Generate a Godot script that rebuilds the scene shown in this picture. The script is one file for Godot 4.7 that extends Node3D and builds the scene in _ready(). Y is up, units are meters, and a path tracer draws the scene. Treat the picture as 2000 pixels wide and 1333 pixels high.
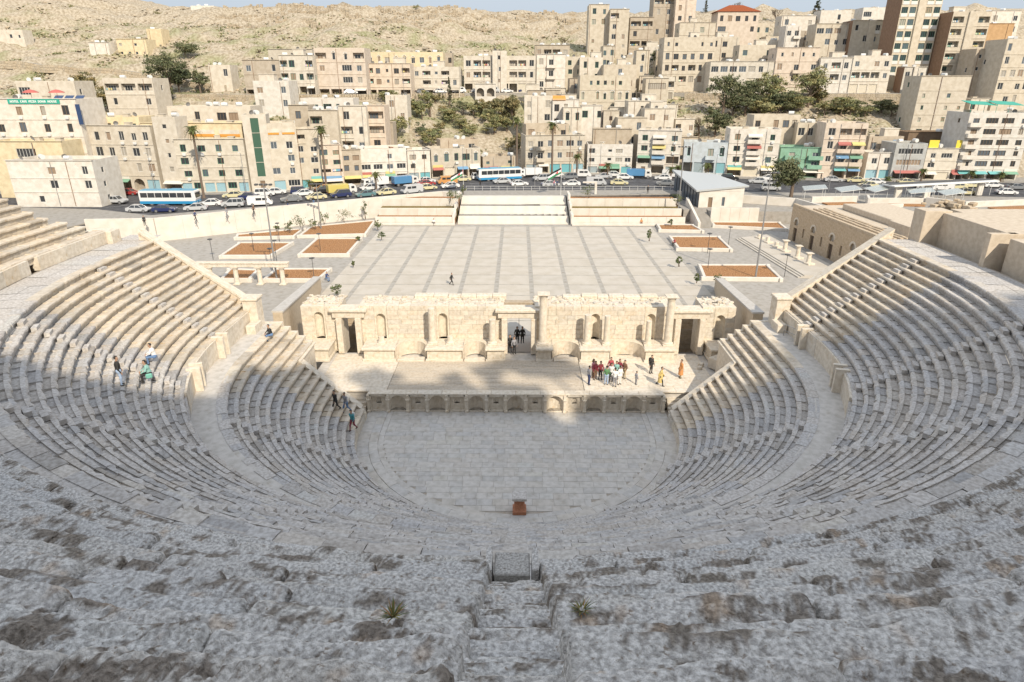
extends Node3D
# An ancient stone theatre looking north over a plaza, a street and a hillside town. Metres; y up; the orchestra's centre is the origin.

const SUN_AZ := 26.0
const SUN_EL := 37.0

var M := {}
var T := {}
var names := {}
var rng := RandomNumberGenerator.new()
var fine := FastNoiseLite.new()
var broad := FastNoiseLite.new()

# ---------- mesh collector ----------
class Shape:
	var v := PackedVector3Array()
	var n := PackedVector3Array()
	var c := PackedColorArray()
	var col := Color.WHITE
	func tri(a: Vector3, b: Vector3, d: Vector3) -> void:   # a, b, d counter-clockwise seen from outside
		var k := (b - a).cross(d - a)
		if k.length_squared() < 1e-14:
			return
		k = k.normalized()
		v.append(a); v.append(d); v.append(b)
		n.append(k); n.append(k); n.append(k)
		c.append(col); c.append(col); c.append(col)
	func quad(a: Vector3, b: Vector3, d: Vector3, e: Vector3) -> void:
		var k := (d - a).cross(e - b)
		if k.length_squared() < 1e-14:
			return
		k = k.normalized()
		v.append(a); v.append(d); v.append(b); v.append(a); v.append(e); v.append(d)
		for i in 6:
			n.append(k); c.append(col)
	func smooth_tri(a: Vector3, b: Vector3, d: Vector3, na: Vector3, nb: Vector3, nd: Vector3) -> void:
		v.append(a); v.append(d); v.append(b)
		n.append(na); n.append(nd); n.append(nb)
		c.append(col); c.append(col); c.append(col)
	func hexa(p: Array) -> void:   # p: 0-3 bottom ccw seen from above, 4-7 top
		quad(p[4], p[5], p[6], p[7]); quad(p[3], p[2], p[1], p[0])
		for i in 4:
			var j := (i + 1) % 4
			quad(p[i], p[j], p[j + 4], p[i + 4])
	func box(mid: Vector3, size: Vector3, turn := 0.0, bevel := 0.0) -> void:
		var b := Basis(Vector3.UP, turn)
		var h := size * 0.5
		if bevel <= 0.0:
			hexa([mid + b * Vector3(-h.x, -h.y, h.z), mid + b * Vector3(h.x, -h.y, h.z), mid + b * Vector3(h.x, -h.y, -h.z), mid + b * Vector3(-h.x, -h.y, -h.z),
				mid + b * Vector3(-h.x, h.y, h.z), mid + b * Vector3(h.x, h.y, h.z), mid + b * Vector3(h.x, h.y, -h.z), mid + b * Vector3(-h.x, h.y, -h.z)])
			return
		var e := minf(bevel, minf(h.x, minf(h.y, h.z)) * 0.8)
		for ax in 3:
			for s in [-1.0, 1.0]:
				var u := Vector3.ZERO; var w := Vector3.ZERO; var o := Vector3.ZERO
				o[ax] = h[ax] * s
				u[(ax + 1) % 3] = h[(ax + 1) % 3] - e
				w[(ax + 2) % 3] = h[(ax + 2) % 3] - e
				if s > 0: quad(mid + b * (o - u - w), mid + b * (o + u - w), mid + b * (o + u + w), mid + b * (o - u + w))
				else: quad(mid + b * (o - u - w), mid + b * (o - u + w), mid + b * (o + u + w), mid + b * (o + u - w))
		for ax in 3:
			var p := (ax + 1) % 3; var q := (ax + 2) % 3
			for s in [-1.0, 1.0]:
				for t in [-1.0, 1.0]:
					var l := Vector3.ZERO; l[ax] = h[ax] - e
					var g := Vector3.ZERO; g[p] = h[p] * s; g[q] = (h[q] - e) * t
					var k := Vector3.ZERO; k[p] = (h[p] - e) * s; k[q] = h[q] * t
					if s * t < 0: quad(mid + b * (g - l), mid + b * (g + l), mid + b * (k + l), mid + b * (k - l))
					else: quad(mid + b * (g + l), mid + b * (g - l), mid + b * (k - l), mid + b * (k + l))
		for sx: float in [-1.0, 1.0]:
			for sy in [-1.0, 1.0]:
				for sz in [-1.0, 1.0]:
					var a := mid + b * Vector3(h.x * sx, (h.y - e) * sy, (h.z - e) * sz)
					var d := mid + b * Vector3((h.x - e) * sx, h.y * sy, (h.z - e) * sz)
					var f := mid + b * Vector3((h.x - e) * sx, (h.y - e) * sy, h.z * sz)
					if sx * sy * sz > 0: tri(a, d, f)
					else: tri(a, f, d)
	func tube(p: Vector3, q: Vector3, r0: float, r1: float, seg := 8, caps := true) -> void:
		var w := (q - p).normalized()
		var u := w.cross(Vector3.RIGHT if absf(w.x) < 0.8 else Vector3.UP).normalized()
		var t := w.cross(u)
		for i in seg:
			var a := TAU * i / seg; var b := TAU * (i + 1) / seg
			var da := u * cos(a) + t * sin(a); var db := u * cos(b) + t * sin(b)
			smooth_tri(p + da * r0, p + db * r0, q + db * r1, da, db, db)
			smooth_tri(p + da * r0, q + db * r1, q + da * r1, da, db, da)
			if caps:
				tri(q, q + da * r1, q + db * r1)
				tri(p, p + db * r0, p + da * r0)
	func lathe(at: Vector3, pts: Array, seg := 14) -> void:   # pts: Vector2(radius, height) upward
		for k in pts.size() - 1:
			var p: Vector2 = pts[k]; var q: Vector2 = pts[k + 1]
			var sl := Vector2(q.y - p.y, p.x - q.x).normalized()
			for i in seg:
				var a := TAU * i / seg; var b := TAU * (i + 1) / seg
				var da := Vector3(cos(a), 0, -sin(a)); var db := Vector3(cos(b), 0, -sin(b))
				var na := da * sl.x + Vector3.UP * sl.y; var nb := db * sl.x + Vector3.UP * sl.y
				var A := at + da * p.x + Vector3.UP * p.y; var B := at + db * p.x + Vector3.UP * p.y
				var C := at + db * q.x + Vector3.UP * q.y; var D := at + da * q.x + Vector3.UP * q.y
				if p.x > 0.0001: smooth_tri(A, B, C, na, nb, nb)
				if q.x > 0.0001: smooth_tri(A, C, D, na, nb, na)
	func prism(poly: PackedVector2Array, y0: float, y1: float) -> void:   # a plan polygon (x, z) raised from y0 to y1
		var idx := Geometry2D.triangulate_polygon(poly)
		for i in range(0, idx.size(), 3):
			var a := poly[idx[i]]; var b := poly[idx[i + 1]]; var d := poly[idx[i + 2]]
			if (b - a).cross(d - a) > 0:
				var s := b; b = d; d = s
			tri(Vector3(a.x, y1, a.y), Vector3(b.x, y1, b.y), Vector3(d.x, y1, d.y))
			tri(Vector3(a.x, y0, a.y), Vector3(d.x, y0, d.y), Vector3(b.x, y0, b.y))
		var cw := Geometry2D.is_polygon_clockwise(poly)
		for i in poly.size():
			var p := poly[i]; var q := poly[(i + 1) % poly.size()]
			if cw:
				var s := p; p = q; q = s
			# area check decides which way round the sides run
			quad(Vector3(q.x, y0, q.y), Vector3(p.x, y0, p.y), Vector3(p.x, y1, p.y), Vector3(q.x, y1, q.y))
	func slab(poly: PackedVector2Array, ax: Vector3, ay: Vector3, o: Vector3, thick: Vector3) -> void:   # a polygon in the plane (ax, ay) given depth
		var idx := Geometry2D.triangulate_polygon(poly)
		var nn := ax.cross(ay)
		var flip := nn.dot(thick) > 0   # thick points to the back
		for i in range(0, idx.size(), 3):
			var a := poly[idx[i]]; var b := poly[idx[i + 1]]; var d := poly[idx[i + 2]]
			if (b - a).cross(d - a) < 0:
				var s := b; b = d; d = s
			var P := o + ax * a.x + ay * a.y; var Q := o + ax * b.x + ay * b.y; var R := o + ax * d.x + ay * d.y
			if flip: tri(P, R, Q); tri(P + thick, Q + thick, R + thick)
			else: tri(P, Q, R); tri(P + thick, R + thick, Q + thick)
		var cw := Geometry2D.is_polygon_clockwise(poly)
		for i in poly.size():
			var p := poly[i]; var q := poly[(i + 1) % poly.size()]
			var P := o + ax * p.x + ay * p.y; var Q := o + ax * q.x + ay * q.y
			if cw != flip: quad(P, Q, Q + thick, P + thick)
			else: quad(Q, P, P + thick, Q + thick)
	func grid(pts: Array, cols: Array, w: int, h: int) -> void:   # smooth sheet, row after row; normals from neighbours
		var nn := PackedVector3Array(); nn.resize(w * h)
		for j in h:
			for i in w:
				var dx: Vector3 = pts[j * w + mini(i + 1, w - 1)] - pts[j * w + maxi(i - 1, 0)]
				var dy: Vector3 = pts[mini(j + 1, h - 1) * w + i] - pts[maxi(j - 1, 0) * w + i]
				nn[j * w + i] = dx.cross(dy).normalized()
		for j in h - 1:
			for i in w - 1:
				var a := j * w + i; var b := a + 1; var d := a + w + 1; var e := a + w
				for k in [a, d, b, a, e, d]:
					v.append(pts[k]); n.append(nn[k]); c.append(cols[k] if cols else col)
	func mesh() -> ArrayMesh:
		var arr := []; arr.resize(Mesh.ARRAY_MAX)
		arr[Mesh.ARRAY_VERTEX] = v; arr[Mesh.ARRAY_NORMAL] = n; arr[Mesh.ARRAY_COLOR] = c
		var m := ArrayMesh.new()
		m.add_surface_from_arrays(Mesh.PRIMITIVE_TRIANGLES, arr)
		return m
	func tris() -> int:
		return v.size() / 3

# ---------- nodes ----------
func called(what: String) -> String:
	var k: int = names.get(what, -1) + 1
	names[what] = k
	return what if k == 0 else "%s_%03d" % [what, k]

func thing(what: String, label: String, category: String, at := Vector3.ZERO, turn := 0.0, group := "") -> Node3D:
	var o := Node3D.new()
	o.name = called(what)
	add_child(o)
	o.position = at
	o.rotation.y = turn
	o.set_meta("label", label); o.set_meta("category", category)
	if group: o.set_meta("group", group)
	return o

func part(parent: Node3D, what: String, mesh: Mesh, m: Material, xf := Transform3D()) -> MeshInstance3D:
	var o := MeshInstance3D.new()
	o.name = what
	o.mesh = mesh
	o.material_override = m
	o.transform = xf
	parent.add_child(o, true)
	return o

func ground(what: String, mesh: Mesh, m: Material) -> MeshInstance3D:
	var o := part(self, called(what), mesh, m)
	o.set_meta("kind", "structure")
	return o

func stuff(o: Node3D) -> void:
	o.set_meta("kind", "stuff")

# pieces: [score, Shape]; the 300 that show largest are parts of their own, the rest one part
func pieces(parent: Node3D, what: String, rest: String, list: Array, m: Material, most := 290) -> void:
	list.sort_custom(func(a, b): return a[0] > b[0])
	var left := Shape.new()
	for i in list.size():
		var s: Shape = list[i][1]
		if i < most:
			part(parent, what, s.mesh(), m)
		else:
			left.v.append_array(s.v); left.n.append_array(s.n); left.c.append_array(s.c)
	if left.v.size():
		stuff(part(parent, rest, left.mesh(), m))

# ---------- materials ----------
func lin(r: float, g: float, b: float) -> Color:
	return Color(r, g, b).linear_to_srgb()

func noise(seed_: int, freq: float, oct := 4, kind := FastNoiseLite.TYPE_SIMPLEX_SMOOTH) -> FastNoiseLite:
	var f := FastNoiseLite.new()
	f.seed = seed_; f.frequency = freq; f.noise_type = kind
	f.fractal_type = FastNoiseLite.FRACTAL_FBM if oct > 1 else FastNoiseLite.FRACTAL_NONE
	f.fractal_octaves = oct
	return f

func field(seed_: int, freq: float, oct: int, size := 512, kind := FastNoiseLite.TYPE_SIMPLEX_SMOOTH) -> PackedByteArray:
	var im := noise(seed_, freq, oct, kind).get_seamless_image(size, size, false, false, 0.15, true)
	im.convert(Image.FORMAT_L8)
	return im.get_data()

func picture(size: int, px: PackedByteArray) -> ImageTexture:
	return ImageTexture.create_from_image(Image.create_from_data(size, size, false, Image.FORMAT_RGB8, px))

func grey(size: int, px: PackedByteArray) -> ImageTexture:
	return ImageTexture.create_from_image(Image.create_from_data(size, size, false, Image.FORMAT_L8, px))

# a mottled surface: tones from dark to light, with specks and stains of given colours (sRGB 0-1)
func mottled(seed_: int, light: Color, dark: Color, speck: Color, stain: Color, f1: float, f2: float, specks: float, stains: float, size := 512) -> ImageTexture:
	var a := field(seed_, f1, 5, size); var b := field(seed_ + 7, f2, 3, size); var s := field(seed_ + 13, f1 * 0.6, 4, size)
	var px := PackedByteArray(); px.resize(size * size * 3)
	for i in size * size:
		var t := a[i] / 255.0
		var c := dark.lerp(light, smoothstep(0.15, 0.75, t * 0.65 + b[i] / 255.0 * 0.35))
		var k := smoothstep(1.0 - specks, 1.12 - specks, b[i] / 255.0)
		c = c.lerp(speck, k * 0.75)
		var w := smoothstep(1.0 - stains, 1.16 - stains, s[i] / 255.0 * 0.75 + b[i] / 255.0 * 0.25)
		c = c.lerp(stain, w * 0.8)
		px[i * 3] = int(c.r * 255); px[i * 3 + 1] = int(c.g * 255); px[i * 3 + 2] = int(c.b * 255)
	return picture(size, px)

func bumps(seed_: int, freq: float, oct: int, depth: float, size := 512) -> ImageTexture:
	var im := Image.create_from_data(size, size, false, Image.FORMAT_L8, field(seed_, freq, oct, size))
	im.convert(Image.FORMAT_RGBA8)
	im.bump_map_to_normal_map(depth)
	return ImageTexture.create_from_image(im)

func surface(c: Color, rough := 0.9, tex: Texture2D = null, scale := 0.3, nrm: Texture2D = null, strength := 1.0, vertex := true) -> StandardMaterial3D:
	var m := StandardMaterial3D.new()
	m.albedo_color = c
	m.roughness = rough
	m.metallic_specular = 0.3
	m.vertex_color_use_as_albedo = vertex
	if tex:
		m.albedo_texture = tex
	if nrm:
		m.normal_enabled = true; m.normal_texture = nrm; m.normal_scale = strength
	if tex or nrm:
		m.uv1_triplanar = true; m.uv1_world_triplanar = true
		m.uv1_scale = Vector3.ONE * scale
		m.uv1_triplanar_sharpness = 4.0
	return m

func plain(r: float, g: float, b: float, rough := 0.7, metal := 0.0) -> StandardMaterial3D:
	var m := StandardMaterial3D.new()
	m.albedo_color = lin(r, g, b); m.roughness = rough; m.metallic = metal
	return m

func tone(lo: float, hi: float, warm := 0.0) -> Color:
	var k := rng.randf_range(lo, hi)
	var w := rng.randf_range(-warm, warm)
	return Color(k * (1.0 + w), k, k * (1.0 - w * 1.5))
func _ready() -> void:
	rng.seed = 7
	fine = noise(3, 1.9, 4); broad = noise(5, 0.22, 3)
	# camera
	var cam := Camera3D.new()
	cam.name = "camera"
	cam.position = Vector3(0.03, 26.5, 45.8)
	cam.rotation = Vector3(deg_to_rad(-22.0), 0.009, 0)
	cam.fov = 55.57
	cam.near = 0.1; cam.far = 3000.0
	add_child(cam)
	# sky, exposure
	var env := Environment.new()
	env.background_mode = Environment.BG_SKY
	var ps := ProceduralSkyMaterial.new()
	ps.sky_top_color = Color(0.79, 0.82, 0.868)
	ps.sky_horizon_color = Color(0.63, 0.675, 0.71)
	ps.sky_curve = 0.16
	ps.ground_horizon_color = Color(0.70, 0.66, 0.58)
	ps.ground_bottom_color = Color(0.55, 0.50, 0.42)
	ps.sky_energy_multiplier = 1.0
	ps.sun_angle_max = 0.0
	var sky := Sky.new(); sky.sky_material = ps
	env.sky = sky
	env.tonemap_mode = Environment.TONE_MAPPER_LINEAR
	env.tonemap_exposure = 1.42
	env.sdfgi_enabled = true; env.ssao_enabled = true; env.ssil_enabled = true
	env.fog_enabled = false
	env.fog_density = 0.00035
	env.fog_light_color = Color(0.80, 0.82, 0.82)
	var we := WorldEnvironment.new(); we.name = "world"; we.environment = env
	add_child(we)
	var sun := DirectionalLight3D.new()
	sun.name = "sun"
	sun.light_color = Color(1.0, 0.95, 0.87)
	sun.light_energy = 1.15
	sun.light_angular_distance = 0.7
	sun.shadow_enabled = true
	sun.rotation_degrees = Vector3(-SUN_EL, SUN_AZ, 0)
	add_child(sun)
	materials()
	terrain()
	orchestra()
	seating()
	stage()
	city()
	museum()
	visitor_centre()
	furniture()
	greenery()
	traffic()
	people()
	rear_hill()
	print("done ", Time.get_ticks_msec())
func materials() -> void:
	T.rock_n = bumps(21, 0.02, 5, 3.0)
	T.pit_n = bumps(22, 0.045, 4, 4.0)
	T.plaster_n = bumps(23, 0.03, 3, 1.2)
	T.rock = mottled(31, Color(0.95, 0.945, 0.935), Color(0.66, 0.65, 0.64), Color(0.36, 0.35, 0.34), Color(0.50, 0.44, 0.38), 0.016, 0.13, 0.29, 0.31, 1024)
	T.stone = mottled(32, Color(0.98, 0.965, 0.945), Color(0.88, 0.855, 0.815), Color(0.64, 0.58, 0.50), Color(0.86, 0.78, 0.67), 0.012, 0.07, 0.22, 0.30)
	T.seat = mottled(38, Color(0.97, 0.96, 0.95), Color(0.80, 0.78, 0.76), Color(0.52, 0.50, 0.48), Color(0.70, 0.65, 0.59), 0.014, 0.08, 0.24, 0.28, 1024)
	T.smooth = mottled(39, Color(0.98, 0.975, 0.97), Color(0.93, 0.92, 0.90), Color(0.85, 0.83, 0.80), Color(0.90, 0.87, 0.83), 0.006, 0.07, 0.12, 0.2)
	T.plaster = mottled(33, Color(0.98, 0.97, 0.955), Color(0.90, 0.88, 0.85), Color(0.76, 0.73, 0.68), Color(0.83, 0.79, 0.73), 0.008, 0.06, 0.14, 0.24, 1024)
	T.paving = mottled(34, Color(0.97, 0.96, 0.95), Color(0.88, 0.87, 0.85), Color(0.72, 0.70, 0.67), Color(0.82, 0.79, 0.75), 0.008, 0.07, 0.16, 0.26)
	T.soil = mottled(35, Color(0.95, 0.92, 0.88), Color(0.62, 0.55, 0.48), Color(0.45, 0.40, 0.33), Color(0.70, 0.72, 0.45), 0.02, 0.08, 0.28, 0.30)
	T.hill = mottled(36, Color(0.98, 0.965, 0.94), Color(0.74, 0.70, 0.64), Color(0.50, 0.46, 0.40), Color(0.70, 0.70, 0.56), 0.02, 0.12, 0.28, 0.30, 1024)
	T.asphalt = mottled(37, Color(0.95, 0.95, 0.96), Color(0.70, 0.70, 0.72), Color(0.5, 0.5, 0.5), Color(0.86, 0.84, 0.80), 0.01, 0.12, 0.2, 0.28)
	M.rock = surface(lin(0.78, 0.77, 0.755), 0.95, T.rock, 0.55, T.pit_n, 2.2)
	M.seat = surface(lin(0.62, 0.605, 0.585), 0.93, T.seat, 0.31, T.rock_n, 0.6)
	M.flank = surface(lin(0.68, 0.625, 0.545), 0.92, T.stone, 0.27, T.rock_n, 0.35)
	M.cream = surface(lin(0.72, 0.675, 0.60), 0.92, T.stone, 0.33, T.rock_n, 0.5)
	M.concrete = surface(lin(0.60, 0.53, 0.44), 0.9, T.plaster, 0.2, T.plaster_n, 0.5)
	M.orchestra = surface(lin(0.60, 0.58, 0.55), 0.85, T.paving, 0.35, T.rock_n, 0.3)
	M.joint = surface(lin(0.42, 0.39, 0.35), 0.95, T.stone, 0.4)
	M.timber = surface(lin(0.58, 0.53, 0.46), 0.85, T.stone, 0.5)
	M.door = plain(0.09, 0.06, 0.04, 0.7)
	M.metal = plain(0.35, 0.35, 0.35, 0.45, 0.6)
	M.dark = plain(0.03, 0.03, 0.03, 0.6)

# the path of a seat row: two straight arms joined by a half circle of radius r; rr is the distance of the wanted point from the axis
func along(u: float, r: float, rr: float) -> Vector2:
	if u < 0.0: return Vector2(rr, u)
	if u > PI * r: return Vector2(-rr, PI * r - u)
	return Vector2(rr * cos(u / r), rr * sin(u / r))

func at3(u: float, r: float, rr: float, y: float) -> Vector3:
	var p := along(u, r, rr)
	return Vector3(p.x, y, p.y)

func nearness(p: Vector3) -> float:
	return -p.distance_squared_to(Vector3(-0.1, 26.5, 45.8))

# one seat stone with a chipped front edge
func seat_stone(u0: float, u1: float, r: float, deep: float, y: float, high: float, worn: float, channel := 0.05) -> Shape:
	var s := Shape.new()
	var n := 4
	var g := 0.004 + worn * 0.012 * rng.randf()
	var t := tone(0.82, 1.06, 0.03)
	if rng.randf() < 0.10 * worn + 0.02: t = t * 0.8
	t.a = 1.0
	s.col = t
	var drop := rng.randf_range(-0.02, 0.02) * (0.4 + worn)
	var rin := []; var ytop := []; var bev := []
	for i in n + 1:
		rin.append(r + rng.randf_range(0.0, 0.13) * worn)
		ytop.append(y + drop - rng.randf_range(0.0, 0.05) * worn)
		bev.append(rng.randf_range(0.02, 0.05) + 0.05 * worn * rng.randf())
	var yb := y - high - 0.12
	var rb := r + deep + 0.12
	for i in n:
		var a := lerpf(u0 + g, u1 - g, float(i) / n); var b := lerpf(u0 + g, u1 - g, float(i + 1) / n)
		var f0 := at3(a, r, r + 0.17, yb); var f1 := at3(b, r, r + 0.17, yb)
		var n0 := at3(a, r, rin[i], ytop[i] - bev[i] - 0.11); var n1 := at3(b, r, rin[i + 1], ytop[i + 1] - bev[i + 1] - 0.11)
		var g0 := at3(a, r, r + 0.15, ytop[i] - bev[i] - 0.17); var g1 := at3(b, r, r + 0.15, ytop[i + 1] - bev[i + 1] - 0.17)
		var m0 := at3(a, r, rin[i], ytop[i] - bev[i]); var m1 := at3(b, r, rin[i + 1], ytop[i + 1] - bev[i + 1])
		var t0 := at3(a, r, rin[i] + bev[i], ytop[i]); var t1 := at3(b, r, rin[i + 1] + bev[i + 1], ytop[i + 1])
		var k0 := at3(a, r, rb, y + drop); var k1 := at3(b, r, rb, y + drop)
		s.quad(f1, f0, g0, g1); s.quad(g1, g0, n0, n1); s.quad(n1, n0, m0, m1); s.quad(m1, m0, t0, t1); 
		var h0 := at3(a, r, r + deep * 0.55, y + drop - 0.01); var h1 := at3(b, r, r + deep * 0.55, y + drop - 0.01)
		var dn := Vector3.DOWN * (channel * (1.0 + 0.6 * worn) + 0.002)
		s.quad(t1, t0, h0, h1); s.quad(h1, h0, h0 + dn, h1 + dn); s.quad(h1 + dn, h0 + dn, k0 + dn, k1 + dn)
		if i == 0:
			s.quad(f0, at3(a, r, rb, yb), k0, g0); s.quad(g0, k0, m0, n0); s.tri(m0, k0, t0)
		if i == n - 1:
			s.quad(at3(b, r, rb, yb), f1, g1, k1); s.quad(k1, g1, n1, m1); s.tri(m1, t1, k1)
	return s

# a weathered, rounded stone ledge for the rows near the eye
func rock_stone(u0: float, u1: float, r: float, deep: float, y: float, high: float, nu: int, nv: int, amp: float) -> Shape:
	var s := Shape.new()
	var pts := []; var cols := []
	var t := tone(0.90, 1.05, 0.015)
	var lift := rng.randf_range(-0.07, 0.07); var push := rng.randf_range(-0.06, 0.09)
	var round_ := rng.randf_range(0.07, 0.20)
	for j in nv + 1:
		var q := float(j) / nv
		for i in nu + 1:
			var e := float(i) / nu
			var u := lerpf(u0, u1, e)
			var endk := minf(e, 1.0 - e) * (u1 - u0)          # distance to the nearer end
			var rnd := 1.0 - smoothstep(0.0, 0.14, endk)
			# profile: up the front, round the edge, back over the top
			var f := q * (high + 0.15 + deep + 0.2)
			var x: float; var h: float
			var rr := round_
			var front := high + 0.15 - rr
			var arc := rr * PI * 0.5
			if f < front: x = 0.0; h = -high - 0.15 + f
			elif f < front + arc:
				var an := (f - front) / rr
				x = rr * (1.0 - cos(an)); h = -rr + rr * sin(an)
			else: x = rr + (f - front - arc) * 1.08; h = 0.0
			x += push + rnd * 0.07; h += lift - rnd * 0.09 - x * 0.05
			var p := at3(u, r, r + x, y + h)
			# weathering runs along the beds of the stone
			var bx := u * 0.8; var by := f * 1.5 + r * 3.7; var bz := r * 1.9
			var big := fine.get_noise_3d(bx * 0.36, by * 0.5, bz)
			var d := big * amp * 1.7 + fine.get_noise_3d(bx * 1.1, by * 1.7, bz) * amp * 0.55 + fine.get_noise_3d(p.x * 4.0, p.y * 4.0, p.z * 4.0) * amp * 0.22 + fine.get_noise_3d(p.x * 9.0, p.y * 9.0, p.z * 9.0) * amp * 0.10
			var pit := fine.get_noise_3d(bx * 1.3 + 40.0, by * 1.3, bz)
			d -= smoothstep(0.28, 0.42, pit) * amp * 0.9
			var crack := absf(fine.get_noise_3d(bx * 0.45 + 7.0, by * 0.45, bz - 3.0))
			d -= (1.0 - smoothstep(0.0, 0.03, crack)) * amp * 0.5
			var fade := smoothstep(0.0, 0.15, q)
			var out := Vector3(at3(u, r, 1.0, 0).x, 0, at3(u, r, 1.0, 0).z) * -0.6 + Vector3.UP * 0.8
			p += out * d * fade
			if i == 0 or i == nu: p.y -= 0.45
			pts.append(p)
			# lichen and soil stains lie in patches of their own
			var st := smoothstep(0.14, 0.30, broad.get_noise_3d(bx * 4.0, by * 5.0, bz * 2.0) + fine.get_noise_3d(p.x * 3.0, p.y * 3.0, p.z * 3.0) * 0.55)
			var or_ := smoothstep(0.38, 0.55, broad.get_noise_3d(p.x * 4.0 + 90.0, p.y * 4.0, p.z * 4.0))
			var c := Color(t.r, t.g, t.b).lerp(Color(0.34, 0.295, 0.25), st * 0.9).lerp(Color(0.80, 0.62, 0.46), or_ * 0.55)
			cols.append(c)
	# rows run from the front foot to the back, columns along u (towards -x seen from the camera)
	s.grid(pts, cols, nu + 1, nv + 1)
	return s

var flanks := []

func stones(r: float, e0: float, e1: float, deep: float, y: float, high: float, worn: float, lo: float, hi: float, into: Array, channel := 0.05) -> void:
	var u := -e0
	var end := PI * r + e1
	while u < end - 0.2:
		var l := rng.randf_range(lo, hi)
		if end - u - l < lo * 0.6: l = end - u
		# the restored flanks are crisp, the heart of the bowl is worn
		var k := clampf(u / (PI * r), 0.0, 1.0)
		var w := worn * smoothstep(0.0, 0.22, minf(k, 1.0 - k)) + 0.15
		if k > 0.5: w = maxf(w, 0.45 * smoothstep(1.0, 0.96, k))
		var s := seat_stone(u, u + l, r, deep, y, high, w, channel)
		var fl := u + l < 2.0 or u > PI * r - (r * 0.30 if r > 20.0 else 2.0)
		(flanks if fl else into).append([nearness(at3(u + l * 0.5, r, r, y)), s])
		u += l

func stair(parent: Node3D, u_rel: float, r0: float, deep: float, y0: float, high: float, rows: int, wide := 0.75) -> void:
	# half-height steps set in front of each riser; u_rel is the share of the half circle (0 right, 1 left) or a straight offset beyond it
	for k in rows:
		var r := r0 + deep * k
		var u := PI * r * clampf(u_rel, 0.0, 1.0)
		if u_rel < 0.0: u = u_rel
		if u_rel > 1.0: u = PI * r + (u_rel - 1.0)
		var s := Shape.new()
		s.col = tone(0.88, 1.02, 0.02)
		var y := y0 + high * k
		var a := u - wide * 0.5; var b := u + wide * 0.5
		var q := r - deep * 0.5
		s.hexa([at3(b, r, r + 0.02, y - high - 0.05), at3(a, r, r + 0.02, y - high - 0.05), at3(a, r, q, y - high - 0.05), at3(b, r, q, y - high - 0.05),
			at3(b, r, r + 0.02, y - high * 0.5), at3(a, r, r + 0.02, y - high * 0.5), at3(a, r, q, y - high * 0.5), at3(b, r, q, y - high * 0.5)])
		part(parent, "stair_step", s.mesh(), M.seat)

func ring_wall(parent: Node3D, what: String, u0: float, u1: float, r: float, thick: float, y0: float, y1: float, courses: int, lo: float, hi: float, m: Material, worn := 0.1) -> void:
	var list := []
	var hh := (y1 - y0) / courses
	for k in courses:
		var u := u0 - (0.4 if k % 2 else 0.0)
		while u < u1 - 0.1:
			var l := minf(rng.randf_range(lo, hi), u1 - u)
			var a := maxf(u, u0) + 0.006; var b := u + l - 0.006
			if b - a > 0.1:
				var s := Shape.new()
				s.col = tone(0.88, 1.06, 0.03)
				var q := r + rng.randf_range(0.0, 0.015 + 0.06 * worn)
				var ya := y0 + hh * k + 0.005; var yb := y0 + hh * (k + 1) - 0.005
				var md := (a + b) * 0.5
				for w in [[a, md], [md, b]]:
					s.quad(at3(w[1], r, q, ya), at3(w[0], r, q, ya), at3(w[0], r, q, yb), at3(w[1], r, q, yb))
					s.quad(at3(w[1], r, q, yb), at3(w[0], r, q, yb), at3(w[0], r, r + thick, yb), at3(w[1], r, r + thick, yb))
				s.quad(at3(a, r, q, ya), at3(a, r, r + thick, ya), at3(a, r, r + thick, yb), at3(a, r, q, yb))
				s.quad(at3(b, r, r + thick, ya), at3(b, r, q, ya), at3(b, r, q, yb), at3(b, r, r + thick, yb))
				list.append([nearness(at3(a, r, r, ya)), s])
			u += l
	pieces(parent, what, what + "_rest", list, m)

func ring_floor(u0: float, u1: float, r: float, ra: float, rb: float, y: float, step := 1.0) -> Shape:
	var s := Shape.new()
	var n := int(ceil((u1 - u0) / step))
	for i in n:
		var a := lerpf(u0, u1, float(i) / n); var b := lerpf(u0, u1, float(i + 1) / n)
		s.quad(at3(b, r, ra, y), at3(a, r, ra, y), at3(a, r, rb, y), at3(b, r, rb, y))
	return s

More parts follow.
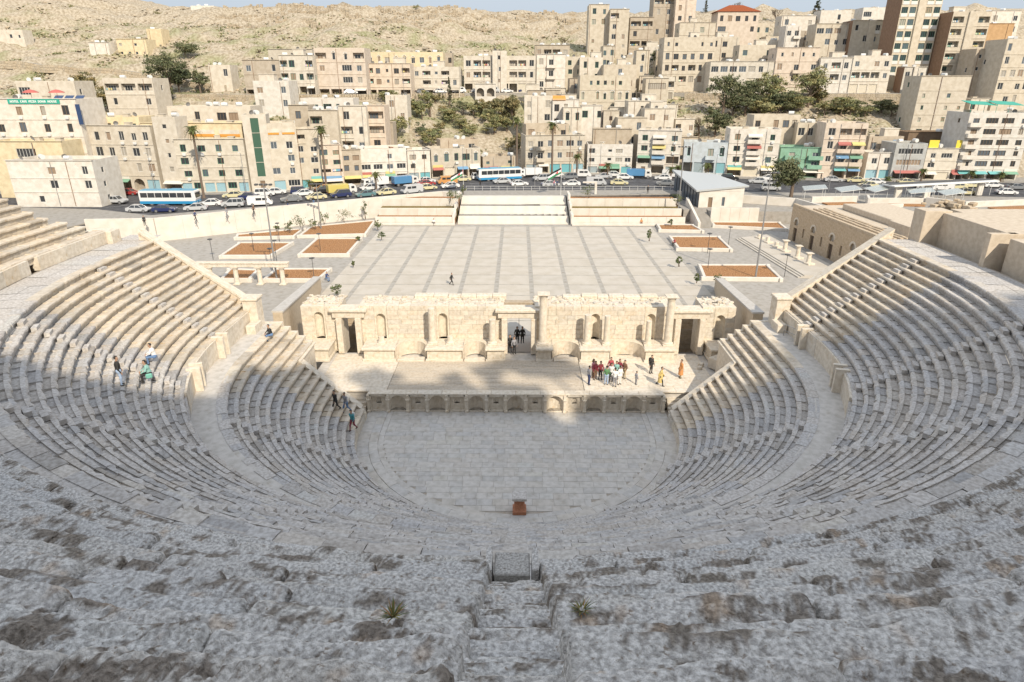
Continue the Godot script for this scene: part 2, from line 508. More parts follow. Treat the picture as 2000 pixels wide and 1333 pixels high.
func orchestra() -> void:
	var o := thing("orchestra_floor", "pale paved half-round orchestra floor at the foot of the stone seats", "paved floor")
	var bed := Shape.new()
	var pl := PackedVector2Array()
	for i in 41:
		pl.append(along(PI * 12.7 * i / 40.0, 12.7, 13.2))
	pl.append(Vector2(-13.2, -4.0)); pl.append(Vector2(13.2, -4.0))
	bed.prism(pl, -0.5, -0.03)
	part(o, "bedding", bed.mesh(), M.joint)
	# straight courses inside the ring, then three curved kerb bands
	var list := []
	var z := -3.5
	while z < 10.4:
		var dz := rng.randf_range(0.55, 0.75)
		var half := 10.6 if z < 0 else sqrt(maxf(10.6 * 10.6 - (z + dz * 0.5) * (z + dz * 0.5), 0.0))
		var x := -half
		while x < half - 0.1:
			var l := minf(rng.randf_range(0.7, 1.7), half - x)
			if half - x - l < 0.4: l = half - x
			var s := Shape.new()
			s.col = tone(0.90, 1.05, 0.02)
			var y := rng.randf_range(-0.006, 0.006)
			s.box(Vector3(x + l * 0.5, y - 0.1, z + dz * 0.5), Vector3(l - 0.012, 0.2, dz - 0.012), 0.0, 0.008)
			list.append([nearness(Vector3(x, 0, z)), s])
			x += l
		z += dz
	for band in [[10.62, 11.05, 0.0], [11.07, 11.75, 0.03], [11.77, 12.75, 0.005]]:
		var u := -3.5
		var rm: float = band[0]
		while u < PI * rm + 3.5:
			var l := rng.randf_range(0.9, 1.9)
			var s := Shape.new()
			s.col = tone(0.92, 1.05, 0.02)
			var a := u + 0.008; var b := minf(u + l, PI * rm + 3.5) - 0.008
			var y: float = band[2] + rng.randf_range(-0.004, 0.004)
			var p0 := at3(b, rm, band[0], y); var p1 := at3(a, rm, band[0], y); var p2 := at3(a, rm, band[1], y); var p3 := at3(b, rm, band[1], y)
			var dn := Vector3.DOWN * 0.15
			s.hexa([p0 + dn, p1 + dn, p2 + dn, p3 + dn, p0, p1, p2, p3])
			list.append([nearness(at3(u, rm, rm, 0)), s])
			u += l
	pieces(o, "paving_slab", "paving_slabs", list, M.orchestra)
	# the low altar at the head of the orchestra
	var al := thing("altar_pedestal", "small red and grey waisted stone pedestal on the orchestra paving", "pedestal", Vector3(0.2, 0.0, 10.3))
	var red := surface(lin(0.46, 0.22, 0.14), 0.9, T.stone, 0.8, T.rock_n, 0.6)
	var b := Shape.new(); b.box(Vector3(0, 0.14, 0), Vector3(0.9, 0.28, 0.9), 0.0, 0.04); part(al, "base", b.mesh(), red)
	b = Shape.new(); b.lathe(Vector3.ZERO, [Vector2(0.45, 0.27), Vector2(0.38, 0.38), Vector2(0.34, 0.75), Vector2(0.40, 1.05), Vector2(0.46, 1.1)], 8); part(al, "shaft", b.mesh(), red)
	b = Shape.new(); b.box(Vector3(0, 1.2, 0), Vector3(0.95, 0.22, 0.95), 0.0, 0.04); part(al, "cap", b.mesh(), M.seat)

const R1 := 12.7
const D1 := 0.61
const H1 := 0.436
const R2 := 22.9
const D2 := 0.553
const H2 := 0.40
const R3 := 34.1
const D3 := 0.60
const H3 := 0.42

func end_wall(parent: Node3D, side: float, pts: Array, thick: float, down: float) -> void:
	# stepped flank finished with a sloping coping; pts: Vector3 tops (x, y, z) outward
	var s := Shape.new()
	s.col = Color(1.0, 0.98, 0.95)
	for i in pts.size() - 1:
		var p: Vector3 = pts[i]; var q: Vector3 = pts[i + 1]
		var back := Vector3(0, 0, -thick)
		var a := p; var b := q
		if side < 0: a = q; b = p
		var fa := Vector3(a.x, minf(down, a.y - 0.5), a.z); var fb := Vector3(b.x, minf(down, b.y - 0.5), b.z)
		s.hexa([fa, fb, fb + back, fa + back, a, b, b + back, a + back])
	part(parent, "flank_wall", s.mesh(), M.cream)
	var c := Shape.new()
	for i in pts.size() - 1:
		var p: Vector3 = pts[i]; var q: Vector3 = pts[i + 1]
		var a := p; var b := q
		if side < 0: a = q; b = p
		var n := maxi(1, int(a.distance_to(b) / 1.6))
		for k in n:
			var m := a.lerp(b, (k + 0.004) / n); var w := a.lerp(b, (k + 0.996) / n)
			c.col = tone(0.96, 1.08, 0.01)
			var f := Vector3(0, 0.0, 0.10); var back := Vector3(0, 0, -thick - 0.10); var up := Vector3(0, 0.22, 0)
			c.hexa([m + f, w + f, w + back, m + back, m + f + up, w + f + up, w + back + up, m + back + up])
	part(parent, "coping", c.mesh(), M.cream)

func seating() -> void:
	# lower tier
	var o := thing("lower_seating_tier", "lowest ring of weathered grey stone seats around the orchestra", "stone seating")
	var list := []
	for k in 14:
		var r := R1 + D1 * k
		var e := 2.2 + 0.25 * (r - 13.0)
		var e2 := e
		if k >= 9: e = 8.3; e2 = 7.6
		stones(r, e, e2, D1, 0.6 + H1 * (k + 1), H1, 0.8, 0.7, 1.5, list, 0.05 if k < 13 else 0.0)
	pieces(o, "seat_block", "seat_blocks", list, M.seat)
	pieces(o, "smooth_seat_block", "smooth_seat_blocks", flanks, M.flank)
	flanks = []
	ring_wall(o, "kerb_block", -2.2, PI * R1 + 2.2, R1 - 0.05, 0.3, -0.05, 0.6, 1, 0.8, 1.6, M.cream, 0.3)
	for u: float in [0.16, 0.34, 0.5, 0.66, 0.84]:
		stair(o, u, R1, D1, 0.6 + H1, H1, 14)
	var y1 := 0.6 + H1 * 14.0
	part(o, "walkway", ring_floor(-8.2, PI * 22.0 + 7.4, 22.0, R1 + D1 * 14.0 - 0.15, R2 + 0.1, y1 - 0.02, 0.8).mesh(), M.orchestra)
	# sloping flanks beside the orchestra and the vaulted side entrances under the last rows
	for sd: float in [1.0, -1.0]:
		var ex := 8.3 if sd > 0 else 7.6
		var f := [Vector3(13.0 * sd, 0.75, -2.2), Vector3(18.3 * sd, 4.65, -3.5)]
		end_wall(o, sd, f, 0.55, -1.0)
		# rows 9-13 stand on a block pierced by an arch that faces the stage
		var face := Shape.new()
		var xx := (R1 + D1 * 9.0) * sd
		var arch := PackedVector2Array()
		var top := 0.6 + H1 * 9.0 + 0.1
		arch.append(Vector2(-ex, 0.0)); arch.append(Vector2(-6.9, 0.0)); arch.append(Vector2(-6.9, 2.0))
		for i in 9:
			var an := PI - PI * i / 8.0
			arch.append(Vector2(-5.9 + cos(an), 2.2 + sin(an)))
		arch.append(Vector2(-4.9, 0.0)); arch.append(Vector2(-3.4, 0.0)); arch.append(Vector2(-3.4, top)); arch.append(Vector2(-ex, top))
		face.slab(arch, Vector3(0, 0, 1), Vector3.UP, Vector3(xx - 0.02 * sd, 0, 0), Vector3(0.5 * sd, 0, 0))
		part(o, "arched_face", face.mesh(), M.cream)
		var trim := Shape.new()
		for i in 10:
			var a0 := PI - PI * i / 10.0; var a1 := PI - PI * (i + 0.94) / 10.0
			var q := PackedVector2Array([Vector2(cos(a0), sin(a0)), Vector2(cos(a0), sin(a0)) * 1.32, Vector2(cos(a1), sin(a1)) * 1.32, Vector2(cos(a1), sin(a1))])
			trim.slab(q, Vector3(0, 0, 1), Vector3.UP, Vector3(xx - 0.06 * sd, 2.2, -5.9), Vector3(0.2 * sd, 0, 0))
		part(o, "arch_stones", trim.mesh(), M.cream)
		var led := Shape.new()
		led.box(Vector3(xx + 0.05 * sd, top + 0.08, -(3.4 + ex) * 0.5), Vector3(0.5, 0.16, ex - 3.4), 0.0, 0.03)
		part(o, "ledge", led.mesh(), M.cream)
		var endf := Shape.new()
		var poly := PackedVector2Array([Vector2(xx * sd, 0), Vector2(R2 + 0.4, 0), Vector2(R2 + 0.4, y1 + 0.02)])
		for k in range(13, 8, -1):
			poly.append(Vector2(R1 + D1 * k, 0.6 + H1 * (k + 1) + 0.03)); poly.append(Vector2(R1 + D1 * k, 0.6 + H1 * k + 0.03))
		endf.slab(poly, Vector3(sd, 0, 0), Vector3.UP, Vector3(0, 0, -ex + 0.02), Vector3(0, 0, 0.4))
		part(o, "flank_wall", endf.mesh(), M.cream)
		var inn := Shape.new()   # lining of the passage behind the arch
		inn.box(Vector3(xx + 2.4 * sd, 1.6, -7.2), Vector3(3.8, 3.4, 0.2)); inn.box(Vector3(xx + 2.4 * sd, 1.6, -4.7), Vector3(3.8, 3.4, 0.2)); inn.box(Vector3(xx + 4.2 * sd, 1.6, -6), Vector3(0.2, 3.4, 2.4)); inn.box(Vector3(xx + 2.4 * sd, 3.4, -6), Vector3(3.8, 0.2, 2.6))
		part(o, "passage_lining", inn.mesh(), M.cream)
	# middle tier
	o = thing("middle_seating_tier", "middle ring of grey and cream stone seats above the first walkway", "stone seating")
	list = []
	for k in 15:
		var r := R2 + D2 * k
		stones(r, 7.6 + 0.15 * (r - R2), 6.9 + 0.12 * (r - R2), D2, 8.3 + H2 * k + (0.02 if k == 14 else 0.0), H2 if k else 0.5, 0.9, 0.8, 1.7, list, 0.05 if k < 14 else 0.0)
	pieces(o, "seat_block", "seat_blocks", list, M.seat)
	pieces(o, "smooth_seat_block", "smooth_seat_blocks", flanks, M.flank)
	flanks = []
	var y2 := 8.3 + H2 * 14.0
	for sg in [[-7.2, -2.6], [-1.9, 5.2], [6.0, 10.0], [10.0, PI * R2 - 10.0], [PI * R2 - 10.0, PI * R2 - 6.2], [PI * R2 - 5.4, PI * R2 - 0.4], [PI * R2 + 0.4, PI * R2 + 6.6]]:
		var mid: bool = sg[0] == 10.0
		ring_wall(o, "podium_block", sg[0], sg[1], R2 - 0.1, 0.35, y1 - 0.05, 7.95 if mid else 8.22, 1 if not mid else 2, 1.1, 2.2, M.seat if mid else M.cream, 0.9 if mid else 0.1)
	ring_wall(o, "passage_back", -8, PI * R2 + 7, R2 + 0.28, 0.2, y1 - 0.05, 7.8, 1, 3.0, 4.0, M.cream)
	for sg: float in [-2.2, 5.6, PI * R2 - 5.8, PI * R2]:
		for w: float in [-0.42, 0.42]:
			var jb := Shape.new()
			var c0 := at3(sg + w, R2, R2 - 0.15, y1)
			jb.col = Color(1.05, 1.04, 1.02)
			var dirn := along(sg + w, R2, 1.0)
			jb.box(c0 + Vector3(0, 0.85, 0), Vector3(0.9, 1.75, 0.28), -atan2(dirn.y - (0.0 if sg > 0 and sg < PI * R2 else dirn.y), dirn.x), 0.03)
			part(o, "doorway_jamb", jb.mesh(), M.cream)
	for u: float in [-2.9, 0.12, 0.25, 0.38, 0.5, 0.62, 0.75, 0.88, 1.02]:
		stair(o, u, R2 + D2, D2, 8.3 + H2, H2, 14)
	list = []
	var uu := -8.8
	while uu < PI * 32.0 + 8.0:
		var ll := rng.randf_range(1.0, 2.2)
		var sl := Shape.new(); sl.col = tone(0.9, 1.05, 0.02)
		for w in 2:
			var ra := R2 + D2 * 15.0 - 0.1 + w * 1.4
			var rb2 := ra + 1.38
			var yy := y2 + rng.randf_range(-0.015, 0.01)
			sl.quad(at3(uu + ll - 0.02, 32.0, ra, yy), at3(uu + 0.02, 32.0, ra, yy), at3(uu + 0.02, 32.0, rb2, yy), at3(uu + ll - 0.02, 32.0, rb2, yy))
		list.append([nearness(at3(uu, 32.0, 32.0, y2)), sl])
		uu += ll
	pieces(o, "walkway_slab", "walkway_slabs", list, M.seat)
	part(o, "walkway_bed", ring_floor(-8.8, PI * 32.0 + 8.0, 32.0, R2 + D2 * 15.0 - 0.1, R3 + 0.1, y2 - 0.06, 0.9).mesh(), M.joint)
	for sd: float in [1.0, -1.0]:
		var e0 := 7.6 if sd > 0 else 6.9
		var rise := Vector3(23.3 * sd, 8.75, -e0)
		var head := Vector3(32.0 * sd, 14.55, -e0 - (1.35 if sd > 0 else 1.0))
		end_wall(o, sd, [rise, head], 0.75, -1.0)
		var pier := Shape.new()
		pier.box(Vector3(22.7 * sd, 4.2, -e0 + 0.3), Vector3(1.2, 9.9, 1.3), 0.0, 0.03)
		pier.box(Vector3(22.7 * sd, 9.25, -e0 + 0.3), Vector3(1.4, 0.2, 1.5), 0.0, 0.04)
		pier.box(Vector3(22.3 * sd, 3.4, -e0 + 1.6), Vector3(0.8, 8.0, 1.5), 0.0, 0.03)
		part(o, "flank_pier", pier.mesh(), M.cream)
	var rail := Shape.new()
	for p in [[Vector3(22.2, y1, -4.6), Vector3(22.2, y1 + 1.0, -4.6)], [Vector3(22.9, y1, -2.9), Vector3(22.9, y1 + 1.0, -2.9)], [Vector3(22.2, y1 + 1.0, -4.6), Vector3(22.9, y1 + 1.0, -2.9)], [Vector3(22.2, y1 + 0.5, -4.6), Vector3(22.9, y1 + 0.5, -2.9)]]:
		rail.tube(p[0], p[1], 0.025, 0.025, 6)
	part(o, "hand_rail", rail.mesh(), M.metal)
	upper_tier(y2)

func upper_tier(y2: float) -> void:
	var o := thing("upper_seating_tier", "highest ring of eroded grey limestone seats with a central stair", "stone seating")
	var rocks := []
	var far_list := []
	for k in range(-2, 12):
		var r := R3 + 0.9 * k
		var y := 16.3 + 0.64 * k
		var c := PI * r * 0.5
		var u := 0.20 * PI * r
		var last := 0.74 * PI * r
		while u < last:
			var p := at3(u + 0.8, r, r, y)
			var d := p.distance_to(Vector3(-0.1, 26.5, 45.8))
			var l := rng.randf_range(2.0, 5.5)
			if u < c - 0.55 and u + l > c - 1.1: l = c - 0.55 - u       # the stair keeps its width
			if u >= c - 0.56 and u < c + 0.54:
				u = c + 0.55
				continue
			if l > 0.15:
				var near := d < 9.5
				rocks.append([nearness(p), rock_stone(u - 0.02, u + l + 0.02, r, 0.9, y + 0.04, 0.64 + 0.08, int(l * (34.0 if near else 13.0)) + 4, 46 if near else 18, 0.085 if near else 0.06)])
			u += maxf(l, 0.05)
	for k in 13:
		var r := R3 + 0.85 * k
		var y := 15.0 + 0.50 * k
		var u := 0.74 * PI * r
		var last := PI * r + maxf(4.2, 6.8 - 0.8 * k)
		while u < last:
			var l := rng.randf_range(1.0, 2.0)
			if u + l > last - 0.5: l = last - u
			far_list.append([nearness(at3(u, r, r, y)), seat_stone(u, u + l, r, 0.85, y, 0.50, 0.35)])
			u += l
	pieces(o, "eroded_block", "eroded_blocks", rocks, M.rock)
	pieces(o, "seat_block", "seat_blocks", far_list, M.flank)
	# the central stair: worn treads, two to each seat row
	for k in 34:
		var r := R3 + 0.1 + D3 * 0.5 * k
		if r > 44.4: break
		var y := 16.0 + 0.2133 * k
		var c := PI * r * 0.5
		part(o, "stair_step", rock_stone(c - 0.72, c + 0.72, r, 0.3, y, 0.25, 36 if k > 6 else 18, 16, 0.05).mesh(), M.rock)
	# core of the bank under the stones
	var core := Shape.new()
	var n := 60
	for i in n:
		var a := lerpf(0.18, 0.76, float(i) / n); var b := lerpf(0.18, 0.76, float(i + 1) / n)
		for w in [[32.5, 13.5, 32.5, 14.2], [32.5, 14.2, 46.5, 24.0]]:
			core.quad(at3(b * PI * 40.0, 40.0, w[0], w[1]), at3(a * PI * 40.0, 40.0, w[0], w[1]), at3(a * PI * 40.0, 40.0, w[2], w[3]), at3(b * PI * 40.0, 40.0, w[2], w[3]))
	part(o, "bank", core.mesh(), M.rock)
	# podium of dressed blocks, worn away behind the heart of the bowl
	ring_wall(o, "podium_block", PI * R3 - 24.0, PI * R3 - 3.2, R3 - 0.2, 0.5, y2, 14.9, 1, 1.2, 2.4, M.cream, 0.25)
	ring_wall(o, "podium_block", PI * R3 - 2.2, PI * R3 + 6.8, R3 - 0.2, 0.5, y2, 14.9, 1, 1.2, 2.4, M.cream, 0.15)
	var hind := Shape.new()
	for i in 20:
		var a := lerpf(0.72 * PI * 40.0, PI * 40.0 + 4.0, i / 20.0); var b := lerpf(0.72 * PI * 40.0, PI * 40.0 + 4.0, (i + 1) / 20.0)
		hind.quad(at3(b, 40.0, R3 + 0.2, 13.0), at3(a, 40.0, R3 + 0.2, 13.0), at3(a, 40.0, 45.4, 20.2), at3(b, 40.0, 45.4, 20.2))
		hind.quad(at3(b, 40.0, 45.4, 20.2), at3(a, 40.0, 45.4, 20.2), at3(a, 40.0, 54.0, 4.0), at3(b, 40.0, 54.0, 4.0))
	part(o, "bank", hind.mesh(), M.cream)
	# slab set over the little doorway at the foot of the stair
	var door := Shape.new()
	door.box(Vector3(-0.08, 15.2, 33.25), Vector3(0.86, 0.84, 0.8), 0.0, 0.03)
	part(o, "landing_slab", door.mesh(), surface(lin(0.58, 0.57, 0.55), 0.95, T.rock, 0.8, T.pit_n, 0.8))
	for sd: float in [-1.0, 1.0]:
		var j := Shape.new()
		j.box(Vector3(0.56 * sd - 0.08, 15.3, 33.25), Vector3(0.16, 0.95, 0.8), 0.0, 0.03)
		part(o, "upright_slab", j.mesh(), M.rock)
	var ew := Shape.new()
	ew.slab(PackedVector2Array([Vector2(-34.3, 8.0), Vector2(-34.3, 14.6), Vector2(-45.3, 20.6), Vector2(-45.3, 8.0)]), Vector3.RIGHT, Vector3.UP, Vector3(0, 0, -4.1), Vector3(0, 0, 0.4))
	part(o, "flank_wall", ew.mesh(), M.cream)
	# terrace end beyond the stepped rows on the west flank
	var flank := Shape.new()
	flank.box(Vector3(-34.6, 11.4, -7.3), Vector3(2.2, 7.0, 1.3), 0.0, 0.03)
	flank.box(Vector3(-37.6, 11.0, -6.4), Vector3(4.4, 7.4, 1.2), 0.3, 0.03)
	part(o, "flank_wall", flank.mesh(), M.cream)
	# rendered retaining walls and flat terrace on the east flank
	var e := thing("east_terrace", "flat topped tan rendered terrace walls above the smooth seats", "terrace wall")
	var w1 := Shape.new(); w1.box(Vector3(36.6, 14.4, -3.9), Vector3(3.2, 3.9, 8.0), 0.0, 0.02); part(e, "retaining_wall", w1.mesh(), M.concrete)
	var w2 := Shape.new(); w2.box(Vector3(36.2, 14.3, 5.6), Vector3(3.8, 3.7, 9.6), -0.06, 0.02); part(e, "retaining_wall", w2.mesh(), M.concrete)
	var w3 := Shape.new(); w3.box(Vector3(34.6, 14.6, -8.5), Vector3(2.2, 3.8, 1.6), 0.0, 0.02); part(e, "pier", w3.mesh(), M.concrete)
	var w4 := Shape.new(); w4.box(Vector3(34.6, 14.55, -0.1), Vector3(2.0, 3.6, 0.5), 0.0, 0.02); part(e, "pier", w4.mesh(), M.concrete)
	var w5 := Shape.new(); w5.box(Vector3(47.0, 12.75, -0.5), Vector3(20.0, 7.0, 19.0)); part(e, "terrace_top", w5.mesh(), M.concrete)
	var low := Shape.new()
	low.box(Vector3(33.6, 14.6, 16.0), Vector3(0.8, 2.8, 12.0), 0.35, 0.02)
	part(e, "retaining_wall", low.mesh(), M.concrete)
func column(parent: Node3D, what: String, at: Vector3, r: float, h: float, capital: bool, m: Material) -> void:
	var s := Shape.new()
	s.box(at + Vector3(0, 0.07, 0), Vector3(r * 2.7, 0.14, r * 2.7), 0.0, 0.02)
	var pts := [Vector2(r * 1.3, 0.14), Vector2(r * 1.32, 0.22), Vector2(r * 1.05, 0.28), Vector2(r, 0.36), Vector2(r * 0.88, h - 0.45 if capital else h)]
	if capital:
		pts.append_array([Vector2(r * 0.95, h - 0.42), Vector2(r * 1.0, h - 0.3), Vector2(r * 1.35, h - 0.08)])
		s.box(at + Vector3(0, h - 0.04, 0), Vector3(r * 2.9, 0.1, r * 2.9), 0.0, 0.02)
	else:
		pts.append(Vector2(0.0, h))
	s.lathe(at, pts, 16)
	part(parent, what, s.mesh(), m)

# a wall panel in the plane z, with a round-headed recess whose back is set in by depth
func niche_panel(s: Shape, x0: float, x1: float, y0: float, y1: float, z: float, nx: float, nw: float, ny0: float, ny1: float, deep: float) -> void:
	var out := PackedVector2Array([Vector2(x0, y0)])
	var r := nw * 0.5
	var open := ny0 <= y0 + 0.001
	var arc := PackedVector2Array()
	for i in 13:
		var an := PI - PI * i / 12.0
		arc.append(Vector2(nx + cos(an) * r, ny1 - r + sin(an) * r))
	# the panel is cut in two halves at the recess's axis so that each is a simple polygon
	var lft := PackedVector2Array([Vector2(x0, y0), Vector2(nx - r, y0)]) if open else PackedVector2Array([Vector2(x0, y0), Vector2(nx, y0), Vector2(nx, ny0), Vector2(nx - r, ny0)])
	for i in 7: lft.append(arc[i])
	lft.append(Vector2(nx, y1)); lft.append(Vector2(x0, y1))
	var rgt := PackedVector2Array([Vector2(x1, y0), Vector2(x1, y1), Vector2(nx, y1)])
	for i in range(6, 13): rgt.append(arc[i])
	if open: rgt.append(Vector2(nx + r, y0))
	else: rgt.append_array(PackedVector2Array([Vector2(nx + r, ny0), Vector2(nx, ny0), Vector2(nx, y0)]))
	for p in [lft, rgt]:
		s.slab(p, Vector3.RIGHT, Vector3.UP, Vector3(0, 0, z), Vector3(0, 0, -deep))
	# curved back
	var n := 8
	for i in n:
		var a := PI - PI * i / n; var b := PI - PI * (i + 1) / n
		var A := Vector3(nx + cos(a) * r, ny0, z - sin(a) * deep * 0.95); var B := Vector3(nx + cos(b) * r, ny0, z - sin(b) * deep * 0.95)
		s.quad(A, B, Vector3(B.x, ny1, B.z), Vector3(A.x, ny1, A.z))
		s.tri(A, B, Vector3(nx, ny0, z))
	s.quad(Vector3(nx - r, ny0, z - deep), Vector3(nx + r, ny0, z - deep), Vector3(nx + r, ny1, z - deep), Vector3(nx - r, ny1, z - deep))

func courses(list: Array, x0: float, x1: float, y0: float, y1: float, z: float, thick: float, hh: float, lo: float, hi: float, rough := 0.02) -> void:
	var n := maxi(1, roundi((y1 - y0) / hh))
	var h := (y1 - y0) / n
	for k in n:
		var x := x0
		while x < x1 - 0.05:
			var l := minf(rng.randf_range(lo, hi), x1 - x)
			if x1 - x - l < lo * 0.5: l = x1 - x
			var s := Shape.new()
			s.col = tone(0.90, 1.08, 0.03)
			s.box(Vector3(x + l * 0.5, y0 + h * (k + 0.5), z - thick * 0.5 + rng.randf_range(0, rough)), Vector3(l - 0.012, h - 0.012, thick), 0.0, 0.015)
			list.append([l * h, s])
			x += l

func stage() -> void:
	var zf := -3.5
	var fl := 1.6
	# front wall of the stage: fifteen niches, square and round by turns
	var o := thing("stage_front_wall", "low cream wall of fifteen small arched niches along the orchestra", "niche wall", Vector3.ZERO)
	var pitch := 25.2 / 15.0
	for i in 15:
		var x := -12.7 + pitch * (i + 0.5)
		var s := Shape.new()
		s.col = tone(0.94, 1.05, 0.02)
		if i % 2 == 1:
			niche_panel(s, x - pitch * 0.5 + 0.12, x + pitch * 0.5 - 0.12, 0.0, fl, zf, x, pitch - 0.34, 0.12, fl - 0.06, 0.62)
		else:
			var w := pitch * 0.5 - 0.12
			s.box(Vector3(x, 0.06, zf - 0.3), Vector3(w * 2.0, 0.12, 0.6)); s.box(Vector3(x, fl - 0.08, zf - 0.3), Vector3(w * 2.0, 0.16, 0.6))
			s.box(Vector3(x - w + 0.06, fl * 0.5, zf - 0.3), Vector3(0.12, fl, 0.6)); s.box(Vector3(x + w - 0.06, fl * 0.5, zf - 0.3), Vector3(0.12, fl, 0.6))
			niche_panel(s, x - w + 0.12, x + w - 0.12, 0.12, fl - 0.16, zf - 0.28, x, 0.46, 0.7, 1.25, 0.2)
			s.box(Vector3(x, 1.33, zf - 0.26), Vector3(0.62, 0.07, 0.1))
		part(o, "niche", s.mesh(), M.cream)
	for i in 16:
		var x := -12.7 + pitch * i
		var s := Shape.new()
		s.col = tone(0.95, 1.06, 0.02)
		s.box(Vector3(x, fl * 0.5, zf - 0.25), Vector3(0.235, fl, 0.75), 0.0, 0.01)
		s.box(Vector3(x, 0.1, zf - 0.2), Vector3(0.32, 0.2, 0.82), 0.0, 0.02); s.box(Vector3(x, fl - 0.42, zf - 0.2), Vector3(0.32, 0.14, 0.82), 0.0, 0.02)
		part(o, "pilaster", s.mesh(), M.cream)
	for i in 12:
		var s := Shape.new()
		s.col = tone(0.95, 1.06, 0.02)
		s.box(Vector3(-12.7 + 2.1 * (i + 0.5), fl + 0.05, zf - 0.36), Vector3(2.09, 0.12, 0.78), 0.0, 0.03)
		part(o, "coping_stone", s.mesh(), M.cream)
	# stage floor: weathered boards over the middle, stone at the sides
	var fs := thing("stage_floor", "broad stage floor of worn boards between paved stone wings", "stage floor")
	var base := Shape.new()
	base.box(Vector3(0, 0.7, -8.65), Vector3(37.0, 1.6, 8.4)); part(fs, "fill", base.mesh(), M.orchestra)
	var list := []
	for k in 24:
		var z := -4.35 - k * 0.27
		var x := -11.2
		while x < 5.8:
			var l := minf(rng.randf_range(2.5, 5.0), 5.8 - x)
			var s := Shape.new()
			s.col = tone(0.9, 1.15, 0.02)
			s.box(Vector3(x + l * 0.5, fl + 0.02 + rng.randf_range(0, 0.02), z), Vector3(l - 0.02, 0.1, 0.27 - rng.randf_range(0.012, 0.06)))
			list.append([l, s]); x += l
	pieces(fs, "floor_board", "floor_boards", list, M.timber)
	list = []
	for zone in [[5.85, 17.5, -4.2, -11.6], [-17.5, -11.25, -4.2, -11.6]]:
		var z: float = zone[2]
		while z > zone[3]:
			var x: float = zone[0]
			while x < zone[1]:
				var l := minf(rng.randf_range(0.9, 1.8), zone[1] - x)
				var s := Shape.new(); s.col = tone(0.96, 1.06, 0.015)
				s.box(Vector3(x + l * 0.5, fl - 0.03 + rng.randf_range(0, 0.008), z - 0.4), Vector3(l - 0.01, 0.12, 0.79), 0.0, 0.008)
				list.append([l, s]); x += l
			z -= 0.8
	pieces(fs, "paving_slab", "paving_slabs", list, M.cream)
	# side stairs down to the orchestra
	for sd: float in [1.0, -1.0]:
		var t := thing("side_stair", "cream stone steps between the stage and the " + ("eastern" if sd > 0 else "western") + " seat flank", "steps", Vector3(14.9 * sd, 0, -3.0))
		for k in 6:
			var s := Shape.new(); s.col = tone(0.95, 1.05, 0.02)
			s.box(Vector3(0, 0.135 * (k + 0.5) * 1.9 - 0.1, -0.3 - 0.34 * k), Vector3(3.9, 0.29, 0.40), 0.0, 0.02)
			part(t, "step", s.mesh(), M.cream)
	# back wall with its doors, niches, podiums and columns
	var w := thing("stage_back_wall", "long cream stone stage wall with three doorways, niches and broken columns", "stage wall")
	var zb := -13.0
	var spans := [[-20.9, -17.2, 6.3], [-15.3, -1.3, 6.35], [1.7, 15.4, 6.35], [17.8, 21.0, 6.3]]
	list = []
	var cuts := {-19.2: [3.0, 5.7], -13.2: [3.0, 5.55], -7.2: [3.0, 5.6], 7.55: [3.0, 5.6], 12.9: [2.9, 5.6], 19.6: [2.9, 5.5]}
	for sp in spans:
		var x: float = sp[0]
		var marks := []
		for c in cuts:
			if c > sp[0] and c < sp[1]: marks.append(c)
		for c in marks:
			courses(list, x, c - 0.62, fl, sp[2], zb, 1.6, 0.5, 0.7, 1.5)
			var pn := Shape.new(); pn.col = Color(1.02, 1.0, 0.98)
			niche_panel(pn, c - 0.61, c + 0.61, fl, sp[2] - 0.01, zb + 0.02, c, 0.9, cuts[c][0], cuts[c][1], 0.55)
			part(w, "niche", pn.mesh(), M.cream)
			var bk := Shape.new(); bk.box(Vector3(c, (fl + sp[2]) * 0.5, zb - 1.1), Vector3(1.22, sp[2] - fl, 0.95)); part(w, "niche_backing", bk.mesh(), M.cream)
			x = c + 0.62
		courses(list, x, sp[1], fl, sp[2], zb, 1.6, 0.5, 0.7, 1.5)
	pieces(w, "wall_block", "wall_blocks", list, M.cream)
	# rubble fill showing on top of the wall
	var rub := Shape.new()
	for i in 900:
		var x := rng.randf_range(-20.8, 20.9)
		if (x > -17.2 and x < -15.3) or (x > -1.3 and x < 1.7) or (x > 15.4 and x < 17.8): continue
		rub.col = tone(0.75, 1.05, 0.04)
		var sz := rng.randf_range(0.1, 0.34)
		rub.box(Vector3(x, 6.30 + rng.randf_range(-0.06, 0.06) + sz * 0.1, rng.randf_range(-16.2, -13.6)), Vector3(sz * 1.3, sz * 0.6, sz), rng.randf() * 3.0, 0.04)
	var bed := Shape.new()
	bed.box(Vector3(-8.3, 3.6, -15.4), Vector3(14.0, 5.4, 1.8)); bed.box(Vector3(8.55, 3.6, -15.4), Vector3(13.7, 5.4, 1.8)); bed.box(Vector3(-19.0, 3.6, -15.0), Vector3(3.6, 5.4, 1.6)); bed.box(Vector3(19.4, 3.6, -15.0), Vector3(3.2, 5.4, 1.6))
	part(w, "wall_core", bed.mesh(), M.cream)
	stuff(part(w, "rubble", rub.mesh(), M.cream))
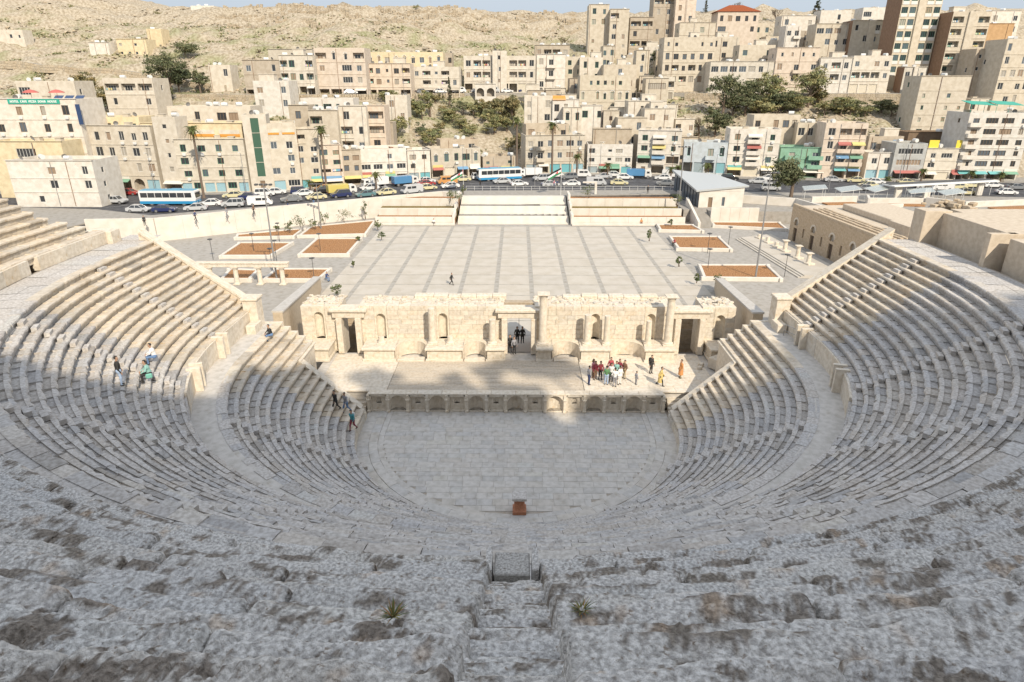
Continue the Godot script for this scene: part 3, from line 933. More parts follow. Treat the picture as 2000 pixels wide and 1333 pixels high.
	# lintels and cornice pieces
	for d in [[-16.25, 2.4], [0.2, 3.4], [16.6, 2.9]]:
		var l := Shape.new(); l.col = Color(1.05, 1.03, 1.0)
		l.box(Vector3(d[0], 5.55, zb - 0.3), Vector3(d[1] + 0.7, 0.6, 1.5), 0.0, 0.03); l.box(Vector3(d[0], 6.0, zb - 0.2), Vector3(d[1] + 1.2, 0.3, 1.7), 0.0, 0.05)
		part(w, "lintel", l.mesh(), M.cream)
		for sx: float in [-1.0, 1.0]:
			var j := Shape.new(); j.col = Color(1.04, 1.02, 1.0)
			j.box(Vector3(d[0] + sx * (d[1] * 0.5 - 0.28), (fl + 5.25) * 0.5, zb + 0.2), Vector3(0.56, 5.25 - fl, 0.9), 0.0, 0.03)
			part(w, "door_jamb", j.mesh(), M.cream)
	for d in [[-6.0, 8.5], [9.0, 9.0]]:
		var x: float = d[0] - d[1] * 0.5
		while x < d[0] + d[1] * 0.5:
			var l := rng.randf_range(1.0, 2.2)
			var c := Shape.new(); c.col = tone(0.95, 1.05, 0.02)
			c.box(Vector3(x + l * 0.5, 6.38, -15.9), Vector3(l - 0.02, 0.4 + rng.randf_range(-0.1, 0.15), 0.9), 0.0, 0.06)
			part(w, "cornice_stone", c.mesh(), M.cream); x += l
	# podiums with curved bays between them
	var zp := -10.6
	for p in [[-20.6, -17.9], [-14.6, -11.6], [-8.6, -5.2], [-2.9, -1.2], [1.9, 3.3], [6.0, 8.8], [12.1, 14.9], [18.3, 20.8]]:
		var s := Shape.new(); s.col = tone(0.97, 1.04, 0.02)
		var top := 2.85
		var xm: float = (p[0] + p[1]) * 0.5
		var ww: float = p[1] - p[0]
		s.box(Vector3(xm, fl + 0.1, (zp + zb) * 0.5 + 0.1), Vector3(ww + 0.16, 0.26, zp - zb + 0.2), 0.0, 0.03)
		s.box(Vector3(xm, (fl + top) * 0.5, (zp + zb) * 0.5), Vector3(ww - 0.1, top - fl, zp - zb), 0.0, 0.02)
		s.box(Vector3(xm, top, (zp + zb) * 0.5 + 0.1), Vector3(ww + 0.24, 0.22, zp - zb + 0.25), 0.0, 0.04)
		part(w, "podium", s.mesh(), M.cream)
	for p in [[-11.6, -8.6], [-5.2, -2.9], [3.3, 6.0], [8.8, 12.1]]:
		var s := Shape.new(); s.col = Color(1.0, 0.99, 0.97)
		var xm: float = (p[0] + p[1]) * 0.5
		var rx: float = (p[1] - p[0]) * 0.5
		var n := 12
		for i in n:
			var a := PI - PI * i / n; var b := PI - PI * (i + 1) / n
			var A := Vector3(xm + cos(a) * rx, fl, zp - sin(a) * 1.9); var B := Vector3(xm + cos(b) * rx, fl, zp - sin(b) * 1.9)
			var up := Vector3.UP * 1.36
			s.quad(A, B, B + up, A + up)
			s.quad(A + up, B + up, Vector3(B.x, A.y + 1.36, zb), Vector3(A.x, A.y + 1.36, zb))
		part(w, "curved_bay", s.mesh(), M.cream)
		var st := Shape.new(); st.box(Vector3(xm, fl + 0.1, zp - 0.2), Vector3(rx * 1.7, 0.22, 0.9), 0.0, 0.02); part(w, "bay_step", st.mesh(), M.cream)
	for c in [[-8.1, 3.6, 0.36], [-2.35, 2.5, 0.34], [6.7, 3.0, 0.36], [8.55, 2.9, 0.32], [12.5, 2.4, 0.3], [14.4, 4.9, 0.40], [2.45, 5.1, 0.40], [-13.0, 0.7, 0.3], [-6.4, 0.8, 0.3]]:
		column(w, "column", Vector3(c[0], 2.96, -11.7), c[2], c[1], c[1] > 4.5, M.cream)
	# tall retaining walls that flank the court behind the stage
	for sd: float in [1.0, -1.0]:
		var t := thing("court_side_wall", "sloping-topped plastered stone wall running back beside the " + ("eastern" if sd > 0 else "western") + " end of the stage wall", "retaining wall")
		var s := Shape.new(); s.col = Color(0.96, 0.93, 0.88)
		var a := Vector3(21.3 * sd, 6.9, -9.4); var b := Vector3(27.8 * sd, 0.6, -42.0)
		var ws := Vector3(0.9 * sd, 0, 0)
		var fa := Vector3(a.x, -1.6, a.z); var fb := Vector3(b.x, -1.6, b.z)
		if sd > 0: s.hexa([fa, fa + ws, fb + ws, fb, a, a + ws, b + ws, b])
		else: s.hexa([fa + ws, fa, fb, fb + ws, a + ws, a, b, b + ws])
		part(t, "wall", s.mesh(), M.concrete)
		var c := Shape.new(); c.col = Color(1.0, 1.0, 1.0)
		for k in 16:
			var p := a.lerp(b, (k + 0.01) / 16.0) - ws * 0.1; var q := a.lerp(b, (k + 0.99) / 16.0) - ws * 0.1
			var v := ws * 1.2; var up := Vector3.UP * 0.16
			if sd > 0: c.hexa([p, p + v, q + v, q, p + up, p + v + up, q + v + up, q + up])
			else: c.hexa([p + v, p, q, q + v, p + v + up, p + up, q + up, q + v + up])
		part(t, "coping", c.mesh(), M.orchestra)
	# loose stones and a block base in the east wing
	for p in [[18.6, -9.3, 1.3], [17.2, -9.6, 0.5], [16.9, -8.9, 0.4], [19.6, -8.2, 0.7]]:
		var t := thing("fallen_block", "loose squared stone lying beside the " + ["carved pier", "eastern doorway", "stage edge", "arched passage"][names.get("fallen_block", -1) + 1], "stone block", Vector3(p[0], fl + 0.02, p[1]), rng.randf())
		var s := Shape.new(); s.col = tone(0.9, 1.0); s.box(Vector3(0, p[2] * 0.4, 0), Vector3(p[2], p[2] * 0.8, p[2] * 0.9), 0.0, 0.06); part(t, "stone", s.mesh(), M.cream)
# far edge of the street, where the house fronts begin, and the lie of the hill behind it
const EDGE := [[-400.0, -90.0], [-97.0, -106.0], [-70.0, -104.0], [-52.0, -108.0], [-39.0, -115.0], [-23.0, -126.0], [10.0, -137.0], [32.0, -136.0], [56.0, -131.0], [90.0, -125.5], [129.0, -124.0], [400.0, -110.0]]
const NEAR := [[-400.0, -20.0], [-90.0, -30.0], [-78.0, -70.0], [-66.0, -71.0], [-43.0, -86.0], [-17.0, -102.0], [-12.4, -100.3], [10.8, -100.4], [36.0, -103.0], [59.0, -93.0], [66.0, -62.0], [90.0, -60.0], [400.0, -20.0]]
const SLOPE := [[-10.0, 2.4], [0.0, 2.4], [14.0, 3.0], [60.0, 21.5], [74.0, 24.0], [112.0, 38.0], [168.0, 56.0], [210.0, 58.0], [420.0, 50.0], [900.0, 30.0]]
const COURT := -1.0

func lie(table: Array, x: float) -> float:
	for i in table.size() - 1:
		if x <= table[i + 1][0]:
			return lerpf(table[i][1], table[i + 1][1], clampf((x - table[i][0]) / (table[i + 1][0] - table[i][0]), 0.0, 1.0))
	return table[-1][1]

func land(x: float, z: float) -> float:
	var s := lie(EDGE, x) - z
	if s < 6.0: return lerpf(-1.4, hill_rise(x, z, 6.0), clampf((s + 2.0) / 8.0, 0.0, 1.0))
	return hill_rise(x, z, s)

func hill_rise(x: float, z: float, s: float) -> float:
	var y := lie(SLOPE, s)
	var k := smoothstep(70.0, 110.0, s)
	y += k * broad.get_noise_2d(x * 0.12, z * 0.12) * 3.0
	# the ridge climbs at the western end and dips before the flat crest
	y += smoothstep(90.0, 160.0, s) * (9.0 * smoothstep(-120.0, -215.0, x) - 4.5 * exp(-pow((x + 172.0) / 34.0, 2.0)))
	return y

func terrain() -> void:
	M.hill = surface(lin(0.50, 0.465, 0.41), 0.95, T.hill, 0.037, T.pit_n, 1.0)
	M.court = surface(lin(0.40, 0.385, 0.36), 0.9, T.paving, 0.2)
	M.asphalt = surface(lin(0.115, 0.115, 0.118), 0.9, T.asphalt, 0.1)
	M.pavement = surface(lin(0.36, 0.345, 0.32), 0.9, T.paving, 0.2)
	M.white_wall = surface(lin(0.68, 0.645, 0.59), 0.85, T.smooth, 0.15)
	M.plaza_slab = surface(lin(0.52, 0.485, 0.43), 0.85, T.smooth, 0.11)
	M.stripe = surface(lin(0.41, 0.395, 0.365), 0.88, T.paving, 0.2)
	M.soil = surface(lin(0.50, 0.30, 0.165), 0.98, T.soil, 0.35)
	# one sheet of land to the horizon: low ground round the theatre, the hill beyond the street
	var s := Shape.new()
	var xs := []; var zs := []
	var x := -900.0
	while x <= 900.0:
		xs.append(x); x += 3.6 if absf(x) < 226.0 else 45.0
	var z := 400.0
	while z >= -1100.0:
		zs.append(z); z -= 2.6 if z < -100.0 and z > -320.0 else 30.0
	var pts := []; var cols := []
	for j in zs.size():
		for i in xs.size():
			var y := land(xs[i], zs[j])
			var sd: float = lie(EDGE, xs[i]) - zs[j]
			var rough := smoothstep(10.0, 40.0, sd)
			y += rough * (fine.get_noise_2d(xs[i] * 0.06, zs[j] * 0.06) * 1.6 + fine.get_noise_2d(xs[i] * 0.2, zs[j] * 0.2) * 0.7)
			# old cultivation terraces and rock ledges break the slope
			var led := smoothstep(66.0, 84.0, sd) * (1.0 - smoothstep(172.0, 190.0, sd)) * smoothstep(-0.25, 0.15, broad.get_noise_2d(xs[i] * 0.2, zs[j] * 0.2 + 50.0))
			var wob := broad.get_noise_2d(xs[i] * 0.25, 9.0) * 2.2 + fine.get_noise_1d(xs[i] * 0.1) * 0.8
			var stp := floorf((y + wob) / 2.4) * 2.4 - wob
			var fr := (y - stp) / 2.4
			y = lerpf(y, stp + smoothstep(0.0, 0.35, fr) * 2.4, led * 0.85)
			pts.append(Vector3(xs[i], y, zs[j]))
			# grass grows in patches on the slope
			var g := broad.get_noise_2d(xs[i] * 0.35 + 30.0, zs[j] * 0.5) + 0.35 * fine.get_noise_2d(xs[i] * 0.12, zs[j] * 0.12)
			g += 0.30 * smoothstep(80.0, 90.0, sd) * (1.0 - smoothstep(106.0, 118.0, sd)) * smoothstep(-100.0, -80.0, xs[i]) * (1.0 - smoothstep(8.0, 20.0, xs[i]))
			g += 0.25 * (1.0 - smoothstep(50.0, 58.0, sd)) * smoothstep(-48.0, -38.0, xs[i]) * (1.0 - smoothstep(2.0, 8.0, xs[i]))
			g = smoothstep(0.02, 0.32, g) * smoothstep(20.0, 40.0, sd) * (1.0 - smoothstep(128.0, 146.0, sd))
			var c := Color(1.02, 0.98, 0.92).lerp(Color(0.62, 0.72, 0.46), g * 0.75)
			cols.append(c)
	s.grid(pts, cols, xs.size(), zs.size())
	ground("terrain", s.mesh(), M.hill)
	# the raised street bed, its asphalt and pavements
	var poly := PackedVector2Array()
	for e in EDGE: poly.append(Vector2(e[0], e[1] - 12.0))
	for i in NEAR.size(): poly.append(Vector2(NEAR[-1 - i][0], NEAR[-1 - i][1]))
	s = Shape.new(); s.prism(poly, -1.6, 2.38)
	ground("street", s.mesh(), M.asphalt)
	poly = PackedVector2Array()
	for e in EDGE: poly.append(Vector2(e[0], e[1] - 11.9))
	for i in EDGE.size(): poly.append(Vector2(EDGE[-1 - i][0], EDGE[-1 - i][1] + 2.6))
	s = Shape.new(); s.prism(poly, 2.3, 2.5)
	ground("pavement", s.mesh(), M.pavement)
	poly = PackedVector2Array()
	var inner := []
	for e in NEAR: poly.append(Vector2(e[0] + 0.02, e[1] + 0.02))
	var offs := [[400.0, -80.0], [110.0, -99.0], [78.0, -104.0], [59.0, -105.0], [36.0, -108.5], [10.8, -108.0], [-12.4, -107.0], [-17.0, -107.0], [-43.0, -91.0], [-70.0, -77.0], [-84.0, -83.0], [-100.0, -85.0], [-400.0, -70.0]]
	for e in offs: poly.append(Vector2(e[0], e[1]))
	s = Shape.new(); s.prism(poly, 2.3, 2.51)
	ground("pavement", s.mesh(), M.pavement)
	# worn lane lines
	s = Shape.new()
	var px := -90.0
	while px < 125.0:
		for off in [0.38, 0.68]:
			var xa := px; var xb := px + 2.6
			var za: float = lerpf(lie(EDGE, xa) + 3.0, lie(NEAR, xa) - 6.0, off); var zb: float = lerpf(lie(EDGE, xb) + 3.0, lie(NEAR, xb) - 6.0, off)
			if absf(za - zb) < 6.0: s.quad(Vector3(xa, 2.386, za), Vector3(xb, 2.386, zb), Vector3(xb, 2.386, zb - 0.15), Vector3(xa, 2.386, za - 0.15))
		px += 6.5
	ground("road_markings", s.mesh(), plain(0.45, 0.45, 0.43, 0.8))
	# court floor around the plaza
	s = Shape.new()
	s.prism(PackedVector2Array([Vector2(-78, -12), Vector2(-66, -72), Vector2(-43, -87), Vector2(-17, -103), Vector2(-12, -101), Vector2(11, -101), Vector2(36, -104), Vector2(60, -94), Vector2(66, -12)]), -1.5, COURT - 0.06)
	ground("court_paving", s.mesh(), M.court)
	plaza()

func plaza() -> void:
	# square panels of pale stone between grey bands
	var o := thing("plaza_floor", "wide plaza of pale square panels divided by grey paving bands", "plaza")
	o.set_meta("kind", "structure")
	var bed := Shape.new()
	bed.box(Vector3(0.0, COURT - 0.04, -51.0), Vector3(54.5, 0.06, 66.5))
	part(o, "grey_band", bed.mesh(), M.stripe)
	for i in 11:
		var xa := -28.1 + 5.02 * i
		for j in 13:
			var zb := -84.0 + 5.0 * j
			var s := Shape.new(); s.col = tone(0.955, 1.03, 0.008)
			var x0 := maxf(xa + 0.32, -27.1); var x1 := minf(xa + 4.7, 27.0)
			s.box(Vector3((x0 + x1) * 0.5, COURT - 0.003, zb + 2.5), Vector3(x1 - x0, 0.02, 4.66))
			part(o, "paving_panel", s.mesh(), M.plaza_slab)
	# broad steps up to the street
	var st := thing("plaza_steps", "broad cream stone steps in three flights up to the street", "steps")
	var z := -86.3
	var y := COURT
	for f in 3:
		for k in 8:
			y += 3.5 / 24.0
			var s := Shape.new(); s.col = tone(0.98, 1.04, 0.01)
			s.box(Vector3(-0.9, y - 0.6, z - 1.6), Vector3(22.9, 1.2, 3.2), 0.0, 0.015)
			part(st, "step", s.mesh(), M.white_wall)
			z -= 0.36
		if f < 2:
			var s := Shape.new(); s.box(Vector3(-0.9, y - 0.55, z - 1.4), Vector3(22.85, 1.1, 3.0)); part(st, "landing", s.mesh(), M.pavement)
			z -= 1.9
	# stepped terraces with planting beds on both sides of the steps
	for sd: float in [-1.0, 1.0]:
		var x0 := -29.0 if sd < 0 else 11.0
		var x1 := -12.8 if sd < 0 else 34.0
		var which := "western" if sd < 0 else "eastern"
		var w := thing("terrace_beds", "white stepped terrace walls with planted strips on the " + which + " side of the broad steps", "terrace wall")
		var d := [[-85.6, 0.1, 1.4], [-89.2, 1.2, 2.2], [-94.2, 2.4, 3.0]]
		for k in 3:
			var zz: float = d[k][0]; var yy: float = d[k][1]
			var n := int((x1 - x0) / 3.6)
			for i in n:
				var s := Shape.new(); s.col = tone(0.97, 1.04, 0.008)
				s.box(Vector3(lerpf(x0, x1, (i + 0.5) / n), (yy + COURT) * 0.5 - 0.1 + 0.25, zz), Vector3((x1 - x0) / n - 0.02, yy - COURT + 0.7, 0.45), 0.0, 0.02)
				part(w, "wall_panel", s.mesh(), M.white_wall)
			var g := Shape.new()
			g.box(Vector3((x0 + x1) * 0.5, (yy + COURT) * 0.5, zz - 2.2), Vector3(x1 - x0, yy - COURT + 0.3, 4.2))
			part(w, "planting_bed", g.mesh(), M.soil if k != 1 else surface(lin(0.30, 0.25, 0.10), 0.98, T.soil, 0.4))
		var b := Shape.new()
		b.box(Vector3((x0 + x1) * 0.5, COURT + 0.2, -84.9), Vector3(x1 - x0, 0.42, 0.5), 0.0, 0.03)
		part(w, "bench", b.mesh(), M.white_wall)
		for k in 3:
			var c := Shape.new()
			c.box(Vector3(x1 - 0.25 if sd < 0 else x0 + 0.1, COURT + 0.9 + k * 1.15, -87.6 - k * 4.9), Vector3(0.5, 2.4 + 0.2 * k, 4.8), 0.0, 0.03)
			part(w, "cheek_wall", c.mesh(), M.white_wall)
	# long white parapet wall below the street
	var lw := thing("street_retaining_wall", "long white rendered wall holding up the street above the planters", "retaining wall")
	var pts := [Vector2(-78, -70), Vector2(-66, -71), Vector2(-43, -86), Vector2(-17, -102), Vector2(-12.6, -100.4)]
	for i in pts.size() - 1:
		var n := int(ceil(pts[i].distance_to(pts[i + 1]) / 5.0))
		for k in n:
			var a: Vector2 = pts[i].lerp(pts[i + 1], float(k) / n); var b: Vector2 = pts[i].lerp(pts[i + 1], float(k + 1) / n)
			var m := (a + b) * 0.5
			var s := Shape.new(); s.col = tone(0.98, 1.04, 0.006)
			s.box(Vector3(m.x, 0.85, m.y + 0.25), Vector3(a.distance_to(b) - 0.012, 4.7, 0.5), -atan2(b.y - a.y, b.x - a.x), 0.015)
			part(lw, "wall_panel", s.mesh(), M.white_wall)
	planters()

const BEDS := [
	[[-49.4, -58.4], [-49.9, -68.1], [-40.2, -68.2], [-40.9, -58.5]], [[-36.7, -59.5], [-37.0, -71.4], [-28.6, -71.5], [-28.3, -59.6]],
	[[-52.2, -71.7], [-41.6, -73.0], [-41.8, -80.0], [-53.0, -74.6]], [[-41.0, -73.4], [-28.6, -74.8], [-29.4, -88.0], [-41.2, -81.9]],
	[[-43.5, -44.9], [-44.5, -50.7], [-39.6, -50.2], [-39.1, -44.9]], [[-37.2, -44.9], [-37.4, -50.8], [-28.7, -50.9], [-29.0, -44.9]],
	[[27.7, -64.3], [37.0, -63.7], [37.5, -73.7], [28.2, -73.6]], [[27.4, -46.4], [38.9, -46.0], [39.5, -53.8], [28.5, -53.7]],
	[[27.6, -79.0], [36.0, -78.4], [35.2, -84.2], [28.0, -84.3]], [[39.2, -83.2], [52.8, -80.0], [53.6, -86.8], [39.6, -87.0]]]
const BED_LABELS := ["square planter bed of ochre soil under the tall lamp mast, west of the plaza", "square planter bed of bare orange soil beside the plaza's western edge", "narrow wedge planter at the foot of the long white wall", "large planter bed with bushes against the long white wall", "small planter behind the ancient colonnade", "planter beside the colonnade with a bench person at its corner", "planter bed with leafless saplings east of the plaza", "planter bed nearest the eastern court wall with a lamp mast", "planter at the foot of the eastern terrace walls", "raised planter below the slanted-roof visitor building"]

func planters() -> void:
	for i in BEDS.size():
		var poly := PackedVector2Array()
		var mid := Vector2.ZERO
		for p in BEDS[i]: poly.append(Vector2(p[0], p[1])); mid += Vector2(p[0], p[1]) * 0.25
		var t := thing("planter_bed", BED_LABELS[i], "planter", Vector3(mid.x, COURT - 0.06, mid.y), 0.0, "planter beds around the plaza")
		var q := PackedVector2Array()
		for p in poly: q.append(p - mid)
		var inner: PackedVector2Array = Geometry2D.offset_polygon(q, -0.42)[0]
		var s := Shape.new(); s.prism(inner, 0.0, 0.42)
		for k in 60:
			var c := Vector2(rng.randf_range(-6, 6), rng.randf_range(-6, 6))
			if Geometry2D.is_point_in_polygon(c, inner):
				s.col = tone(0.7, 1.1, 0.03)
				s.box(Vector3(c.x, 0.42, c.y), Vector3(rng.randf_range(0.1, 0.5), 0.12, rng.randf_range(0.1, 0.4)), rng.randf() * 3.0, 0.05)
		part(t, "soil", s.mesh(), M.soil)
		for k in q.size():
			var a := q[k]; var b := q[(k + 1) % q.size()]
			var d := (b - a).normalized()
			var nn := Vector2(-d.y, d.x)
			if (-(a + b) * 0.5).dot(nn) < 0: nn = -nn
			var m := (a + b) * 0.5 + nn * 0.22
			var kb := Shape.new(); kb.col = tone(0.98, 1.03)
			kb.box(Vector3(m.x, 0.27, m.y), Vector3(a.distance_to(b) - 0.45, 0.62, 0.44), -atan2(d.y, d.x), 0.03)
			part(t, "kerb", kb.mesh(), M.white_wall)
			var cb := Shape.new(); cb.box(Vector3(a.x, 0.272, a.y) + Vector3(nn.x, 0, nn.y) * 0.22, Vector3(0.5, 0.624, 0.5), 0.0, 0.03)
			part(t, "kerb_corner", cb.mesh(), M.white_wall)
const PAINT := {"w": [0.70, 0.675, 0.63], "c": [0.655, 0.62, 0.555], "b": [0.585, 0.54, 0.46], "t": [0.49, 0.435, 0.36], "y": [0.70, 0.61, 0.43], "k": [0.56, 0.63, 0.69], "g": [0.26, 0.46, 0.36], "p": [0.66, 0.58, 0.50], "o": [0.52, 0.35, 0.20], "n": [0.22, 0.165, 0.12], "e": [0.46, 0.475, 0.475], "f": [0.61, 0.575, 0.51], "i": [0.63, 0.575, 0.48]}
const SHOP := [[0.22, 0.42, 0.46], [0.16, 0.40, 0.44], [0.30, 0.46, 0.52], [0.60, 0.55, 0.45], [0.32, 0.38, 0.40]]
const AWNING := [[0.66, 0.62, 0.55], [0.16, 0.30, 0.46], [0.16, 0.42, 0.42], [0.58, 0.50, 0.20], [0.40, 0.14, 0.12], [0.62, 0.59, 0.53], [0.18, 0.34, 0.24]]
var unit := {}

func city_materials() -> void:
	for k in PAINT:
		var c: Array = PAINT[k]
		M["paint_" + k] = surface(lin(c[0], c[1], c[2]), 0.9, T.plaster, 0.07, T.plaster_n, 0.4)
	M.glass = plain(0.035, 0.04, 0.045, 0.12)
	M.glass.metallic_specular = 0.6
	M.glass_b = plain(0.10, 0.12, 0.14, 0.15)
	M.curtain = plain(0.34, 0.31, 0.26, 0.5)
	M.closed = plain(0.27, 0.20, 0.14, 0.7)
	M.green_glass = plain(0.06, 0.12, 0.085, 0.15)
	M.frame_w = plain(0.62, 0.61, 0.58, 0.6)
	M.frame_d = plain(0.20, 0.14, 0.09, 0.7)
	M.frame_g = plain(0.05, 0.22, 0.14, 0.6)
	M.inside = plain(0.30, 0.27, 0.23, 0.9)
	M.roof = surface(lin(0.44, 0.40, 0.34), 0.95, T.plaster, 0.15)
	M.tank = plain(0.62, 0.62, 0.60, 0.5)
	M.iron = plain(0.07, 0.07, 0.07, 0.6)
	M.white_metal = plain(0.66, 0.66, 0.64, 0.5)
	M.rust = plain(0.22, 0.13, 0.08, 0.9)
	M.shaded_flank = surface(lin(0.30, 0.20, 0.14), 0.9, T.plaster, 0.1)  # side turned from the sun: its shade is put into the brown
	M.orange_paint = plain(0.58, 0.27, 0.05, 0.8)
	M.red_tile = surface(lin(0.40, 0.13, 0.06), 0.9, T.soil, 0.6)
	M.board_yellow = plain(0.70, 0.56, 0.06, 0.6)
	M.sign_green = plain(0.03, 0.33, 0.24, 0.5)
	M.panel_blue = plain(0.03, 0.06, 0.14, 0.2)
	for i in SHOP.size(): M["shut%d" % i] = plain(SHOP[i][0], SHOP[i][1], SHOP[i][2], 0.6)
	for i in AWNING.size(): M["awn%d" % i] = plain(AWNING[i][0], AWNING[i][1], AWNING[i][2], 0.75)

func window_frame(w: float, h: float) -> ArrayMesh:
	var key := "win_%d_%d" % [roundi(w * 10), roundi(h * 10)]
	if not unit.has(key):
		var s := Shape.new()
		var t := 0.07
		s.box(Vector3(0, t * 0.5, 0), Vector3(w, t, 0.08)); s.box(Vector3(0, h - t * 0.5, 0), Vector3(w, t, 0.08))
		s.box(Vector3(-w * 0.5 + t * 0.5, h * 0.5, 0), Vector3(t, h - 2.0 * t, 0.08)); s.box(Vector3(w * 0.5 - t * 0.5, h * 0.5, 0), Vector3(t, h - 2.0 * t, 0.08))
		var n := maxi(1, roundi(w / 0.75))
		for i in range(1, n): s.box(Vector3(-w * 0.5 + w * i / n, h * 0.5, 0), Vector3(0.06, h - 2.0 * t, 0.07))
		unit[key] = s.mesh()
	return unit[key]

func pane_mesh(w: float, h: float) -> ArrayMesh:
	var key := "pane_%d_%d" % [roundi(w * 10), roundi(h * 10)]
	if not unit.has(key):
		var s := Shape.new(); s.box(Vector3(0, h * 0.5, 0), Vector3(w, h, 0.03)); unit[key] = s.mesh()
	return unit[key]

func shutter_mesh(w: float, h: float) -> ArrayMesh:
	var key := "shut_%d_%d" % [roundi(w * 10), roundi(h * 10)]
	if not unit.has(key):
		var s := Shape.new()
		var n := int(h / 0.2)
		for i in n:
			var y := h * i / n
			s.quad(Vector3(-w * 0.5, y, 0.0), Vector3(w * 0.5, y, 0.0), Vector3(w * 0.5, y + h / n * 0.8, 0.05), Vector3(-w * 0.5, y + h / n * 0.8, 0.05))
			s.quad(Vector3(-w * 0.5, y + h / n * 0.8, 0.05), Vector3(w * 0.5, y + h / n * 0.8, 0.05), Vector3(w * 0.5, y + h / n, 0.0), Vector3(-w * 0.5, y + h / n, 0.0))
		unit[key] = s.mesh()
	return unit[key]

func cached(key: String, make: Callable) -> ArrayMesh:
	if not unit.has(key): unit[key] = make.call()
	return unit[key]

# a wall plane with real openings; holes: [x, y, w, h, depth]
func pierced(s: Shape, o: Vector3, ux: Vector3, out: Vector3, w: float, h: float, holes: Array) -> void:
	var xs := [0.0, w]; var ys := [0.0, h]
	for q in holes:
		xs.append(q[0]); xs.append(q[0] + q[2]); ys.append(q[1]); ys.append(q[1] + q[3])
	xs.sort(); ys.sort()
	for i in xs.size() - 1:
		if xs[i + 1] - xs[i] < 0.005: continue
		var run := -1.0
		for j in ys.size() - 1:
			if ys[j + 1] - ys[j] < 0.005: continue
			var cx: float = (xs[i] + xs[i + 1]) * 0.5; var cy: float = (ys[j] + ys[j + 1]) * 0.5
			var hit := false
			for q in holes:
				if cx > q[0] and cx < q[0] + q[2] and cy > q[1] and cy < q[1] + q[3]: hit = true; break
			if hit: continue
			s.quad(o + ux * xs[i] + Vector3.UP * ys[j], o + ux * xs[i + 1] + Vector3.UP * ys[j], o + ux * xs[i + 1] + Vector3.UP * ys[j + 1], o + ux * xs[i] + Vector3.UP * ys[j + 1])
	for q in holes:
		var a: Vector3 = o + ux * q[0] + Vector3.UP * q[1]; var b: Vector3 = a + ux * q[2]
		var c: Vector3 = b + Vector3.UP * q[3]; var d: Vector3 = a + Vector3.UP * q[3]
		var k: Vector3 = out * -q[4]
		s.quad(a, b, b + k, a + k); s.quad(c, d, d + k, c + k); s.quad(b, c, c + k, b + k); s.quad(d, a, a + k, d + k)
		s.quad(a + k, b + k, c + k, d + k)

func add_window(p: Node3D, x: float, y: float, w: float, h: float, z: float, arched: bool, trim: Material) -> void:
	var f := part(p, "window", window_frame(w, h), trim, Transform3D(Basis(), Vector3(x, y, z)))
	part(f, "pane", pane_mesh(w, h), [M.glass, M.glass, M.glass, M.glass, M.glass_b, M.glass_b, M.curtain, M.closed][rng.randi() % 8], Transform3D(Basis(), Vector3(0, 0, -0.06)))
	if arched:
		part(p, "arch_trim", cached("arch_%d" % roundi(w * 10), func():
			var s := Shape.new()
			for i in 8:
				var a := PI - PI * i / 8.0; var b := PI - PI * (i + 1) / 8.0
				s.slab(PackedVector2Array([Vector2(cos(a), sin(a)) * w * 0.5, Vector2(cos(a), sin(a)) * (w * 0.5 + 0.16), Vector2(cos(b), sin(b)) * (w * 0.5 + 0.16), Vector2(cos(b), sin(b)) * w * 0.5]), Vector3.RIGHT, Vector3.UP, Vector3.ZERO, Vector3(0, 0, -0.1))
			return s.mesh()), M.frame_w, Transform3D(Basis(), Vector3(x, y + h - w * 0.1, z + 0.32)))

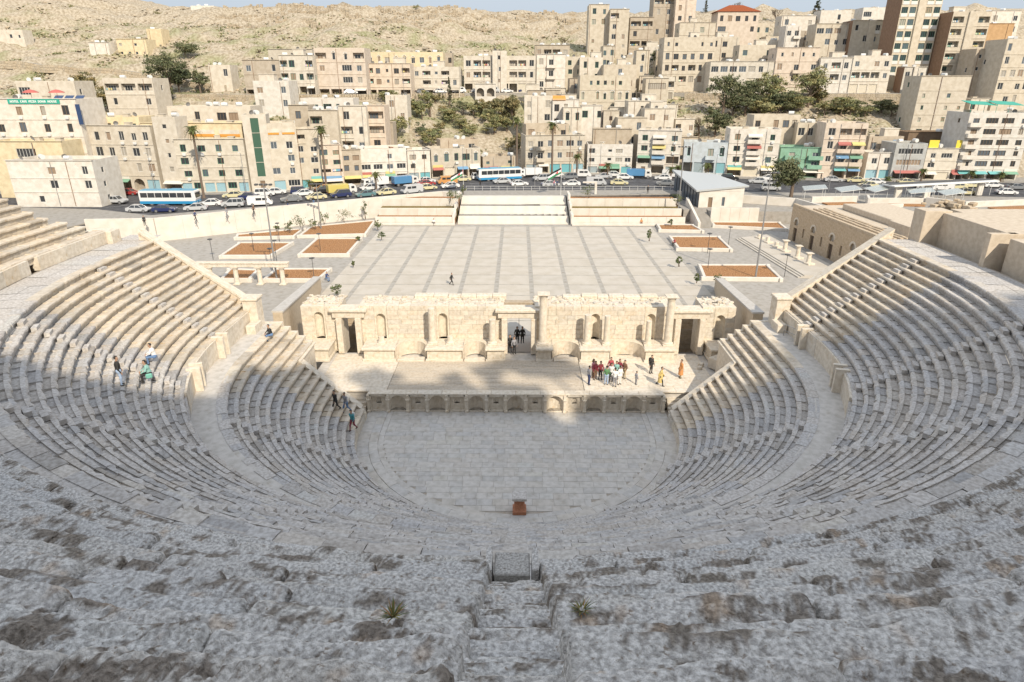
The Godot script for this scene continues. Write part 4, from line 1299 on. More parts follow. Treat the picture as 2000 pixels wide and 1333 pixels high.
func house(h: Array) -> void:
	var w: float = h[3]; var H: float = h[4]; var D: float = h[5]
	var flags: String = h[9]
	var wall_m: Material = M["paint_" + h[8]]
	var street: bool = h[2] < 2.6
	var cloth := func() -> Material: return M["awn%d" % (rng.randi() % 7)] if street else M["awn%d" % [0, 5][rng.randi() % 2]]
	var o := thing(h[10], h[11], "building", Vector3(h[0], h[2], h[1]), h[6], "houses of the hillside town")
	var floors: PackedStringArray = h[7].split("/")
	var nf := floors.size()
	var par := 0.7
	var fh := minf((H - par - 0.2) / nf, 3.6)
	var trim: Material = [M.frame_w, M.frame_w, M.frame_d, M.frame_g][rng.randi() % 4]
	if "green shutters" in h[11]: trim = M.frame_g
	var holes := []
	var later := []
	for r in nf:
		var row := floors[r]
		var yb := H - par - fh * (r + 1)
		var bw := w / row.length()
		var ground_row := r == nf - 1 and ("s" in row or "S" in row)
		for i in row.length():
			var c := row[i]
			var xm := -w * 0.5 + bw * (i + 0.5)
			var ww := 0.0; var hh := 0.0; var yy := 0.0; var dp := 0.22
			match c:
				"w": ww = minf(1.35, bw * 0.66); hh = fh * 0.52; yy = yb + fh * 0.27
				"v": ww = minf(0.85, bw * 0.5); hh = fh * 0.34; yy = yb + fh * 0.42
				"W": ww = bw * 0.78; hh = fh * 0.50; yy = yb + fh * 0.28
				"a": ww = minf(0.95, bw * 0.6); hh = fh * 0.55; yy = yb + fh * 0.22
				"B": ww = bw * 0.86; hh = fh * 0.76; yy = yb + 0.12; dp = 1.25
				"b": ww = minf(1.5, bw * 0.6); hh = fh * 0.72; yy = yb + 0.06
				"d": ww = minf(1.1, bw * 0.6); hh = fh * 0.7; yy = yb + 0.02
				"s", "S": ww = bw * 0.86; hh = fh * 0.74; yy = yb + 0.03; dp = 0.3 if c == "s" else 2.6
				"A": ww = bw * 0.74; hh = fh * 0.80; yy = yb + 0.1; dp = 1.9
				"g": ww = bw * 0.34; hh = fh * 0.97; yy = yb + 0.02; dp = 0.15
				"O", "o": later.append([c, xm, yb, bw, fh]); continue
				_: continue
			if c in "wva" and nf < 9:
				if rng.randf() < 0.07: continue
				ww = minf(ww * rng.randf_range(0.78, 1.3), bw * 0.85); hh *= rng.randf_range(0.85, 1.12); xm += rng.randf_range(-0.05, 0.05) * bw
			holes.append([xm - ww * 0.5 + w * 0.5, yy, ww, hh, dp])
			later.append([c, xm, yy, ww, hh, bw, fh, yb])
	var s := Shape.new()
	s.col = tone(0.94, 1.04, 0.015)
	pierced(s, Vector3(-w * 0.5, 0, 0), Vector3.RIGHT, Vector3.BACK, w, H, holes)
	# flanks: a few small windows on the side that can be seen
	var sw := []
	var side := -1.0 if h[0] > 0 else 1.0
	if D > 6.5 and not ("tower block" in h[11]) and not ("hotel" in h[10]):
		for r in mini(nf, 5):
			if rng.randf() < 0.55: sw.append([rng.randf_range(1.2, D - 2.6), H - par - fh * (r + 0.72), 0.9, fh * 0.4, 0.2])
	if side < 0: pierced(s, Vector3(-w * 0.5, 0, -D), Vector3.BACK, Vector3.LEFT, D, H, sw)
	else: s.quad(Vector3(-w * 0.5, 0, -D), Vector3(-w * 0.5, 0, 0), Vector3(-w * 0.5, H, 0), Vector3(-w * 0.5, H, -D))
	if side > 0: pierced(s, Vector3(w * 0.5, 0, 0), Vector3.FORWARD, Vector3.RIGHT, D, H, sw)
	else: s.quad(Vector3(w * 0.5, 0, 0), Vector3(w * 0.5, 0, -D), Vector3(w * 0.5, H, -D), Vector3(w * 0.5, H, 0))
	s.quad(Vector3(w * 0.5, 0, -D), Vector3(-w * 0.5, 0, -D), Vector3(-w * 0.5, H, -D), Vector3(w * 0.5, H, -D))
	# parapet, hollow behind
	var t := 0.22
	var yr := H - par
	var q0 := [Vector3(-w * 0.5, H, 0), Vector3(w * 0.5, H, 0), Vector3(w * 0.5, H, -D), Vector3(-w * 0.5, H, -D)]
	var q1 := [Vector3(-w * 0.5 + t, H, -t), Vector3(w * 0.5 - t, H, -t), Vector3(w * 0.5 - t, H, -D + t), Vector3(-w * 0.5 + t, H, -D + t)]
	for i in 4:
		var j := (i + 1) % 4
		s.quad(q0[i], q0[j], q1[j], q1[i])
		s.quad(q1[i], q1[j], q1[j] - Vector3.UP * par, q1[i] - Vector3.UP * par)
	part(o, "wall", s.mesh(), wall_m)
	var rf := Shape.new()
	rf.col = tone(0.85, 1.1, 0.02)
	rf.quad(Vector3(-w * 0.5 + t, yr, -t), Vector3(w * 0.5 - t, yr, -t), Vector3(w * 0.5 - t, yr, -D + t), Vector3(-w * 0.5 + t, yr, -D + t))
	var roof := part(o, "roof", rf.mesh(), M.roof)
	for q in sw:
		var f := part(o, "window", window_frame(0.9, fh * 0.4), trim, Transform3D(Basis(Vector3.UP, side * PI / 2), Vector3(side * (w * 0.5 - 0.1), q[1], -D + q[0] + 0.45 if side < 0 else -q[0] - 0.45)))
		part(f, "pane", pane_mesh(0.9, fh * 0.4), M.glass, Transform3D(Basis(), Vector3(0, 0, -0.05)))
	if "tower block" in h[11]:
		var fk := Shape.new(); fk.quad(Vector3(-w * 0.5 - 0.02, 0, -D), Vector3(-w * 0.5 - 0.02, 0, 0), Vector3(-w * 0.5 - 0.02, H, 0), Vector3(-w * 0.5 - 0.02, H, -D)); part(o, "shaded_flank", fk.mesh(), M.shaded_flank)
		var pier := Shape.new(); pier.box(Vector3(0, H * 0.5, 0.25), Vector3(w * 0.18, H, 0.5), 0.0, 0.05); part(o, "central_pier", pier.mesh(), wall_m)
	# what fills the openings
	var band := -1.0
	for q in later:
		var c: String = q[0]
		var x: float = q[1]; var y: float = q[2]; var ww: float = q[3]; var hh: float = q[4]
		match c:
			"w", "W", "v", "a":
				add_window(o, x, y, ww, hh, -0.14, c == "a", trim)
				if c == "w" and "a" in flags and rng.randf() < 0.4 or (c == "w" and flags == "h"):
					part(o, "air_conditioner", cached("ac", func():
						var a := Shape.new(); a.box(Vector3(0, 0, 0.2), Vector3(0.75, 0.5, 0.4), 0.0, 0.03); a.box(Vector3(0, -0.29, 0.2), Vector3(0.6, 0.06, 0.36)); return a.mesh()), M.tank, Transform3D(Basis(), Vector3(x + 0.1, y - 0.55, 0.0)))
				if c == "W" and "tower block" in h[11]:
					var bd := Shape.new(); bd.box(Vector3(x, y - fh * 0.16, 0.06), Vector3(ww, fh * 0.28, 0.12)); part(o, "spandrel", bd.mesh(), M.frame_w)
			"g":
				part(o, "glass_strip", pane_mesh(ww, hh), M.green_glass, Transform3D(Basis(), Vector3(x, y, -0.1)))
			"d":
				var dr := part(o, "door", pane_mesh(ww, hh), M.frame_d, Transform3D(Basis(), Vector3(x, y, -0.15)))
				part(dr, "handle", cached("knob", func():
					var a := Shape.new(); a.box(Vector3.ZERO, Vector3(0.06, 0.16, 0.08)); return a.mesh()), M.white_metal, Transform3D(Basis(), Vector3(ww * 0.35, hh * 0.45, 0.05)))
			"B":
				add_window(o, x - ww * 0.15, y + 0.02, minf(ww * 0.55, 2.4), hh * 0.82, -1.18, false, trim)
				var bal := Shape.new(); bal.box(Vector3(x, y + 0.48, -0.08), Vector3(ww, 0.96, 0.14), 0.0, 0.02); bal.box(Vector3(x, y - 0.05, -0.02), Vector3(ww + 0.25, 0.16, 0.34), 0.0, 0.02)
				var bn := part(o, "balcony", bal.mesh(), wall_m)
				var rl := Shape.new(); rl.tube(Vector3(x - ww * 0.5, y + 1.08, -0.08), Vector3(x + ww * 0.5, y + 1.08, -0.08), 0.03, 0.03, 5); part(bn, "hand_rail", rl.mesh(), M.iron)
				if rng.randf() < 0.6:
					for k in rng.randi_range(2, 5):
						var cl := Shape.new(); cl.box(Vector3.ZERO, Vector3(0.4, 0.5, 0.04))
						var cc := Color.from_hsv(rng.randf(), rng.randf_range(0.05, 0.5), rng.randf_range(0.35, 0.75))
						part(bn, "washing", cl.mesh(), plain(cc.r, cc.g, cc.b) if k == 0 else M["awn%d" % (rng.randi() % 7)], Transform3D(Basis(), Vector3(x - ww * 0.4 + ww * 0.16 * k, y + 1.35, -0.12)))
			"b":
				add_window(o, x, y, ww, hh, -0.14, false, trim)
				var bw: float = minf(q[5] * 0.92, 3.6)
				var bal := Shape.new(); bal.box(Vector3(x, y - 0.1, 0.5), Vector3(bw, 0.16, 1.1), 0.0, 0.02)
				for k in [[Vector3(x, y + 0.42, 1.0), Vector3(bw, 0.88, 0.1)], [Vector3(x - bw * 0.5 + 0.05, y + 0.42, 0.5), Vector3(0.1, 0.88, 0.9)], [Vector3(x + bw * 0.5 - 0.05, y + 0.42, 0.5), Vector3(0.1, 0.88, 0.9)]]: bal.box(k[0], k[1])
				part(o, "balcony", bal.mesh(), wall_m)
				if "c" in flags and rng.randf() < 0.7:
					var aw := Shape.new(); aw.quad(Vector3(x - bw * 0.5, y + hh + 0.2, 0.03), Vector3(x - bw * 0.5, y + hh - 0.3, 1.15), Vector3(x + bw * 0.5, y + hh - 0.3, 1.15), Vector3(x + bw * 0.5, y + hh + 0.2, 0.03)); aw.quad(Vector3(x - bw * 0.5, y + hh - 0.6, 1.15), Vector3(x + bw * 0.5, y + hh - 0.6, 1.15), Vector3(x + bw * 0.5, y + hh - 0.3, 1.15), Vector3(x - bw * 0.5, y + hh - 0.3, 1.15))
					part(o, "balcony_awning", aw.mesh(), M["awn%d" % (rng.randi() % 7)])
			"s":
				part(o, "roller_shutter", shutter_mesh(ww, hh), M["shut%d" % ((rng.randi() % 5 if not "office" in h[10] else 2) if street else 3)], Transform3D(Basis(), Vector3(x, y, -0.22)))
			"S", "A":
				var bk := Shape.new(); bk.box(Vector3(x, y + hh * 0.5, -dp_of(c) + 0.04), Vector3(ww, hh, 0.04)); part(o, "shop_back_wall" if c == "S" else "arch_back_wall", bk.mesh(), M.inside)
				if c == "A":
					part(o, "arch_head", cached("archhead_%d" % roundi(ww * 10), func():
						var a := Shape.new()
						for sg: float in [-1.0, 1.0]:
							var pl := PackedVector2Array([Vector2(sg * ww * 0.5, 0), Vector2(sg * ww * 0.5, ww * 0.5), Vector2(0, ww * 0.5)])
							for k in 7: pl.append(Vector2(sg * sin(PI * 0.5 * k / 6.0) * ww * 0.5, cos(PI * 0.5 * k / 6.0) * ww * 0.48))
							pl.remove_at(pl.size() - 1)
							a.slab(pl, Vector3.RIGHT, Vector3.UP, Vector3.ZERO, Vector3(0, 0, -0.25))
						return a.mesh()), wall_m, Transform3D(Basis(), Vector3(x, y + hh - ww * 0.5 - 0.005, -0.01)))
				elif rng.randf() < (0.75 if street else 0.25):
					var aw := Shape.new()
					var yt := y + hh + 0.1
					aw.hexa([Vector3(x - ww * 0.5, yt - 0.55, 1.2), Vector3(x + ww * 0.5, yt - 0.55, 1.2), Vector3(x + ww * 0.5, yt - 0.05, 0.02), Vector3(x - ww * 0.5, yt - 0.05, 0.02), Vector3(x - ww * 0.5, yt - 0.48, 1.2), Vector3(x + ww * 0.5, yt - 0.48, 1.2), Vector3(x + ww * 0.5, yt + 0.05, 0.02), Vector3(x - ww * 0.5, yt + 0.05, 0.02)])
					part(o, "awning", aw.mesh(), cloth.call())
				if c == "S" and street and rng.randf() < 0.7:
					var sg := Shape.new(); sg.box(Vector3(x, y + hh + 0.42, 0.1), Vector3(ww * 0.95, 0.6, 0.16), 0.0, 0.02)
					part(o, "shop_sign", sg.mesh(), cloth.call())
			"O", "o":
				var bd := Shape.new(); bd.box(Vector3(x, y + hh * 0.45, 0.05), Vector3(ww * 0.8, hh * 0.16, 0.12)); part(o, "orange_band", bd.mesh(), M.orange_paint)
				var rc := Shape.new(); rc.box(Vector3(x, y + hh * 0.66, 0.04), Vector3(ww * 0.8, hh * 0.26, 0.10)); part(o, "blind_panel", rc.mesh(), M.paint_c)
	# string course between storeys on the larger fronts
	if w > 9.0 and nf > 2:
		for r in range(1, nf):
			var sc := Shape.new(); sc.box(Vector3(0, H - par - fh * r + 0.02, 0.05), Vector3(w + 0.06, 0.14, 0.12)); part(o, "string_course", sc.mesh(), wall_m)
	for k in rng.randi_range(0, 2):
		var dp := Shape.new()
		var xp := w * (rng.randf() - 0.5) * 0.94
		dp.tube(Vector3(xp, 0.2, 0.07), Vector3(xp, H - 0.3, 0.07), 0.06, 0.06, 5); part(o, "drain_pipe", dp.mesh(), [M.rust, M.metal, M.roof][k])
	if rng.randf() < 0.5:
		var sl := Shape.new(); sl.box(Vector3(0, H + 0.04, 0.0), Vector3(w + 0.3, 0.12, 0.5), 0.0, 0.02); part(o, "coping", sl.mesh(), wall_m)
	roof_clutter(o, roof, w, D, yr, flags)
	if "q" in flags:
		var rt := Shape.new()
		var a := w * 0.55; var y0 := H + 0.02
		var pk := [Vector3(-a * 0.3, y0 + 2.6, -D * 0.5), Vector3(a * 0.3, y0 + 2.6, -D * 0.5)]
		var bs := [Vector3(-a, y0, 0.4), Vector3(a, y0, 0.4), Vector3(a, y0, -D), Vector3(-a, y0, -D)]
		rt.quad(bs[0], bs[1], pk[1], pk[0]); rt.quad(bs[2], bs[3], pk[0], pk[1]); rt.tri(bs[1], bs[2], pk[1]); rt.tri(bs[3], bs[0], pk[0])
		part(o, "hipped_roof", rt.mesh(), M.red_tile)
	if "o" in flags:
		var rt := Shape.new(); rt.hexa([Vector3(-w * 0.5, H - 0.2, 0.3), Vector3(0, H - 0.2, 0.3), Vector3(0, H + 0.8, -3), Vector3(-w * 0.5, H + 0.8, -3), Vector3(-w * 0.5, H, 0.3), Vector3(0, H, 0.3), Vector3(0, H + 1.0, -3), Vector3(-w * 0.5, H + 1.0, -3)]); part(o, "tiled_roof", rt.mesh(), M.orange_paint)
	if flags == "h": hotel_extras(o, w, D, H, yr)
	if "s" in flags:
		for x: float in [-w * 0.35, w * 0.3]:
			var b := Shape.new(); b.box(Vector3(x, H + 1.0, -0.4), Vector3(2.4, 1.9, 0.15)); b.tube(Vector3(x - 0.8, H - 0.5, -0.5), Vector3(x - 0.8, H + 0.2, -0.5), 0.05, 0.05, 5); b.tube(Vector3(x + 0.8, H - 0.5, -0.5), Vector3(x + 0.8, H + 0.2, -0.5), 0.05, 0.05, 5)
			part(o, "roof_board", b.mesh(), M.board_yellow)
	if "g" in flags:
		for k in 2:
			var c := Shape.new(); c.hexa([Vector3(-w * 0.5 + k * w * 0.4, H + 1.9, -0.5), Vector3(-w * 0.5 + (k + 1) * w * 0.42, H + 1.6, -0.5), Vector3(-w * 0.5 + (k + 1) * w * 0.42, H + 2.3, -5), Vector3(-w * 0.5 + k * w * 0.4, H + 2.6, -5), Vector3(-w * 0.5 + k * w * 0.4, H + 2.0, -0.5), Vector3(-w * 0.5 + (k + 1) * w * 0.42, H + 1.7, -0.5), Vector3(-w * 0.5 + (k + 1) * w * 0.42, H + 2.4, -5), Vector3(-w * 0.5 + k * w * 0.4, H + 2.7, -5)])
			for e in [[0.05, -0.7], [0.95, -4.5]]: c.tube(Vector3(-w * 0.5 + (k + e[0]) * w * 0.4, H - par, e[1]), Vector3(-w * 0.5 + (k + e[0]) * w * 0.4, H + 1.9, e[1]), 0.05, 0.05, 5)
			part(o, "roof_awning", c.mesh(), M.sign_green)

func dp_of(c: String) -> float:
	return 2.6 if c == "S" else 1.9

func roof_clutter(o: Node3D, roof: Node3D, w: float, D: float, y: float, flags: String) -> void:
	var room := false
	var n := 1 + int(w / 5.0) + (2 if "r" in flags else 0)
	for i in n:
		var at := Vector3(rng.randf_range(-w * 0.42, w * 0.42), y, rng.randf_range(-D * 0.85, -0.9))
		match rng.randi() % 5:
			0, 1:
				part(roof, "water_tank", cached("tank", func():
					var s := Shape.new()
					for p in [Vector3(-0.4, 0, -0.3), Vector3(0.4, 0, -0.3), Vector3(-0.4, 0, 0.3), Vector3(0.4, 0, 0.3)]: s.tube(p, p + Vector3.UP * 0.5, 0.04, 0.04, 4)
					s.tube(Vector3(-0.7, 1.0, 0), Vector3(0.7, 1.0, 0), 0.5, 0.5, 10); return s.mesh()), M.tank, Transform3D(Basis(Vector3.UP, rng.randf() * 3.0), at))
			2:
				part(roof, "satellite_dish", cached("dish", func():
					var s := Shape.new(); s.tube(Vector3.ZERO, Vector3(0, 0.9, 0), 0.04, 0.04, 5)
					for i2 in 10:
						var a := TAU * i2 / 10.0; var b := TAU * (i2 + 1) / 10.0
						var A := Vector3(cos(a) * 0.55, 1.0 + sin(a) * 0.5, 0.25 + sin(a) * 0.2); var B := Vector3(cos(b) * 0.55, 1.0 + sin(b) * 0.5, 0.25 + sin(b) * 0.2)
						s.tri(A, B, Vector3(0, 1.0, 0.05)); s.tri(B, A, Vector3(0, 1.0, 0.03))
					return s.mesh()), M.metal, Transform3D(Basis(Vector3.UP, rng.randf_range(-1, 1)), at))
			3:
				if "r" in flags and w > 5.0 and not room:
					room = true
					var s := Shape.new()
					var hw := rng.randf_range(1.2, 2.2)
					s.box(Vector3(0, 1.2, 0), Vector3(hw * 2.0, 2.4, 2.6), 0.0, 0.02); s.box(Vector3(0, 2.48, 0), Vector3(hw * 2.0 + 0.3, 0.16, 2.9))
					var rr := part(roof, "roof_room", s.mesh(), M.paint_c, Transform3D(Basis(), Vector3(at.x * 0.6, y, -D * 0.6)))
				else:
					part(roof, "stair_hatch", cached("hatch", func():
						var s := Shape.new(); s.box(Vector3(0, 0.55, 0), Vector3(1.3, 1.1, 1.2), 0.0, 0.03); s.box(Vector3(0, 1.13, 0), Vector3(1.5, 0.08, 1.4)); return s.mesh()), M.paint_b, Transform3D(Basis(), at))
			4:
				part(roof, "roof_junk", cached("junk", func():
					var s := Shape.new(); s.box(Vector3(0, 0.25, 0), Vector3(1.1, 0.5, 0.7), 0.3, 0.04); s.box(Vector3(0.7, 0.2, 0.4), Vector3(0.5, 0.4, 0.5), 0.9, 0.04); s.tube(Vector3(-0.9, 0.1, 0.5), Vector3(0.9, 0.6, -0.5), 0.06, 0.06, 5); return s.mesh()), M.rust, Transform3D(Basis(Vector3.UP, rng.randf() * 3.0), at))

func hotel_extras(o: Node3D, w: float, D: float, H: float, yr: float) -> void:
	var b := Shape.new(); b.box(Vector3(1.2, H - 0.55, 0.12), Vector3(11.4, 0.95, 0.16), 0.0, 0.02)
	var sg := part(o, "sign_board", b.mesh(), M.sign_green)
	sg.set_meta("label", "long green sign board with white capital letters")
	var tm := TextMesh.new()
	var sf := SystemFont.new(); sf.font_names = PackedStringArray(["Droid Sans"]); sf.font_weight = 700
	tm.font = sf; tm.text = "HOTEL  CAFE  PIZZA  DOHA  HOUSE"; tm.font_size = 64; tm.pixel_size = 0.0098; tm.depth = 0.05
	part(sg, "lettering", tm, plain(0.8, 0.8, 0.78, 0.6), Transform3D(Basis(), Vector3(1.2, H - 0.55, 0.24)))
	for x: float in [-0.6, 5.2]:
		var p := Shape.new(); p.tube(Vector3(x, yr, -2.2), Vector3(x, yr + 2.3, -2.2), 0.04, 0.04, 6); p.lathe(Vector3(x, yr + 1.9, -2.2), [Vector2(1.6, 0.0), Vector2(1.5, 0.15), Vector2(0.8, 0.5), Vector2(0.0, 0.7)], 10)
		part(o, "parasol", p.mesh(), plain(0.45, 0.12, 0.10, 0.8))
	for k in 3:
		var p := Shape.new(); p.hexa([Vector3(0, 0.3, 0), Vector3(1.9, 0.3, 0), Vector3(1.9, 1.2, -1.4), Vector3(0, 1.2, -1.4), Vector3(0, 0.36, 0.05), Vector3(1.9, 0.36, 0.05), Vector3(1.9, 1.26, -1.35), Vector3(0, 1.26, -1.35)])
		part(o, "solar_panel", p.mesh(), M.panel_blue, Transform3D(Basis(), Vector3(2.0 + k * 2.4, yr, -5.0)))
	var v := Shape.new(); v.box(Vector3(w * 0.5 + 0.4, H - 3.2, 0.3), Vector3(0.9, 4.2, 0.2)); part(o, "hanging_sign", v.mesh(), M.panel_blue)

func city() -> void:
	city_materials()
	for h in HOUSES: house(h)
	infill()

# small houses that crowd the gaps on the slope
func infill() -> void:
	var taken := []
	for h in HOUSES: taken.append([h[0], h[1] - h[5] * 0.5, h[3], h[5], h[11]])
	var zones := [[3, 50, 14, 58], [3, 50, 14, 58], [3, 50, 14, 58], [28, 140, 68, 112], [28, 140, 68, 112], [28, 140, 68, 112], [70, 138, 64, 76], [-62, -33, 14, 44], [-118, -75, 14, 30], [62, 108, 8, 16], [128, 160, 20, 70], [38, 60, 60, 100], [-60, 0, 72, 84]]
	var n := 0
	for t in 2600:
		if n >= 84: break
		var q: Array = zones[rng.randi() % zones.size()]
		var x := rng.randf_range(q[0], q[1]); var s := rng.randf_range(q[2], q[3])
		var w := rng.randf_range(4.0, 7.2); var d := rng.randf_range(4.5, 6.5); var hh := rng.randf_range(4.5, 9.0)
		var z := lie(EDGE, x) - s
		var clear := true
		var near := ""; var best := 1e9
		for f in taken:
			if absf(x - f[0]) < (w + f[2]) * 0.5 + 0.3 and absf(z - d * 0.5 - f[1]) < (d + f[3]) * 0.5 + 0.4: clear = false; break
			var dist := Vector2(x - f[0], z - f[1]).length()
			if f[4] and dist < best: best = dist; near = f[4]
		if not clear: continue
		if s < 18.0: hh = minf(hh, 6.5)
		n += 1
		taken.append([x, z - d * 0.5, w, d, ""])
		var k := rng.randi() % 3
		near = near.split(" with ")[0].split(" behind ")[0].split(" beside ")[0].split(" on ")[0].split(" above ")[0].split(" below ")[0]
		house([x, z, land(x, z) - 1.5, w, hh + 1.5, d, rng.randf_range(-0.15, 0.15), ["w.w/ww.", "B.w/.w.", "ww/w.w", "v.w/B..", "W.w/.ww", "w.v", "B.B/w.w", ".w./vv."][rng.randi() % 8], ["t", "b", "c"][k], ["r", "n"][rng.randi() % 2], "hillside_house", "small %s house packed in close to the %s" % [["tan", "beige", "cream"][k], " ".join(near.split(" ").slice(0, 7))]])
